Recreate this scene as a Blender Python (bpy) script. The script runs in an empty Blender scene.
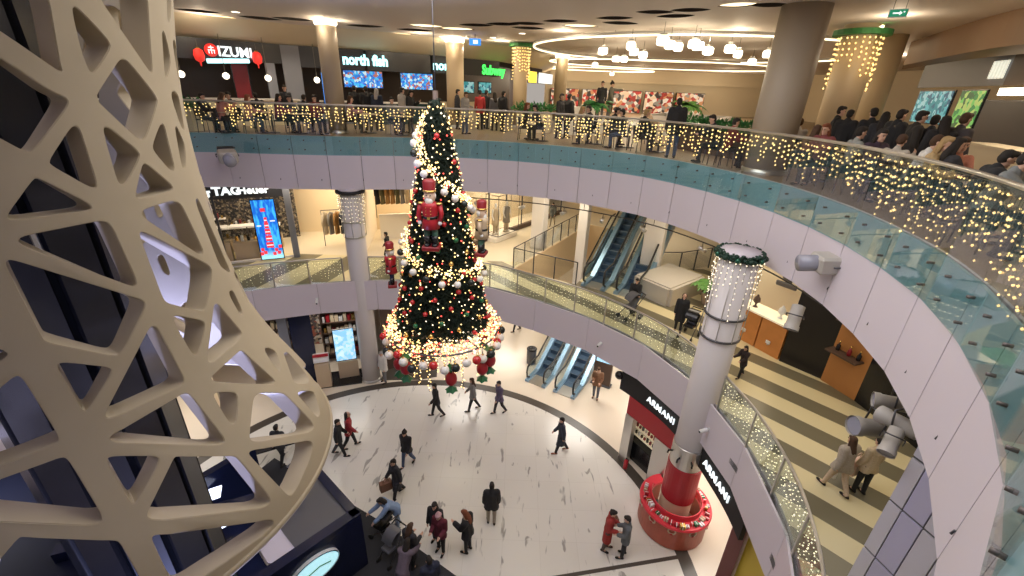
import bpy, bmesh, math, random
from mathutils import Vector, Matrix, Quaternion
from mathutils.geometry import delaunay_2d_cdt
random.seed(7)
S = bpy.context.scene
COL = S.collection
PI = math.pi

# ------------------------------------------------------------------ materials
def mat(name, col, rough=0.5, metal=0.0, emit=None, estr=0.0, noise=0.0, nscale=8.0, coat=0.0, sample=True, bump=0.0):
    m = bpy.data.materials.new(name); m.use_nodes = True
    nt = m.node_tree; b = nt.nodes['Principled BSDF']
    c = (col[0], col[1], col[2], 1)
    b.inputs['Base Color'].default_value = c
    b.inputs['Roughness'].default_value = rough
    b.inputs['Metallic'].default_value = metal
    b.inputs['Coat Weight'].default_value = coat
    if noise or bump:
        tc = nt.nodes.new('ShaderNodeTexCoord'); nz = nt.nodes.new('ShaderNodeTexNoise')
        nz.inputs['Scale'].default_value = nscale; nz.inputs['Detail'].default_value = 4
        nt.links.new(tc.outputs['Object'], nz.inputs['Vector'])
        if noise:
            r = nt.nodes.new('ShaderNodeMix'); r.data_type = 'RGBA'
            r.inputs[6].default_value = tuple(max(0, x * (1 - noise)) for x in col) + (1,)
            r.inputs[7].default_value = tuple(min(1, x * (1 + noise)) for x in col) + (1,)
            nt.links.new(nz.outputs['Fac'], r.inputs[0]); nt.links.new(r.outputs[2], b.inputs['Base Color'])
        if bump:
            bp = nt.nodes.new('ShaderNodeBump'); bp.inputs['Strength'].default_value = bump; bp.inputs['Distance'].default_value = 0.02
            nt.links.new(nz.outputs['Fac'], bp.inputs['Height']); nt.links.new(bp.outputs['Normal'], b.inputs['Normal'])
    if emit:
        b.inputs['Emission Color'].default_value = (emit[0], emit[1], emit[2], 1)
        b.inputs['Emission Strength'].default_value = estr
        if not sample: m.cycles.emission_sampling = 'NONE'
    return m

def glass_mat(name, tint, refl=0.10, rough=0.02):
    m = bpy.data.materials.new(name); m.use_nodes = True
    nt = m.node_tree; nt.nodes.clear()
    out = nt.nodes.new('ShaderNodeOutputMaterial'); mx = nt.nodes.new('ShaderNodeMixShader')
    tr = nt.nodes.new('ShaderNodeBsdfTransparent'); gl = nt.nodes.new('ShaderNodeBsdfGlossy')
    tr.inputs['Color'].default_value = tint + (1,); gl.inputs['Roughness'].default_value = rough
    lw = nt.nodes.new('ShaderNodeLayerWeight'); lw.inputs['Blend'].default_value = 0.25
    mr = nt.nodes.new('ShaderNodeMapRange'); mr.inputs['To Min'].default_value = refl * 0.35; mr.inputs['To Max'].default_value = refl * 3
    nt.links.new(lw.outputs['Fresnel'], mr.inputs['Value']); nt.links.new(mr.outputs[0], mx.inputs[0])
    nt.links.new(tr.outputs[0], mx.inputs[1]); nt.links.new(gl.outputs[0], mx.inputs[2]); nt.links.new(mx.outputs[0], out.inputs[0])
    return m

M = {}
def K(name, *a, **k):
    if name not in M: M[name] = mat(name, *a, **k)
    return M[name]
def cloth(col):
    n = 'cloth_%02x%02x%02x' % tuple(int(min(1, c) * 255) for c in col)
    return K(n, col, 0.85, noise=0.25, nscale=30)
K('fascia', (0.66, 0.60, 0.655), 0.42)
K('fascia_gap', (0.30, 0.27, 0.28), 0.6)
K('teal', (0.22, 0.42, 0.47), 0.3, noise=0.08, nscale=2)
K('ceiling', (0.74, 0.67, 0.61), 0.7)
K('cream_wall', (0.72, 0.62, 0.45), 0.6)
K('white_wall', (0.78, 0.74, 0.70), 0.55)
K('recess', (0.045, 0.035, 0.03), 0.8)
K('steel', (0.62, 0.60, 0.57), 0.3, 0.9)
K('dark_steel', (0.10, 0.10, 0.11), 0.4, 0.7)
K('navy_roof', (0.008, 0.010, 0.026), 0.55)
K('black', (0.012, 0.012, 0.014), 0.25)
K('black_matte', (0.015, 0.014, 0.015), 0.7)
K('lattice', (0.36, 0.295, 0.195), 0.75, noise=0.06, nscale=3)
K('column', (0.66, 0.62, 0.62), 0.5)
K('column_warm', (0.56, 0.44, 0.28), 0.5)
K('column_sand', (0.40, 0.33, 0.25), 0.55)
K('dark_green', (0.008, 0.035, 0.02), 0.6)
K('red', (0.42, 0.015, 0.025), 0.4)
K('crimson', (0.25, 0.012, 0.018), 0.4)
K('navy', (0.010, 0.014, 0.045), 0.2)
K('orange_wood', (0.62, 0.25, 0.07), 0.4, noise=0.15, nscale=3)
K('dark_wood', (0.09, 0.055, 0.04), 0.45)
K('tan', (0.55, 0.42, 0.28), 0.6)
K('green', (0.03, 0.16, 0.04), 0.7, noise=0.4, nscale=12)
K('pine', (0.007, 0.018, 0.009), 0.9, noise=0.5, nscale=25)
K('pine_wire', (0.01, 0.02, 0.01), 0.8)
K('projector_grey', (0.46, 0.43, 0.39), 0.45)
K('leaf', (0.09, 0.24, 0.05), 0.55, noise=0.3, nscale=10)
K('pot', (0.45, 0.34, 0.24), 0.7)
K('skin', (0.62, 0.38, 0.27), 0.55)
K('standoff', (0.14, 0.12, 0.11), 0.45, 0.3)
K('soffit', (0.26, 0.15, 0.08), 0.5)
K('rubber', (0.02, 0.02, 0.02), 0.6)
K('eye', (0.02, 0.015, 0.01), 0.3)
K('bulb_warm', (1, 0.85, 0.5), 0.4, emit=(1.0, 0.64, 0.22), estr=2.1, sample=False)
K('bulb_white', (1, 0.95, 0.85), 0.4, emit=(1.0, 0.83, 0.55), estr=2.0, sample=False)
K('bulb_red', (1, 0.1, 0.08), 0.4, emit=(1.0, 0.10, 0.07), estr=2.2, sample=False)
K('wire', (0.16, 0.15, 0.12), 0.6)
K('lamp', (1, 0.95, 0.85), 0.5, emit=(1.0, 0.86, 0.62), estr=5.0)
K('lamp_white', (1, 1, 1), 0.5, emit=(1.0, 0.86, 0.64), estr=3.2)
K('sign_white', (1, 1, 1), 0.5, emit=(0.86, 0.97, 1.0), estr=1.05, sample=False)
K('sign_dim', (.9, .9, .8), .5, emit=(.95, .95, .8), estr=.7, sample=False)
K('sign_cyan', (0.6, 1, 1), 0.5, emit=(0.45, 0.95, 1.0), estr=1.8, sample=False)
K('sign_green', (0.1, 1, 0.2), 0.5, emit=(0.06, 0.9, 0.12), estr=1.6, sample=False)
K('sign_yellow', (1, 0.8, 0.1), 0.5, emit=(1.0, 0.75, 0.05), estr=1.4, sample=False)
K('sign_red', (0.9, 0.05, 0.04), 0.5, emit=(0.9, 0.04, 0.03), estr=.55, sample=False)
K('glow_cream', (0.9, 0.75, 0.5), 0.6, emit=(1.0, 0.74, 0.42), estr=0.45)
K('screen_blue', (0.05, 0.2, 0.7), 0.3, emit=(0.03, 0.28, 0.9), estr=1.2, sample=False)
K('screen_pale', (0.4, 0.7, 0.9), 0.3, emit=(0.36, 0.68, 0.90), estr=1.0, sample=False)
K('booth_light', (0.8, 0.85, 1), 0.4, emit=(0.72, 0.78, 1.0), estr=2.4)
M['navy_roof'].node_tree.nodes['Principled BSDF'].inputs['Specular IOR Level'].default_value = .06
M['glass'] = glass_mat('glass', (0.93, 0.975, 0.97), 0.10)
M['glass_teal'] = glass_mat('glass_teal', (0.945, 0.975, 0.97), 0.12)
M['shop_glass'] = glass_mat('shop_glass', (0.95, 0.96, 0.96), 0.08)
K('white_paint', (0.8, 0.8, 0.8), 0.4)
K('gold', (0.75, 0.5, 0.16), 0.25, 0.9)
K('yellow_panel', (0.62, 0.46, 0.05), 0.5)
K('exit_green', (.02, .35, .12), .4, emit=(.02, .26, .16), estr=.6, sample=False)
K('lilac', (0.52, 0.50, 0.66), 0.25)
K('grey_dark', (0.10, 0.10, 0.11), 0.4)
K('step', (0.10, 0.16, 0.24), 0.35, 0.5)
K('blue_steel', (0.30, 0.45, 0.62), 0.3, 0.6)

# ------------------------------------------------------------------ mesh builder
class MB:
    def __init__(s): s.v = []; s.f = []; s.mi = []; s.mats = []; s.sm = []
    def _m(s, m):
        if m not in s.mats: s.mats.append(m)
        return s.mats.index(m)
    def add(s, vs, fs, m, smooth=False):
        o = len(s.v); k = s._m(m)
        s.v += [tuple(v) for v in vs]
        for f in fs: s.f.append([o + i for i in f]); s.mi.append(k); s.sm.append(smooth)
        return s
    def box(s, c, d, m, rz=0, rx=0, bev=0.0):
        x, y, z = d[0] / 2, d[1] / 2, d[2] / 2
        R = Matrix.Rotation(rz, 3, 'Z') @ Matrix.Rotation(rx, 3, 'X')
        b = min(bev, x * .9, y * .9, z * .9)
        if b <= 0:
            vs = [Vector((i, j, k)) for k in (-z, z) for j in (-y, y) for i in (-x, x)]
            fs = [(0, 2, 3, 1), (4, 5, 7, 6), (0, 1, 5, 4), (2, 6, 7, 3), (0, 4, 6, 2), (1, 3, 7, 5)]
        else:
            vs = []
            for k in (-1, 1):
                for j in (-1, 1):
                    for i in (-1, 1):
                        vs += [Vector((i * x, j * (y - b), k * (z - b))), Vector((i * (x - b), j * y, k * (z - b))), Vector((i * (x - b), j * (y - b), k * z))]
            me = bmesh.new(); bv = [me.verts.new(v) for v in vs]
            r = bmesh.ops.convex_hull(me, input=bv); me.verts.index_update()
            vs = [v.co.copy() for v in me.verts]; fs = [[q.index for q in f.verts] for f in me.faces]; me.free()
        return s.add([Vector(c) + R @ v for v in vs], fs, m)
    def tube(s, pts, r, m, n=8, closed=False, smooth=True, caps=True):
        P = [Vector(p) for p in pts]; N = len(P); vs = []; fs = []
        rr = r if hasattr(r, '__len__') else [r] * N
        up = None
        for i, p in enumerate(P):
            a = P[(i - 1) % N] if (closed or i > 0) else p
            b = P[(i + 1) % N] if (closed or i < N - 1) else p
            t = (b - a)
            t = t.normalized() if t.length > 1e-9 else Vector((0, 0, 1))
            if up is None:
                up = Vector((0, 0, 1)) if abs(t.z) < .9 else Vector((1, 0, 0))
            u = (up - t * up.dot(t))
            u = u.normalized() if u.length > 1e-6 else t.orthogonal().normalized()
            up = u; w = t.cross(u)
            for k in range(n):
                q = 2 * PI * k / n
                vs.append(p + (u * math.cos(q) + w * math.sin(q)) * rr[i])
        L = N if closed else N - 1
        for i in range(L):
            for k in range(n):
                a = i * n + k; b = i * n + (k + 1) % n; c = ((i + 1) % N) * n + (k + 1) % n; d = ((i + 1) % N) * n + k
                fs.append((a, b, c, d))
        if not closed and caps:
            fs.append(tuple(range(n - 1, -1, -1))); fs.append(tuple((N - 1) * n + k for k in range(n)))
        return s.add(vs, fs, m, smooth)
    def lathe(s, prof, c, m, n=24, smooth=True, a0=0, a1=2 * PI, caps=None):
        if caps is None: caps = not (abs(prof[0][0] - prof[-1][0]) < .12 and prof[0][0] > .05 and len(prof) > 2)
        vs = []; fs = []; full = abs(a1 - a0 - 2 * PI) < 1e-6; cols = n if full else n + 1
        for (r, z) in prof:
            for k in range(cols):
                q = a0 + (a1 - a0) * k / n
                vs.append((c[0] + r * math.cos(q), c[1] + r * math.sin(q), c[2] + z))
        for i in range(len(prof) - 1):
            for k in range(n):
                a = i * cols + k; b = i * cols + (k + 1) % cols
                fs.append((a, b, b + cols, a + cols))
        if full and caps:
            if prof[0][0] > 1e-6: fs.append(tuple(range(cols - 1, -1, -1)))
            if prof[-1][0] > 1e-6: fs.append(tuple((len(prof) - 1) * cols + k for k in range(cols)))
        return s.add(vs, fs, m, smooth)
    def ball(s, c, r, m, nu=8, nv=6, sc=(1, 1, 1)):
        vs = [(c[0], c[1], c[2] - r * sc[2])]; fs = []
        for i in range(1, nv):
            p = -PI / 2 + PI * i / nv
            for k in range(nu):
                q = 2 * PI * k / nu
                vs.append((c[0] + r * sc[0] * math.cos(p) * math.cos(q), c[1] + r * sc[1] * math.cos(p) * math.sin(q), c[2] + r * sc[2] * math.sin(p)))
        vs.append((c[0], c[1], c[2] + r * sc[2])); T = len(vs) - 1
        for k in range(nu):
            fs.append((0, 1 + (k + 1) % nu, 1 + k)); fs.append((T, 1 + (nv - 2) * nu + k, 1 + (nv - 2) * nu + (k + 1) % nu))
            for i in range(nv - 2):
                a = 1 + i * nu + k; b = 1 + i * nu + (k + 1) % nu
                fs.append((a, b, b + nu, a + nu))
        return s.add(vs, fs, m, True)
    def octa(s, c, r, m):
        x, y, z = c
        return s.add([(x + r, y, z), (x - r, y, z), (x, y + r, z), (x, y - r, z), (x, y, z + r), (x, y, z - r)],
                     [(0, 2, 4), (2, 1, 4), (1, 3, 4), (3, 0, 4), (2, 0, 5), (1, 2, 5), (3, 1, 5), (0, 3, 5)], m, True)
    def prism(s, poly, z0, z1, m):
        n = len(poly); a = sum(poly[i][0] * poly[(i + 1) % n][1] - poly[(i + 1) % n][0] * poly[i][1] for i in range(n))
        if a < 0: poly = poly[::-1]
        vs = [(p[0], p[1], z0) for p in poly] + [(p[0], p[1], z1) for p in poly]
        fs = [tuple(range(n - 1, -1, -1)), tuple(range(n, 2 * n))] + [(i, (i + 1) % n, n + (i + 1) % n, n + i) for i in range(n)]
        return s.add(vs, fs, m)
    def wall(s, a, b, z0, z1, t, m):
        a = Vector((a[0], a[1])); b = Vector((b[0], b[1])); d = (b - a).normalized(); n = Vector((-d.y, d.x)) * t / 2
        return s.prism([a - n, b - n, b + n, a + n], z0, z1, m)
    def quad(s, p, m): return s.add(p, [(0, 1, 2, 3)], m)
    def build(s, name, parent=None, loc=None, rz=0):
        me = bpy.data.meshes.new(name); me.from_pydata(s.v, [], s.f)
        for m in s.mats: me.materials.append(M[m] if isinstance(m, str) else m)
        me.polygons.foreach_set('material_index', s.mi); me.polygons.foreach_set('use_smooth', s.sm); me.update()
        o = bpy.data.objects.new(name, me); COL.objects.link(o)
        if parent is not None: o.parent = parent
        if loc is not None: o.location = loc
        if rz: o.rotation_euler[2] = rz
        return o

def tag(o, label, cat, group=None, kind=None):
    o['label'] = label; o['category'] = cat
    if group: o['group'] = group
    if kind: o['kind'] = kind
    return o
def thing(name, label, cat, loc=(0, 0, 0), rz=0, group=None):
    o = bpy.data.objects.new(name, None); COL.objects.link(o); o.location = loc; o.rotation_euler[2] = rz
    o.empty_display_size = 0.1
    return tag(o, label, cat, group)
def struct(o): o['kind'] = 'structure'; return o
def dup(root, loc, rz, label, group=None, mats=None, scale=None):
    r = root.copy(); COL.objects.link(r); r.location = loc; r.rotation_euler = (0, 0, rz); r['label'] = label
    if scale: r.scale = scale
    if group: r['group'] = group
    for ch in root.children:
        c = ch.copy(); COL.objects.link(c); c.parent = r
        for g in ch.children:
            d = g.copy(); COL.objects.link(d); d.parent = c
    return r
def text(name, body, size, p, q, m, parent=None, ext=0.02, z=0.0, align='LEFT', bold=0.0, font=None, sx=1.0):
    """lettering whose baseline runs from p towards q (world xy), standing upright at height z"""
    cu = bpy.data.curves.new(name, 'FONT'); cu.body = body; cu.size = size; cu.extrude = ext; cu.offset = bold; cu.align_x = align; cu.space_character = 1.0 if bold > .01 else 1.14
    cu.materials.append(M[m]); cu.resolution_u = 3
    o = bpy.data.objects.new(name, cu); COL.objects.link(o)
    bpy.context.view_layer.update(); me = bpy.data.meshes.new_from_object(o.evaluated_get(bpy.context.evaluated_depsgraph_get())); bpy.data.objects.remove(o)
    o = bpy.data.objects.new(name, me); COL.objects.link(o)
    d = Vector((q[0] - p[0], q[1] - p[1])); o.location = (p[0], p[1], z)
    o.rotation_euler = (PI / 2, 0, math.atan2(d.y, d.x)); o.scale = (sx, 1, 1)
    if parent is not None: o.parent = parent; o.matrix_parent_inverse = parent.matrix_basis.inverted()
    return o
def spline(pts, per=8, closed=True):
    P = [Vector(p) for p in pts]; n = len(P); out = []
    rng = range(n) if closed else range(n - 1)
    for i in rng:
        if closed: a, b, c, d = P[i - 1], P[i], P[(i + 1) % n], P[(i + 2) % n]
        else: a, b, c, d = P[max(i - 1, 0)], P[i], P[i + 1], P[min(i + 2, n - 1)]
        for k in range(per):
            t = k / per
            out.append(0.5 * ((2 * b) + (c - a) * t + (2 * a - 5 * b + 4 * c - d) * t * t + (3 * b - a - 3 * c + d) * t ** 3))
    if not closed: out.append(P[-1])
    return out
def resample(P, step, closed=False):
    Q = list(P) + ([P[0]] if closed else []); L = [0]
    for i in range(1, len(Q)): L.append(L[-1] + (Q[i] - Q[i - 1]).length)
    n = max(2, int(round(L[-1] / step))); out = []; j = 0
    for k in range(n + (0 if closed else 1)):
        t = L[-1] * k / n
        while j < len(L) - 2 and L[j + 1] < t: j += 1
        u = (t - L[j]) / max(1e-9, L[j + 1] - L[j]); out.append(Q[j].lerp(Q[j + 1], u))
    return out
def offset(P, d, closed=True):
    out = []; n = len(P)
    for i, p in enumerate(P):
        a = P[(i - 1) % n] if closed or i else p; b = P[(i + 1) % n] if closed or i < n - 1 else p
        t = (b - a).normalized(); out.append(p + Vector((-t.y, t.x)) * d)
    return out
def inside(p, poly):
    x, y = p[0], p[1]; c = False; j = len(poly) - 1
    for i in range(len(poly)):
        a, b = poly[i], poly[j]
        if (a[1] > y) != (b[1] > y) and x < (b[0] - a[0]) * (y - a[1]) / (b[1] - a[1]) + a[0]: c = not c
        j = i
    return c
def seg_dist(p, poly):
    best = 1e9; n = len(poly); px, py = p[0], p[1]
    for i in range(n):
        ax, ay = poly[i][0], poly[i][1]; bx, by = poly[(i + 1) % n][0], poly[(i + 1) % n][1]
        dx, dy = bx - ax, by - ay; t = max(0, min(1, ((px - ax) * dx + (py - ay) * dy) / (dx * dx + dy * dy + 1e-12)))
        best = min(best, math.hypot(ax + dx * t - px, ay + dy * t - py))
    return best
def sheet(outer, holes, extra=()):
    """triangulate a plane region with holes: (verts, tris)"""
    V = []; E = []
    for loop in [outer] + list(holes):
        o = len(V); V += [Vector((p[0], p[1])) for p in loop]; E += [(o + i, o + (i + 1) % len(loop)) for i in range(len(loop))]
    V += [Vector(p) for p in extra]
    v, e, f, *_ = delaunay_2d_cdt(V, E, [], 0, 1e-5)
    tris = []
    boxes = [(min(p[0] for p in h), max(p[0] for p in h), min(p[1] for p in h), max(p[1] for p in h)) for h in holes]
    for t in f:
        c = sum((v[i] for i in t), Vector((0, 0))) / 3
        if not inside(c, outer): continue
        if any(bx[0] <= c.x <= bx[1] and bx[2] <= c.y <= bx[3] and inside(c, h) for bx, h in zip(boxes, holes)): continue
        tris.append(tuple(t))
    return v, tris
def solid_sheet(mb, v, tris, fa, fb, m, mside=None):
    """two skins (fa above, fb below) over the triangles plus the side walls round every border"""
    n = len(v); cnt = {}
    for t in tris:
        for i in range(3):
            a, b = t[i], t[(i + 1) % 3]; cnt[(a, b)] = 1
    border = [(a, b) for (a, b) in cnt if (b, a) not in cnt]
    mb.add([fa(p) for p in v] + [fb(p) for p in v], [t for t in tris] + [tuple(n + i for i in t[::-1]) for t in tris], m, False)
    k = mb._m(mside or m); o = len(mb.v) - 2 * n
    for a, b in border: mb.f.append([o + b, o + a, o + n + a, o + n + b]); mb.mi.append(k); mb.sm.append(False)

# ------------------------------------------------------------------ the setting
Z2, Z3, ZC = 5.4, 11.4, 15.4
V3 = spline([(-12.3, 17.1), (-9.8, 17.3), (-7.3, 17.5), (-4.6, 18.05), (-2.2, 18.2), (0.6, 17.65), (2.8, 16.6), (4.6, 15.1), (5.8, 13.1), (6.5, 11.0), (6.65, 9.2), (6.5, 7.7),
             (6.15, 6.2), (5.62, 4.95), (4.98, 3.85), (4.1, 2.7), (3.0, 1.7), (1.3, 0.55), (-0.6, -0.35), (-4, -1.3), (-8, -0.6), (-11.4, 2.2), (-13.6, 6.8), (-14.0, 11.5), (-13.6, 15.3)], 6)
V2 = spline([(-10.65, 16.2), (-7.3, 17.45), (-4.2, 17.85), (-1.2, 17.5), (0.95, 16.35), (2.8, 15.1), (4.2, 13.7), (5.2, 12.15), (5.65, 10.9), (5.9, 9.3), (5.97, 8.1), (5.83, 6.7),
             (5.55, 5.6), (5.1, 4.5), (4.3, 3.1), (3.0, 1.6), (0, 0.1), (-4, -1.2), (-8, -0.4), (-11.4, 2.4), (-13.2, 6.8), (-13.4, 11.5), (-12.6, 14.8)], 6)
BOX = [(-34, -6), (30, -6), (30, 58), (-34, 58)]

def floor_material():
    m = bpy.data.materials.new('marble_floor'); m.use_nodes = True; nt = m.node_tree; N = nt.nodes.new; L = nt.links.new
    b = nt.nodes['Principled BSDF']; b.inputs['Roughness'].default_value = 0.22
    g = N('ShaderNodeNewGeometry')
    def veins(scale, rot, thr, seed):
        mp = N('ShaderNodeMapping'); mp.inputs['Rotation'].default_value = (0, 0, rot); mp.inputs['Scale'].default_value = (1.0, 0.26, 1); mp.inputs['Location'].default_value = (seed, seed * .7, 0)
        L(g.outputs['Position'], mp.inputs['Vector'])
        nz = N('ShaderNodeTexNoise'); nz.inputs['Scale'].default_value = scale; nz.inputs['Detail'].default_value = 3; nz.inputs['Distortion'].default_value = .6
        L(mp.outputs[0], nz.inputs['Vector'])
        mr = N('ShaderNodeMapRange'); mr.inputs['From Min'].default_value = thr; mr.inputs['From Max'].default_value = thr + .05; L(nz.outputs['Fac'], mr.inputs['Value'])
        return mr.outputs[0]
    ad = N('ShaderNodeMath'); ad.operation = 'MAXIMUM'
    L(veins(3.6, .75, .64, 3.1), ad.inputs[0]); L(veins(3.0, 1.15, .655, 9.7), ad.inputs[1])
    br = N('ShaderNodeTexBrick'); br.inputs['Scale'].default_value = 1.0; br.inputs['Mortar Size'].default_value = .004; br.inputs['Brick Width'].default_value = 1.2; br.inputs['Row Height'].default_value = 1.2; br.offset = 0
    br.inputs['Color1'].default_value = (.80, .765, .70, 1); br.inputs['Color2'].default_value = (.77, .735, .665, 1); br.inputs['Mortar'].default_value = (.66, .62, .55, 1)
    L(g.outputs['Position'], br.inputs['Vector'])
    mx = N('ShaderNodeMix'); mx.data_type = 'RGBA'; mx.inputs[7].default_value = (.30, .28, .25, 1)
    sc = N('ShaderNodeMath'); sc.operation = 'MULTIPLY'; sc.inputs[1].default_value = .8; L(ad.outputs[0], sc.inputs[0]); L(sc.outputs[0], mx.inputs[0]); L(br.outputs['Color'], mx.inputs[6])
    # beyond the dark ring the stone is plain and creamier
    sp = N('ShaderNodeVectorMath'); sp.operation = 'DISTANCE'; sp.inputs[1].default_value = (-3.32, 8.64, 0); L(g.outputs['Position'], sp.inputs[0])
    st = N('ShaderNodeMath'); st.operation = 'GREATER_THAN'; st.inputs[1].default_value = 9.1; L(sp.outputs['Value'], st.inputs[0])
    m2 = N('ShaderNodeMix'); m2.data_type = 'RGBA'; m2.inputs[7].default_value = (.76, .66, .53, 1); L(st.outputs[0], m2.inputs[0]); L(mx.outputs[2], m2.inputs[6]); L(m2.outputs[2], b.inputs['Base Color'])
    return m
M['marble'] = floor_material()
def stripe_material():
    m = bpy.data.materials.new('striped_floor'); m.use_nodes = True; nt = m.node_tree; N = nt.nodes.new; L = nt.links.new
    b = nt.nodes['Principled BSDF']; b.inputs['Roughness'].default_value = 0.28
    g = N('ShaderNodeNewGeometry'); dt = N('ShaderNodeVectorMath'); dt.operation = 'DOT_PRODUCT'; dt.inputs[1].default_value = (.738, .675, 0); L(g.outputs['Position'], dt.inputs[0])
    a = N('ShaderNodeMath'); a.operation = 'MULTIPLY_ADD'; a.inputs[1].default_value = 1 / 1.24; a.inputs[2].default_value = 20.113; L(dt.outputs['Value'], a.inputs[0])
    d2 = N('ShaderNodeVectorMath'); d2.operation = 'DOT_PRODUCT'; d2.inputs[1].default_value = (.97, -.25, 0); L(g.outputs['Position'], d2.inputs[0])
    a2 = N('ShaderNodeMath'); a2.operation = 'MULTIPLY_ADD'; a2.inputs[1].default_value = 1 / 2.3; a2.inputs[2].default_value = 20.25; L(d2.outputs['Value'], a2.inputs[0])
    sp = N('ShaderNodeSeparateXYZ'); L(g.outputs['Position'], sp.inputs[0])
    gx = N('ShaderNodeMath'); gx.operation = 'LESS_THAN'; gx.inputs[1].default_value = -2.0; L(sp.outputs['X'], gx.inputs[0])
    pick = N('ShaderNodeMix'); pick.data_type = 'FLOAT'; L(gx.outputs[0], pick.inputs[0]); L(a.outputs[0], pick.inputs[2]); L(a2.outputs[0], pick.inputs[3])
    fr = N('ShaderNodeMath'); fr.operation = 'FRACT'; L(pick.outputs[0], fr.inputs[0])
    gt = N('ShaderNodeMath'); gt.operation = 'GREATER_THAN'; gt.inputs[1].default_value = .52; L(fr.outputs[0], gt.inputs[0])
    mx = N('ShaderNodeMix'); mx.data_type = 'RGBA'; mx.inputs[6].default_value = (.69, .60, .36, 1); mx.inputs[7].default_value = (.17, .15, .095, 1); L(gt.outputs[0], mx.inputs[0])
    # the far walk by the shops is plain cream
    gy = N('ShaderNodeMath'); gy.operation = 'GREATER_THAN'; gy.inputs[1].default_value = 20.6; L(sp.outputs['Y'], gy.inputs[0])
    m2 = N('ShaderNodeMix'); m2.data_type = 'RGBA'; m2.inputs[7].default_value = (.70, .62, .48, 1); L(gy.outputs[0], m2.inputs[0]); L(mx.outputs[2], m2.inputs[6]); L(m2.outputs[2], b.inputs['Base Color'])
    return m
M['striped'] = stripe_material()
K('floor3', (0.25, 0.18, 0.11), 0.4, noise=0.1, nscale=1)

mb = MB(); mb.prism(BOX, -0.3, 0.0, 'marble'); struct(mb.build('floor_ground'))
def ring_strip(c, r0, r1, z0, z1, m, name, a0=0, a1=2 * PI, n=120):
    b = MB(); b.lathe([(r0, z0), (r1, z0), (r1, z1), (r0, z1), (r0, z0)], (c[0], c[1], 0), m, n, False, a0, a1); return struct(b.build(name))
K('dark_stone', (0.075, 0.062, 0.05), 0.3)
ring_strip((-3.32, 8.64), 8.88, 9.3, 0.0, 0.006, 'dark_stone', 'trim_1')
mb = MB(); mb.wall((-0.6, 8.0), (5.6, 9.25), 0.0, 0.005, 0.12, 'dark_stone'); struct(mb.build('trim_2'))

def slab(name, void, z0, z1, mtop, mund, extra_holes=()):
    b = MB(); v, t = sheet(BOX, [void] + list(extra_holes))
    t = [x if (v[x[1]] - v[x[0]]).cross(v[x[2]] - v[x[0]]) > 0 else x[::-1] for x in t]
    n = len(v); b.add([(p.x, p.y, z1) for p in v], t, mtop)
    b.add([(p.x, p.y, z0) for p in v], [q[::-1] for q in t], mund)
    for loop in [void] + list(extra_holes):
        k = len(loop); b.add([(p[0], p[1], z0) for p in loop] + [(p[0], p[1], z1) for p in loop], [(i, (i + 1) % k, k + (i + 1) % k, k + i) for i in range(k)], 'white_wall')
    return struct(b.build(name))
def fr_(o, u, s, w): return (o[0] + u[0] * s + u[1] * w, o[1] + u[1] * s - u[0] * w)
UE = (math.sin(math.radians(30)), math.cos(math.radians(30)))       # both escalator flights run this way
E2 = (3.64, 18.77, 5.4)
EG = (1.41, 18.95, 0)
PIT = [fr_(E2, UE, s, w) for s, w in ((-1.0, -3.6), (-1.0, -0.35), (8.6, -0.35), (8.6, -3.6))]
hole3 = [fr_(E2, UE, s, w) for s, w in ((6.2, -0.4), (6.2, 3.2), (10.8, 3.2), (10.8, -0.4))]
slab('floor_second', offset(V2, 0.07), 4.0, Z2, 'striped', 'white_wall', [PIT])
slab('floor_third', offset(V3, 0.05), 9.4, Z3, 'floor3', 'cream_wall', [hole3])

def fascia(name, void, z0, z1, m, step, gap=0.012, t=0.05, i0=0):
    """cladding panels round the void with fine joints between them"""
    b = MB(); P = resample(void, step, True); n = len(P)
    fine = [resample([P[i], P[(i + 1) % n]], step, False) for i in range(n)]
    for i in range(n):
        a, c = P[i], P[(i + 1) % n]; d = (c - a).normalized(); a2 = a + d * gap; c2 = c - d * gap; nn = Vector((-d.y, d.x))
        b.prism([a2 + nn * 0.0, c2 + nn * 0.0, c2 - nn * t, a2 - nn * t], z0, z1, m)
    o = struct(b.build(name))
    g = MB(); Q = offset(resample(void, .5, True), .03); k = len(Q)
    g.add([(p.x, p.y, z0 + .01) for p in Q] + [(p.x, p.y, z1 - .01) for p in Q], [((i + 1) % k, i, k + i, k + (i + 1) % k) for i in range(k)], 'fascia_gap'); struct(g.build(name + '9'))
    return o
# V3/V2 run clockwise seen from above, so the left normal points out of the void
fascia('trim_3', V3, 9.38, 10.7, 'fascia', 1.25)
fascia('trim_4', V3, 10.7, 11.4, 'teal', 1.25)
fascia('trim_5', V2, 3.98, 5.4, 'fascia', 2.5)

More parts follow.
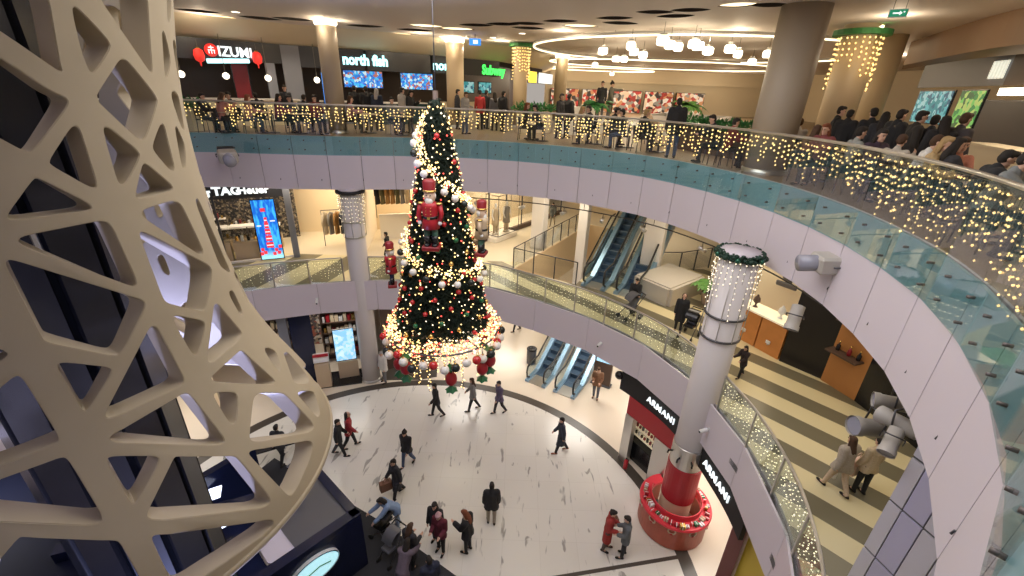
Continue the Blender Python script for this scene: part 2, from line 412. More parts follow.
# ceiling of the food court with leaf shaped recesses
LEAF_DARK = [(-11.48, 18, 15.4), (-10.64, 18.02, 15.4), (-9.95, 19.29, 15.4), (-10.63, 21.18, 15.4), (-8.66, 19.21, 15.4), (-10.55, 22.85, 15.4), (-6.37, 20.57, 15.4), (-5.91, 21.08, 15.4), (-7.78, 23.11, 15.4), (-4.5, 21.32, 15.4),
             (-1.71, 18.92, 15.4), (-0.69, 18.35, 15.4), (0.17, 17.97, 15.4), (0.23, 19.22, 15.4), (1.26, 17.05, 15.4), (2.85, 15.95, 15.4), (3.55, 15.77, 15.4), (3.25, 16.98, 15.4), (3.73, 14.57, 15.4), (4.53, 14.03, 15.4), (6.11, 12.9, 15.4), (4.48, 15.13, 15.4)]
LEAF_LIT = [(-11.7, 19.48, 15.4), (-14.19, 22.53, 15.4), (-14.57, 21.66, 15.4), (-14.01, 23.54, 15.4), (-9.01, 19.7, 15.4), (-11.8, 23.42, 15.4), (-5.85, 23.27, 15.4), (-3.74, 19.8, 15.4), (-3.44, 19.86, 15.4), (-2.61, 20.4, 15.4), (2.06, 18.1, 15.4), (2.8, 17.88, 15.4), (5.39, 13.06, 15.4), (4.42, 15.24, 15.4), (-14.27, 18, 15.4)]
def leaf(c, L, W, a, n=9):
    up = [(-L + 2 * L * i / n, W * math.sin(PI * i / n) ** .8) for i in range(n + 1)]; dn = [(x, -y) for x, y in up[1:-1]][::-1]
    return [(c[0] + x * math.cos(a) - y * math.sin(a), c[1] + x * math.sin(a) + y * math.cos(a)) for x, y in up + dn]
LV = []
for k, p in enumerate(LEAF_DARK + LEAF_LIT):
    d = math.hypot(p[0], p[1]); az = math.atan2(p[1], p[0])
    sc = d / 20
    a = az - PI / 2 + random.uniform(-.3, .3)
    q = leaf(p, .72 * sc, .44 * sc, a)
    if all(math.hypot(p[0] - o[0][0], p[1] - o[0][1]) > 1.0 * sc for o in LV): LV.append((p, q, k >= len(LEAF_DARK)))
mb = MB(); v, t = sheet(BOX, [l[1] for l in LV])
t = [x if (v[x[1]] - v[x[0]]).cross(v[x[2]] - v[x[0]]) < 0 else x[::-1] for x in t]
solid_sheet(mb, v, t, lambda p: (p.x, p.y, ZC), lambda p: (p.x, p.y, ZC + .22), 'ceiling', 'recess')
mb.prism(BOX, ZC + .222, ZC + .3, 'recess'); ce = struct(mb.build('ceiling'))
K('leaf_glow', (1, .9, .7), 0.6, emit=(1.0, 0.80, 0.48), estr=2.2)
for p, q, lit in LV:
    if lit:
        b = MB(); c = (p[0], p[1]); b.prism([(c[0] + (x - c[0]) * .86, c[1] + (y - c[1]) * .86) for x, y in q], ZC + .012, ZC + .1, 'leaf_glow')
        struct(b.build('ceiling_panel'))
# shop fronts of the upper floor: bulkhead above them
F3 = [Vector(p) for p in ((-19, 14.4), (-16.4, 17.2), (-13.3, 20.1), (-10.4, 22.4), (-7.6, 23.6), (-4.6, 25.6), (-1.2, 29.5), (1.7, 38), (2.2, 50))]
b = MB(); k = len(F3); inner = offset(F3, -1.7, False)
b.add([(p.x, p.y, 14.72) for p in F3] + [(p.x, p.y, ZC - .002) for p in inner] , [(i, i + 1, k + i + 1, k + i) for i in range(k - 1)], 'cream_wall')
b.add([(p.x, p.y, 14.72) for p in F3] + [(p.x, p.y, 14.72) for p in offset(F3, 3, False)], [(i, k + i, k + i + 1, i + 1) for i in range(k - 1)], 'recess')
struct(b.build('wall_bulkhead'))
b = MB(); k = len(F3); back = offset(F3, 2.6, False)
for i in range(k - 1): b.wall(back[i], back[i + 1], Z3, 14.72, .1, 'dark_wood')
struct(b.build('wall_back'))
b = MB(); b.wall((2.6, 50), (30, 50), Z3, ZC, .2, 'cream_wall'); struct(b.build('wall_far'))
b = MB(); b.wall((27.5, 50), (27.5, -5), Z3, ZC, .2, 'cream_wall'); struct(b.build('wall_side'))

# ------------------------------------------------------------------ balustrades
def rail_run(P, name, label, z_floor, h, ztop_glass, zbot_glass, step, glass, lean_out, post=False, skip=None, standoffs=False, cap='steel'):
    root = thing(name, label, 'balustrade', (P[0].x, P[0].y, z_floor))
    def fin(b, n): o = b.build(n, root); o.matrix_parent_inverse = Matrix.Translation((-P[0].x, -P[0].y, -z_floor)); return o
    O = offset(P, -lean_out, False); nodes = resample(O, step, False)
    fine = resample(O, .25, False)
    b = MB(); b.tube([(p.x, p.y, z_floor + h) for p in fine], .032, cap, 8); fin(b, 'handrail')
    for i in range(len(nodes) - 1):
        a, c = nodes[i], nodes[i + 1]; d = (c - a).normalized(); nn = Vector((-d.y, d.x)) * .008
        a2, c2 = a + d * .012, c - d * .012
        b = MB(); b.prism([a2 - nn, c2 - nn, c2 + nn, a2 + nn], z_floor + zbot_glass, z_floor + ztop_glass, glass); fin(b, 'glass_panel')
        if standoffs:
            for f in (.22, .78):
                p = a.lerp(c, f); w = Vector((d.y, -d.x, 0))
                for zz in (-.16, -.5):
                    b = MB(); q = Vector((p.x, p.y, z_floor + zz)); b.tube([q + w * .028, q - w * .07], .021, 'standoff', 8)
                    fin(b, 'standoff')
    if post:
        for q in nodes:
            b = MB(); b.box((q.x, q.y, z_floor + h / 2 - .12), (.05, .05, h + .22), 'steel', bev=.01); fin(b, 'post')
    return root, nodes
K('glass_edge', (0.5, 0.7, 0.68), 0.2)
start3 = min(range(len(V3)), key=lambda i: (V3[i] - Vector((-13.9, 9))).length)
# walk clockwise from far left round to near right
def arc(V, a, b):
    i = min(range(len(V)), key=lambda k: (V[k] - Vector(a)).length); j = min(range(len(V)), key=lambda k: (V[k] - Vector(b)).length)
    out = []; n = len(V)
    while True:
        out.append(V[i])
        if i == j: return out
        i = (i + 1) % n
R3 = arc(V3, (-13.9, 12.5), (2.6, 1.5))
top_rail, N3 = rail_run(R3, 'glass_balustrade', 'upper balcony glass balustrade with steel handrail hung with fairy light curtains', Z3, 1.12, 1.10, -.66, 1.3, 'glass_teal', .09, standoffs=True)
C3 = Vector((5.70, 10.5)); C2 = Vector((-6.75, 17.86))
# standing caps
i3 = min(range(len(V2)), key=lambda k: (V2[k] - C3).length)
A2 = arc(V2, (-13.2, 12.5), (-7.45, 17.45)); B2 = arc(V2, (-6.1, 17.6), (5.62, 11.05)); D2_ = arc(V2, (5.80, 9.95), (4.3, 3.1))
LOW = []
for P, lab in ((A2, 'middle floor glass balustrade with steel posts in front of the watch shop'), (B2, 'long curved middle floor glass balustrade behind the hanging tree'),
               (D2_, 'middle floor glass balustrade beside the striped walkway, ending at the thick white column')):
    LOW.append(rail_run(P, 'glass_balustrade', lab, Z2, 1.1, 1.06, -.02, 1.35, 'glass', .03, post=True))

# ------------------------------------------------------------------ fairy light curtains on both balustrades
def light_curtain(a, c, z_floor, top, label, group, n, lmin, lmax, br, side, seed, dens=.075, bulb='bulb_warm'):
    rnd = random.Random(seed); root = thing('fairy_light_curtain', label, 'string lights', (a.x, a.y, z_floor + top), 0, group)
    d = c - a; t = d.normalized(); w = Vector((-t.y, t.x)) * side; inv = Matrix.Translation((-a.x, -a.y, -(z_floor + top)))
    b = MB(); b.tube([(a.x + w.x, a.y + w.y, z_floor + top), (c.x + w.x, c.y + w.y, z_floor + top)], .005, 'wire', 4); o = b.build('lead_wire', root); o.matrix_parent_inverse = inv
    for k in range(n):
        p = a + d * ((k + .5 + rnd.uniform(-.3, .3)) / n) + w; L = rnd.uniform(lmin, lmax); z = z_floor + top
        b = MB(); b.tube([(p.x, p.y, z), (p.x, p.y, z - L)], .0035, 'wire', 3, caps=False)
        m = max(2, int(L / dens))
        for i in range(m):
            b.octa((p.x + rnd.uniform(-.03, .03), p.y + rnd.uniform(-.03, .03), z - L * (i + .6) / m + rnd.uniform(-.02, .02)), br * rnd.uniform(.75, 1.2), bulb)
        o = b.build('light_strand', root); o.matrix_parent_inverse = inv
ORD = ['first', 'second', 'third', 'fourth', 'fifth', 'sixth', 'seventh', 'eighth', 'ninth', 'tenth', 'eleventh', 'twelfth', 'thirteenth', 'fourteenth', 'fifteenth', 'sixteenth', 'seventeenth', 'eighteenth', 'nineteenth', 'twentieth',
       'twenty-first', 'twenty-second', 'twenty-third', 'twenty-fourth', 'twenty-fifth', 'twenty-sixth', 'twenty-seventh', 'twenty-eighth', 'twenty-ninth', 'thirtieth', 'thirty-first', 'thirty-second']
N3v = [q for q in N3]
k0 = min(range(len(N3v)), key=lambda k: (N3v[k] - Vector((-12.3, 17.1))).length)
cnt = 0
for i in range(k0, len(N3v) - 2):
    a, c = N3v[i], N3v[i + 1]; dist = ((a + c) / 2).length
    br = .0125 + .00105 * dist if dist > 9 else .018
    br = min(br, .030)
    n = 9 if dist > 13 else 13
    light_curtain(a, c, Z3, 1.06, 'warm icicle light curtain on the upper balcony glass, %s panel counted from the lattice' % ORD[cnt], 'icicle light curtains on the upper glass', n, .25 if dist > 11 else .4, .85 if dist > 11 else 1.15, br, .035, 100 + i, .10)
    cnt += 1
cnt = 0
for i in range(0, len(LOW[2][1]) - 1):
    a, c = LOW[2][1][i], LOW[2][1][i + 1]
    light_curtain(a, c, Z2, 1.0, 'warm fairy light net on the striped walkway glass, %s panel from the thick column' % ORD[cnt], 'fairy light nets on the middle glass', 12, .5, .95, .017, .05, 300 + i, .10, 'bulb_white'); cnt += 1
cnt = 0
for i in range(0, len(LOW[1][1]) - 1):
    a, c = LOW[1][1][i], LOW[1][1][i + 1]
    light_curtain(a, c, Z2, 1.0, 'faint fairy light net on the curved middle glass, %s panel from the slim column' % ORD[cnt], 'faint fairy light nets on the curved glass', 10, .5, .95, .014, .05, 400 + i, .12, 'bulb_white'); cnt += 1
cnt = 0
for i in range(2, len(LOW[0][1]) - 1):
    a, c = LOW[0][1][i], LOW[0][1][i + 1]
    if a.y > 15: light_curtain(a, c, Z2, 1.0, 'faint fairy light net on the glass below the watch shop, %s panel' % ORD[cnt], 'faint fairy light nets by the watch shop', 10, .5, .95, .014, .05, 500 + i, .12, 'bulb_white'); cnt += 1

# small dark brackets on the upper fascia
def bracket(p, n, label):
    r = thing('fascia_bracket', label, 'bracket', (p.x, p.y, 9.78), math.atan2(n.y, n.x), 'small dark eyelets on the white fascia')
    b = MB(); b.box((.005, 0, 0), (.012, .07, .07), 'dark_steel', bev=.01); b.build('plate', r)
    b = MB(); b.tube([(.01, 0, .01), (.06, 0, .0), (.07, 0, -.05)], .012, 'dark_steel', 6); b.build('hook', r)
Pf = resample(arc(V3, (-12.3, 17.1), (3.0, 1.9)), 1.55, False)
for i in range(1, len(Pf) - 1):
    d = (Pf[i + 1] - Pf[i - 1]).normalized(); bracket(Pf[i], Vector((d.y, -d.x)), 'small dark eyelet bracket fixed to the white fascia under the upper balcony')

# ------------------------------------------------------------------ columns
def column(name, label, x, y, z0, z1, r, m, collar=None, lean=(0, 0)):
    root = thing(name, label, 'column', (x, y, z0)); h = z1 - z0
    b = MB(); b.lathe([(r, 0.02), (r, h)], (0, 0, 0), m, 40); b.build('shaft', root)
    b = MB(); b.lathe([(r + .025, 0), (r + .025, .12), (r + .004, .13)], (0, 0, 0), 'steel', 40); b.build('plinth_ring', root)
    if collar:
        b = MB(); b.lathe([(r + .003, collar[0] - .06 - z0), (r + .05, collar[0] - z0), (r + .05, collar[1] - z0), (r, collar[1] - z0)], (0, 0, 0), collar[2], 40); b.build('collar', root)
    return root
c2 = column('round_column', 'slim white round column at the balcony edge with icicle lights round its top', C2.x, C2.y, 0, 9.40, .42, 'column')
c3 = column('round_column', 'thick white round column rising from the red kiosk', C3.x, C3.y, 0, 9.80, .47, 'column')
K('mesh_panel', (0.62, 0.60, 0.66), 0.45, 0.2)
for root, C, r, zt in ((c2, C2, .42, 9.38), (c3, C3, .47, 9.78)):
    b = MB()
    zz = 7.45
    for z in (7.4, 8.05): b.lathe([(r + .01, z - .02), (r + .06, z - .02), (r + .06, z + .02), (r + .01, z + .02)], (0, 0, 0), 'dark_steel' if C is C3 else 'steel', 32)
    for k in range(8):
        q = 2 * PI * k / 8 + .2; b.tube([((r + .05) * math.cos(q), (r + .05) * math.sin(q), 7.4), ((r + .05) * math.cos(q), (r + .05) * math.sin(q), 9.3)], .012, 'steel', 5)
    if C is C2: b.lathe([(r, 9.2), (r + .16, 9.22), (r + .16, 9.30), (r, 9.32)], (0, 0, 0), 'black_matte', 32, True)
    b.build('light_frame', root)
    b = MB(); b.lathe([(r, zt - .10), (r + .03, zt - .08), (r + .03, zt + .04), (.0, zt + .05)], (0, 0, 0), 'fascia', 32, True); b.build('capital', root)
    rnd = random.Random(int(r * 1000)); 
    ic = thing('column_lights', 'cool white icicle lights wrapped round the top of the %s white column' % ('slim' if C is C2 else 'thick'), 'string lights', (C.x, C.y, 9.3 if C is C2 else 9.70))
    for k in range(26):
        q = 2 * PI * k / 26; L = rnd.uniform(.5, 1.7); b = MB(); rr = r + .09
        b.tube([(rr * math.cos(q), rr * math.sin(q), 0), (rr * math.cos(q), rr * math.sin(q), -L)], .004, 'wire', 3, caps=False)
        m = int(L / .15)
        for i in range(m): b.octa((rr * math.cos(q) + rnd.uniform(-.03, .03), rr * math.sin(q) + rnd.uniform(-.03, .03), -L * (i + .5) / m), .02, 'bulb_white')
        b.build('light_strand', ic)
column('round_column', 'sandy round column in front of the fish restaurant counter on the upper floor', -7.35, 18.95, Z3, ZC, .36, 'column_sand', (ZC - .14, ZC - .02, 'lamp'))
column('round_column', 'pale round column right beside the tree top on the upper floor', *(-3.17, 23.79), Z3, ZC, .42, 'column_warm', (ZC - .16, ZC - .02, 'lamp'))
c5 = column('round_column', 'pale round column wrapped in fairy lights near the green sandwich sign', *(0.02, 25), Z3, ZC, .36, 'column_warm')
column('round_column', 'slim pale round column farthest back in the food court', *(2.67, 31.89), Z3, ZC, .40, 'column_warm', (ZC - .16, ZC - .02, 'lamp'))
column('round_column', 'big sandy round column at the balcony edge above the thick white column', 6.95, 12.75, Z3, ZC, .56, 'column_sand')
column('round_column', 'sandy round column with a fairy light crown, standing behind the big sandy one', *(10.25, 15.4), Z3, ZC, .50, 'column_warm')
column('round_column', 'pale round column half hidden behind the fairy light crowned one', *(12.66, 17.38), Z3, ZC, .42, 'column_warm')
for (px, lab, zt, r) in (((0.02, 25), 'warm icicle lights crowning the pale column near the green sign', 15.2, .36), ((10.25, 15.4), 'warm icicle lights crowning the sandy column among the diners', 15.1, .50)):
    rnd = random.Random(5); ic = thing('column_lights', lab, 'string lights', (px[0], px[1], zt))
    b = MB(); b.lathe([(r, 0), (r + .25, 0), (r + .25, .15), (r, .15)], (0, 0, 0), 'green', 20, False); b.build('garland_ring', ic)
    for k in range(22):
        q = 2 * PI * k / 22; L = rnd.uniform(.5, 1.6); b = MB(); rr = r + .07
        b.tube([(rr * math.cos(q), rr * math.sin(q), 0), (rr * math.cos(q), rr * math.sin(q), -L)], .004, 'wire', 3, caps=False)
        m = int(L / .13)
        for i in range(m): b.octa((rr * math.cos(q) + rnd.uniform(-.03, .03), rr * math.sin(q) + rnd.uniform(-.03, .03), -L * (i + .5) / m), .034, 'bulb_warm')
        b.build('light_strand', ic)
K('ball_glass', (.02, .10, .06), .15, .4)
# baubled garland under the fascia round the thick column's head
g = thing('garland_ring', 'dark green garland with glass balls round the head of the thick white column', 'garland', (C3.x, C3.y, 9.76))
b = MB()
for k in range(420):
    q = random.uniform(0, 2 * PI); rr = random.uniform(.47, .56); b.ball((rr * math.cos(q), rr * math.sin(q), random.uniform(-.10, .05)), .045, 'dark_green', 5, 4)
b.build('sprigs', g)
for k in range(12):
    q = 2 * PI * k / 12; b = MB(); b.ball((.57 * math.cos(q), .57 * math.sin(q), -.06), .07, 'dark_green' if k % 2 else 'ball_glass', 10, 8); b.build('ball', g)

PROFILE = [(16.5, 2.263), (16.3, 2.237), (16.1, 2.211), (15.9, 2.186), (15.7, 2.159), (15.5, 2.133), (15.3, 2.106), (15.1, 2.079), (14.9, 2.05), (14.7, 2.021), (14.5, 1.99), (14.3, 1.957), (14.1, 1.922), (13.9, 1.886), (13.7, 1.852), (13.5, 1.821), (13.3, 1.795), (13.1, 1.775), (12.9, 1.762), (12.7, 1.755), (12.5, 1.753), (12.3, 1.757), (12.1, 1.766), (11.9, 1.778), (11.7, 1.794), (11.5, 1.812), (11.3, 1.83), (11.1, 1.849), (10.9, 1.871), (10.7, 1.899), (10.5, 1.936), (10.3, 1.984), (10.1, 2.046), (9.9, 2.121), (9.7, 2.206), (9.5, 2.299), (9.3, 2.398), (9.1, 2.498), (8.9, 2.589), (8.7, 2.658), (8.5, 2.705), (8.3, 2.74)]
HOLES = [[(-0.326, 13.82), (-0.349, 13.34), (-0.347, 13.3), (-0.364, 13.31), (-0.506, 13.55), (-0.606, 13.72), (-0.56, 13.86), (-0.368, 13.93)], [(-0.251, 13.76), (-0.233, 13.77), (-0.115, 13.54), (-0.127, 13.48), (-0.22, 13.3), (-0.237, 13.3), (-0.25, 13.45)], [(-0.143, 13.9), (0.124, 13.28), (0.145, 13.62), (0.162, 14.01), (0.047, 14.05)], [(0.276, 13.71), (0.311, 13.68), (0.365, 13.44), (0.269, 13.27), (0.251, 13.3)], [(-0.576, 13.45), (-0.534, 13.37), (-0.411, 13.15), (-0.358, 13.1), (-0.362, 13.05), (-0.544, 12.71), (-0.563, 12.71), (-0.624, 12.82), (-0.672, 12.91)], [(-0.092, 13.39), (-0.068, 13.42), (-0.036, 13.4), (0.127, 13.09), (0.116, 13.04), (-0.037, 12.73), (-0.077, 12.73), (-0.239, 13.08), (-0.23, 13.13)], [(-0.382, 12.87), (-0.357, 12.89), (-0.347, 12.85), (-0.353, 12.4), (-0.373, 12.36), (-0.496, 12.59), (-0.5, 12.63)], [(-0.248, 12.85), (-0.226, 12.87), (-0.097, 12.62), (-0.108, 12.57), (-0.221, 12.37), (-0.258, 12.36)], [(0.101, 12.84), (0.14, 12.85), (0.134, 12.41), (0.095, 12.38), (0.002, 12.61), (0.007, 12.67)], [(0.254, 12.8), (0.282, 12.8), (0.342, 12.6), (0.272, 12.4), (0.214, 12.36)], [(0.286, 13.1), (0.331, 13.16), (0.433, 13.09), (0.413, 12.74), (0.357, 12.77)], [(-0.094, 12.52), (-0.066, 12.49), (0.066, 12.24), (0.045, 12.2), (-0.173, 12.2), (-0.2, 12.23)], [(-0.571, 12.51), (-0.553, 12.5), (-0.405, 12.23), (-0.421, 12.19), (-0.701, 12.2), (-0.707, 12.24)], [(-0.695, 12.07), (-0.401, 12.09), (-0.36, 12.05), (-0.345, 11.46), (-0.367, 11.42), (-0.399, 11.48), (-0.708, 12.01)], [(-0.774, 11.88), (-0.751, 11.91), (-0.355, 11.28), (-0.349, 11.21), (-0.526, 10.85), (-0.556, 10.85), (-0.757, 11.16), (-0.763, 11.2)], [(-0.188, 12.1), (0.012, 12.11), (0.087, 12.05), (0.137, 11.46), (0.088, 11.46), (-0.196, 12.03)], [(-0.246, 11.9), (-0.224, 11.9), (0.151, 11.27), (0.131, 11.18), (-0.027, 10.9), (-0.059, 10.88), (-0.245, 11.15), (-0.253, 11.23)], [(0.247, 12.02), (0.298, 12.02), (0.403, 11.1), (0.4, 10.99), (0.262, 11.2)], [(-0.239, 11.01), (-0.084, 10.79), (-0.085, 10.72), (-0.198, 10.5), (-0.226, 10.5), (-0.246, 10.92)], [(0.043, 10.87), (0.079, 10.85), (0.173, 10.36), (0.133, 10.32), (-0.152, 10.32), (-0.173, 10.37)], [(0.234, 10.87), (0.315, 10.83), (0.312, 10.51), (0.258, 10.5)], [(0.269, 9.95), (0.325, 9.93), (0.392, 9.76), (0.28, 9.61), (0.24, 9.62)], [(0.461, 9.62), (0.559, 9.49), (0.485, 9.06), (0.402, 9.09), (0.273, 9.34)], [(0.055, 10.22), (0.085, 10.18), (0.158, 9.62), (0.128, 9.6), (-0.198, 10.13), (-0.198, 10.2)], [(-0.758, 10.92), (-0.738, 10.95), (-0.587, 10.76), (-0.588, 10.71), (-0.723, 10.44), (-0.741, 10.45)], [(-0.367, 11.0), (-0.338, 10.96), (-0.324, 10.35), (-0.341, 10.29), (-0.668, 10.29), (-0.678, 10.35)], [(-1.049, 10.72), (-0.9, 10.93), (-0.876, 10.92), (-0.843, 10.29), (-0.852, 10.25), (-1.04, 10.2), (-1.124, 10.18)], [(-0.971, 11.31), (-0.9, 11.19), (-0.882, 11.14), (-0.895, 11.11), (-0.961, 11.04)], [(-0.693, 10.14), (-0.367, 10.21), (-0.335, 10.17), (-0.307, 9.56), (-0.333, 9.53), (-0.693, 10.09)], [(-0.734, 9.94), (-0.716, 9.97), (-0.576, 9.79), (-0.571, 9.73), (-0.701, 9.48), (-0.716, 9.5)], [(-1.144, 10.06), (-0.86, 10.12), (-0.842, 10.08), (-0.806, 9.5), (-0.821, 9.45), (-1.167, 9.84)], [(-1.144, 9.37), (-1.047, 9.58), (-1.03, 9.58), (-0.797, 9.27), (-0.786, 9.22), (-0.767, 8.7), (-0.784, 8.64), (-1.17, 9.16)], [(-0.522, 9.69), (-0.506, 9.68), (-0.32, 9.37), (-0.309, 9.31), (-0.286, 8.69), (-0.309, 8.66), (-0.683, 9.29), (-0.688, 9.35)], [(-0.703, 9.13), (-0.688, 9.15), (-0.332, 8.52), (-0.313, 8.43), (-0.333, 8.38), (-0.581, 8.49), (-0.69, 8.5), (-0.7, 8.58)], [(-0.26, 9.28), (-0.234, 9.28), (0.047, 8.8), (0.072, 8.69), (0.017, 8.61), (-0.178, 8.48), (-0.209, 8.53)], [(-0.239, 10.02), (-0.213, 10.02), (-0.137, 9.91), (-0.126, 9.84), (-0.22, 9.62), (-0.246, 9.64)], [(-0.062, 9.69), (-0.006, 9.69), (0.129, 9.45), (0.144, 9.37), (0.161, 8.8), (0.118, 8.79), (-0.204, 9.33), (-0.212, 9.4)], [(0.225, 9.25), (0.277, 9.2), (0.366, 9.02), (0.381, 8.92), (0.276, 8.74), (0.224, 8.79)]]

# ------------------------------------------------------------------ the lattice trumpet and the dark tower inside it
TX, TY = -5.355, 4.479
def prof_r(z):
    P = PROFILE
    if z >= P[0][0]: return P[0][1]
    if z <= P[-1][0]: return P[-1][1]
    for i in range(len(P) - 1):
        if P[i][0] >= z >= P[i + 1][0]:
            t = (P[i][0] - z) / (P[i][0] - P[i + 1][0]); return P[i][1] + t * (P[i + 1][1] - P[i][1])
def smooth_poly(h, it=2):
    # round the corners of an opening (scaled so angle and height are both about metres)
    p = [(a * 2.0, z) for a, z in h]
    for _ in range(it):
        q = []
        for i in range(len(p)):
            a, b = p[i], p[(i + 1) % len(p)]; L = math.hypot(a[0] - b[0], a[1] - b[1])
            k = min(.25, .05 / max(L, 1e-6))
            q += [(a[0] + (b[0] - a[0]) * k, a[1] + (b[1] - a[1]) * k), (b[0] - (b[0] - a[0]) * k, b[1] - (b[1] - a[1]) * k)]
        p = q
    return p
A0 = -1.17 * 2; PER = 2 * PI * 2
def wrap(h):
    c = sum(p[0] for p in h) / len(h); s = 0
    while c + s < A0 - .3: s += PER
    while c + s >= A0 - .3 + PER: s -= PER
    return [(p[0] + s, p[1]) for p in h]
openings = []
def clash(h):
    x0, x1 = min(p[0] for p in h), max(p[0] for p in h); y0, y1 = min(p[1] for p in h), max(p[1] for p in h)
    if y1 > 15.25 or x1 > A0 - .3 + PER - .02 or x0 < A0 - .3 + .02: return True
    for g, gb in openings:
        if gb[0] - .12 > x1 or gb[1] + .12 < x0 or gb[2] - .12 > y1 or gb[3] + .12 < y0: continue
        if any(inside(p, g) or seg_dist(p, g) < .11 for p in h) or any(inside(p, h) or seg_dist(p, h) < .11 for p in g): return True
    return False
def put(h, force=False):
    if not force and clash(h): return
    openings.append((h, (min(p[0] for p in h), max(p[0] for p in h), min(p[1] for p in h), max(p[1] for p in h))))
base = [smooth_poly(h) for h in HOLES]
for h in base: put(h, True)
for k in (1, 2, 3, 4, 5):
    for h in base: put(wrap([(p[0] + k * 2.5133, p[1]) for p in h]))
for dz in (1.42, .9, .5):
    for k in range(6):
        for h in base: put(wrap([(p[0] + k * 2.5133 + .3, p[1] + dz) for p in h]))
Z0L, Z1L = 8.32, 15.38
outer = [(A0 - .3, Z0L), (A0 - .3 + PER, Z0L), (A0 - .3 + PER, Z1L), (A0 - .3, Z1L)]
nx, nz = 100, 56
outl = [(A0 - .3 + PER * i / nx, Z0L) for i in range(nx)] + [(A0 - .3 + PER, Z0L + (Z1L - Z0L) * i / nz) for i in range(nz)] + [(A0 - .3 + PER * (1 - i / nx), Z1L) for i in range(nx)] + [(A0 - .3, Z1L - (Z1L - Z0L) * i / nz) for i in range(nz)]
ex = []
for i in range(1, nx):
    for j in range(1, nz):
        p = (A0 - .3 + PER * (i + .5 * (j % 2)) / nx, Z0L + (Z1L - Z0L) * j / nz)
        if p[0] > A0 - .3 + PER - .05: continue
        if any(gb[0] - .05 < p[0] < gb[1] + .05 and gb[2] - .05 < p[1] < gb[3] + .05 and (inside(p, g) or seg_dist(p, g) < .04) for g, gb in openings): continue
        ex.append(p)
v, t = sheet(outl, [g for g, _ in openings], ex)
def skin(dr):
    def f(p):
        r = prof_r(p.y) - dr
        # the shell thins to a slim flange at its lower lip
        return (r * math.cos(p.x / 2), r * math.sin(p.x / 2), p.y - TZ)
    return f
TZ = 8.3
t = [x if (v[x[1]] - v[x[0]]).cross(v[x[2]] - v[x[0]]) > 0 else x[::-1] for x in t]
K('core_glass', (0.05, 0.055, 0.07), 0.12, 0.3)
lat = thing('lattice_shell', 'tall sand coloured trumpet shaped lattice shell with triangular openings', 'lattice tower', (TX, TY, TZ))
mb = MB(); solid_sheet(mb, v, t, skin(0.0), skin(0.24), 'lattice'); o = mb.build('lattice', lat)
bm = bmesh.new(); bm.from_mesh(o.data); bmesh.ops.remove_doubles(bm, verts=bm.verts, dist=1e-4); bmesh.ops.recalc_face_normals(bm, faces=bm.faces)
sh = [e for e in bm.edges if len(e.link_faces) == 2 and e.calc_face_angle() > math.radians(45)]
bmesh.ops.bevel(bm, geom=sh, offset=.016, segments=2, affect='EDGES', clamp_overlap=True)
for f in bm.faces: f.smooth = True
bm.to_mesh(o.data); bm.free(); o.data.set_sharp_from_angle(angle=math.radians(42))
mb = MB(); R0 = PROFILE[-1][1]
mb.lathe([(R0 - .24, .06), (R0 + .004, .05), (R0 + .02, .02), (R0 + .02, -.02), (R0 - .02, -.04), (R0 - .22, -.02), (R0 - .24, .06)], (0, 0, 0), 'lattice', 96); mb.build('rim_ring', lat)

tw = thing('panel_tower', 'glossy black panelled tower standing inside the lattice shell', 'tower', (TX, TY, 0))
mb = MB(); mb.lathe([(.62, 0), (.62, ZC)], (0, 0, 0), 'core_glass', 8, False); mb.build('core', tw)
azc = math.atan2(-TY, -TX)
for k in range(11):
    off = (k - .25) * 2 * PI / 11 / 1.25; w = .37
    a = azc + off * 1.25; rr = .76; u = Vector((math.cos(a), math.sin(a))); s_ = Vector((-u.y, u.x)); p = u * rr
    mb = MB(); mb.prism([p - s_ * w / 2 - u * .04, p + s_ * w / 2 - u * .04, p + s_ * w / 2 + u * .04, p - s_ * w / 2 + u * .04], 0, ZC, 'black'); mb.build('black_panel', tw)
for z in (3.7, 9.0, 11.6):
    mb = MB(); mb.lathe([(.63, z), (.70, z), (.70, z + .25), (.63, z + .25)], (0, 0, 0), 'steel', 24, False); mb.build('floor_band', tw)

# ------------------------------------------------------------------ the hanging tree
X0, Y0 = -1.84, 10.5
FRONT = math.atan2(-Y0, -X0)
TP = [(13.1, .06), (12.6, .24), (11.5, .46), (10.2, .69), (9.0, .92), (8.0, 1.13), (7.5, 1.22)]
def tr(z):
    for i in range(len(TP) - 1):
        if TP[i][0] >= z >= TP[i + 1][0]:
            t = (TP[i][0] - z) / (TP[i][0] - TP[i + 1][0]); return TP[i][1] + t * (TP[i + 1][1] - TP[i][1])
    return TP[-1][1] if z < 9 else TP[0][1]
def tpt(phi, z, dr=0.0):
    a = FRONT + phi; r = tr(z) + dr; return Vector((X0 + r * math.cos(a), Y0 + r * math.sin(a), z))
tree = thing('christmas_tree', 'tall dark green christmas tree hanging over the hall, covered in lights', 'christmas tree', (X0, Y0, 7.2))
TI = Matrix.Translation((-X0, -Y0, -7.2))
def tbuild(b, n, p=tree): o = b.build(n, p); o.matrix_parent_inverse = TI; return o
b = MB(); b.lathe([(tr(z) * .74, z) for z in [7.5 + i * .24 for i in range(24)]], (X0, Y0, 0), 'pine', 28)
rnd = random.Random(3)
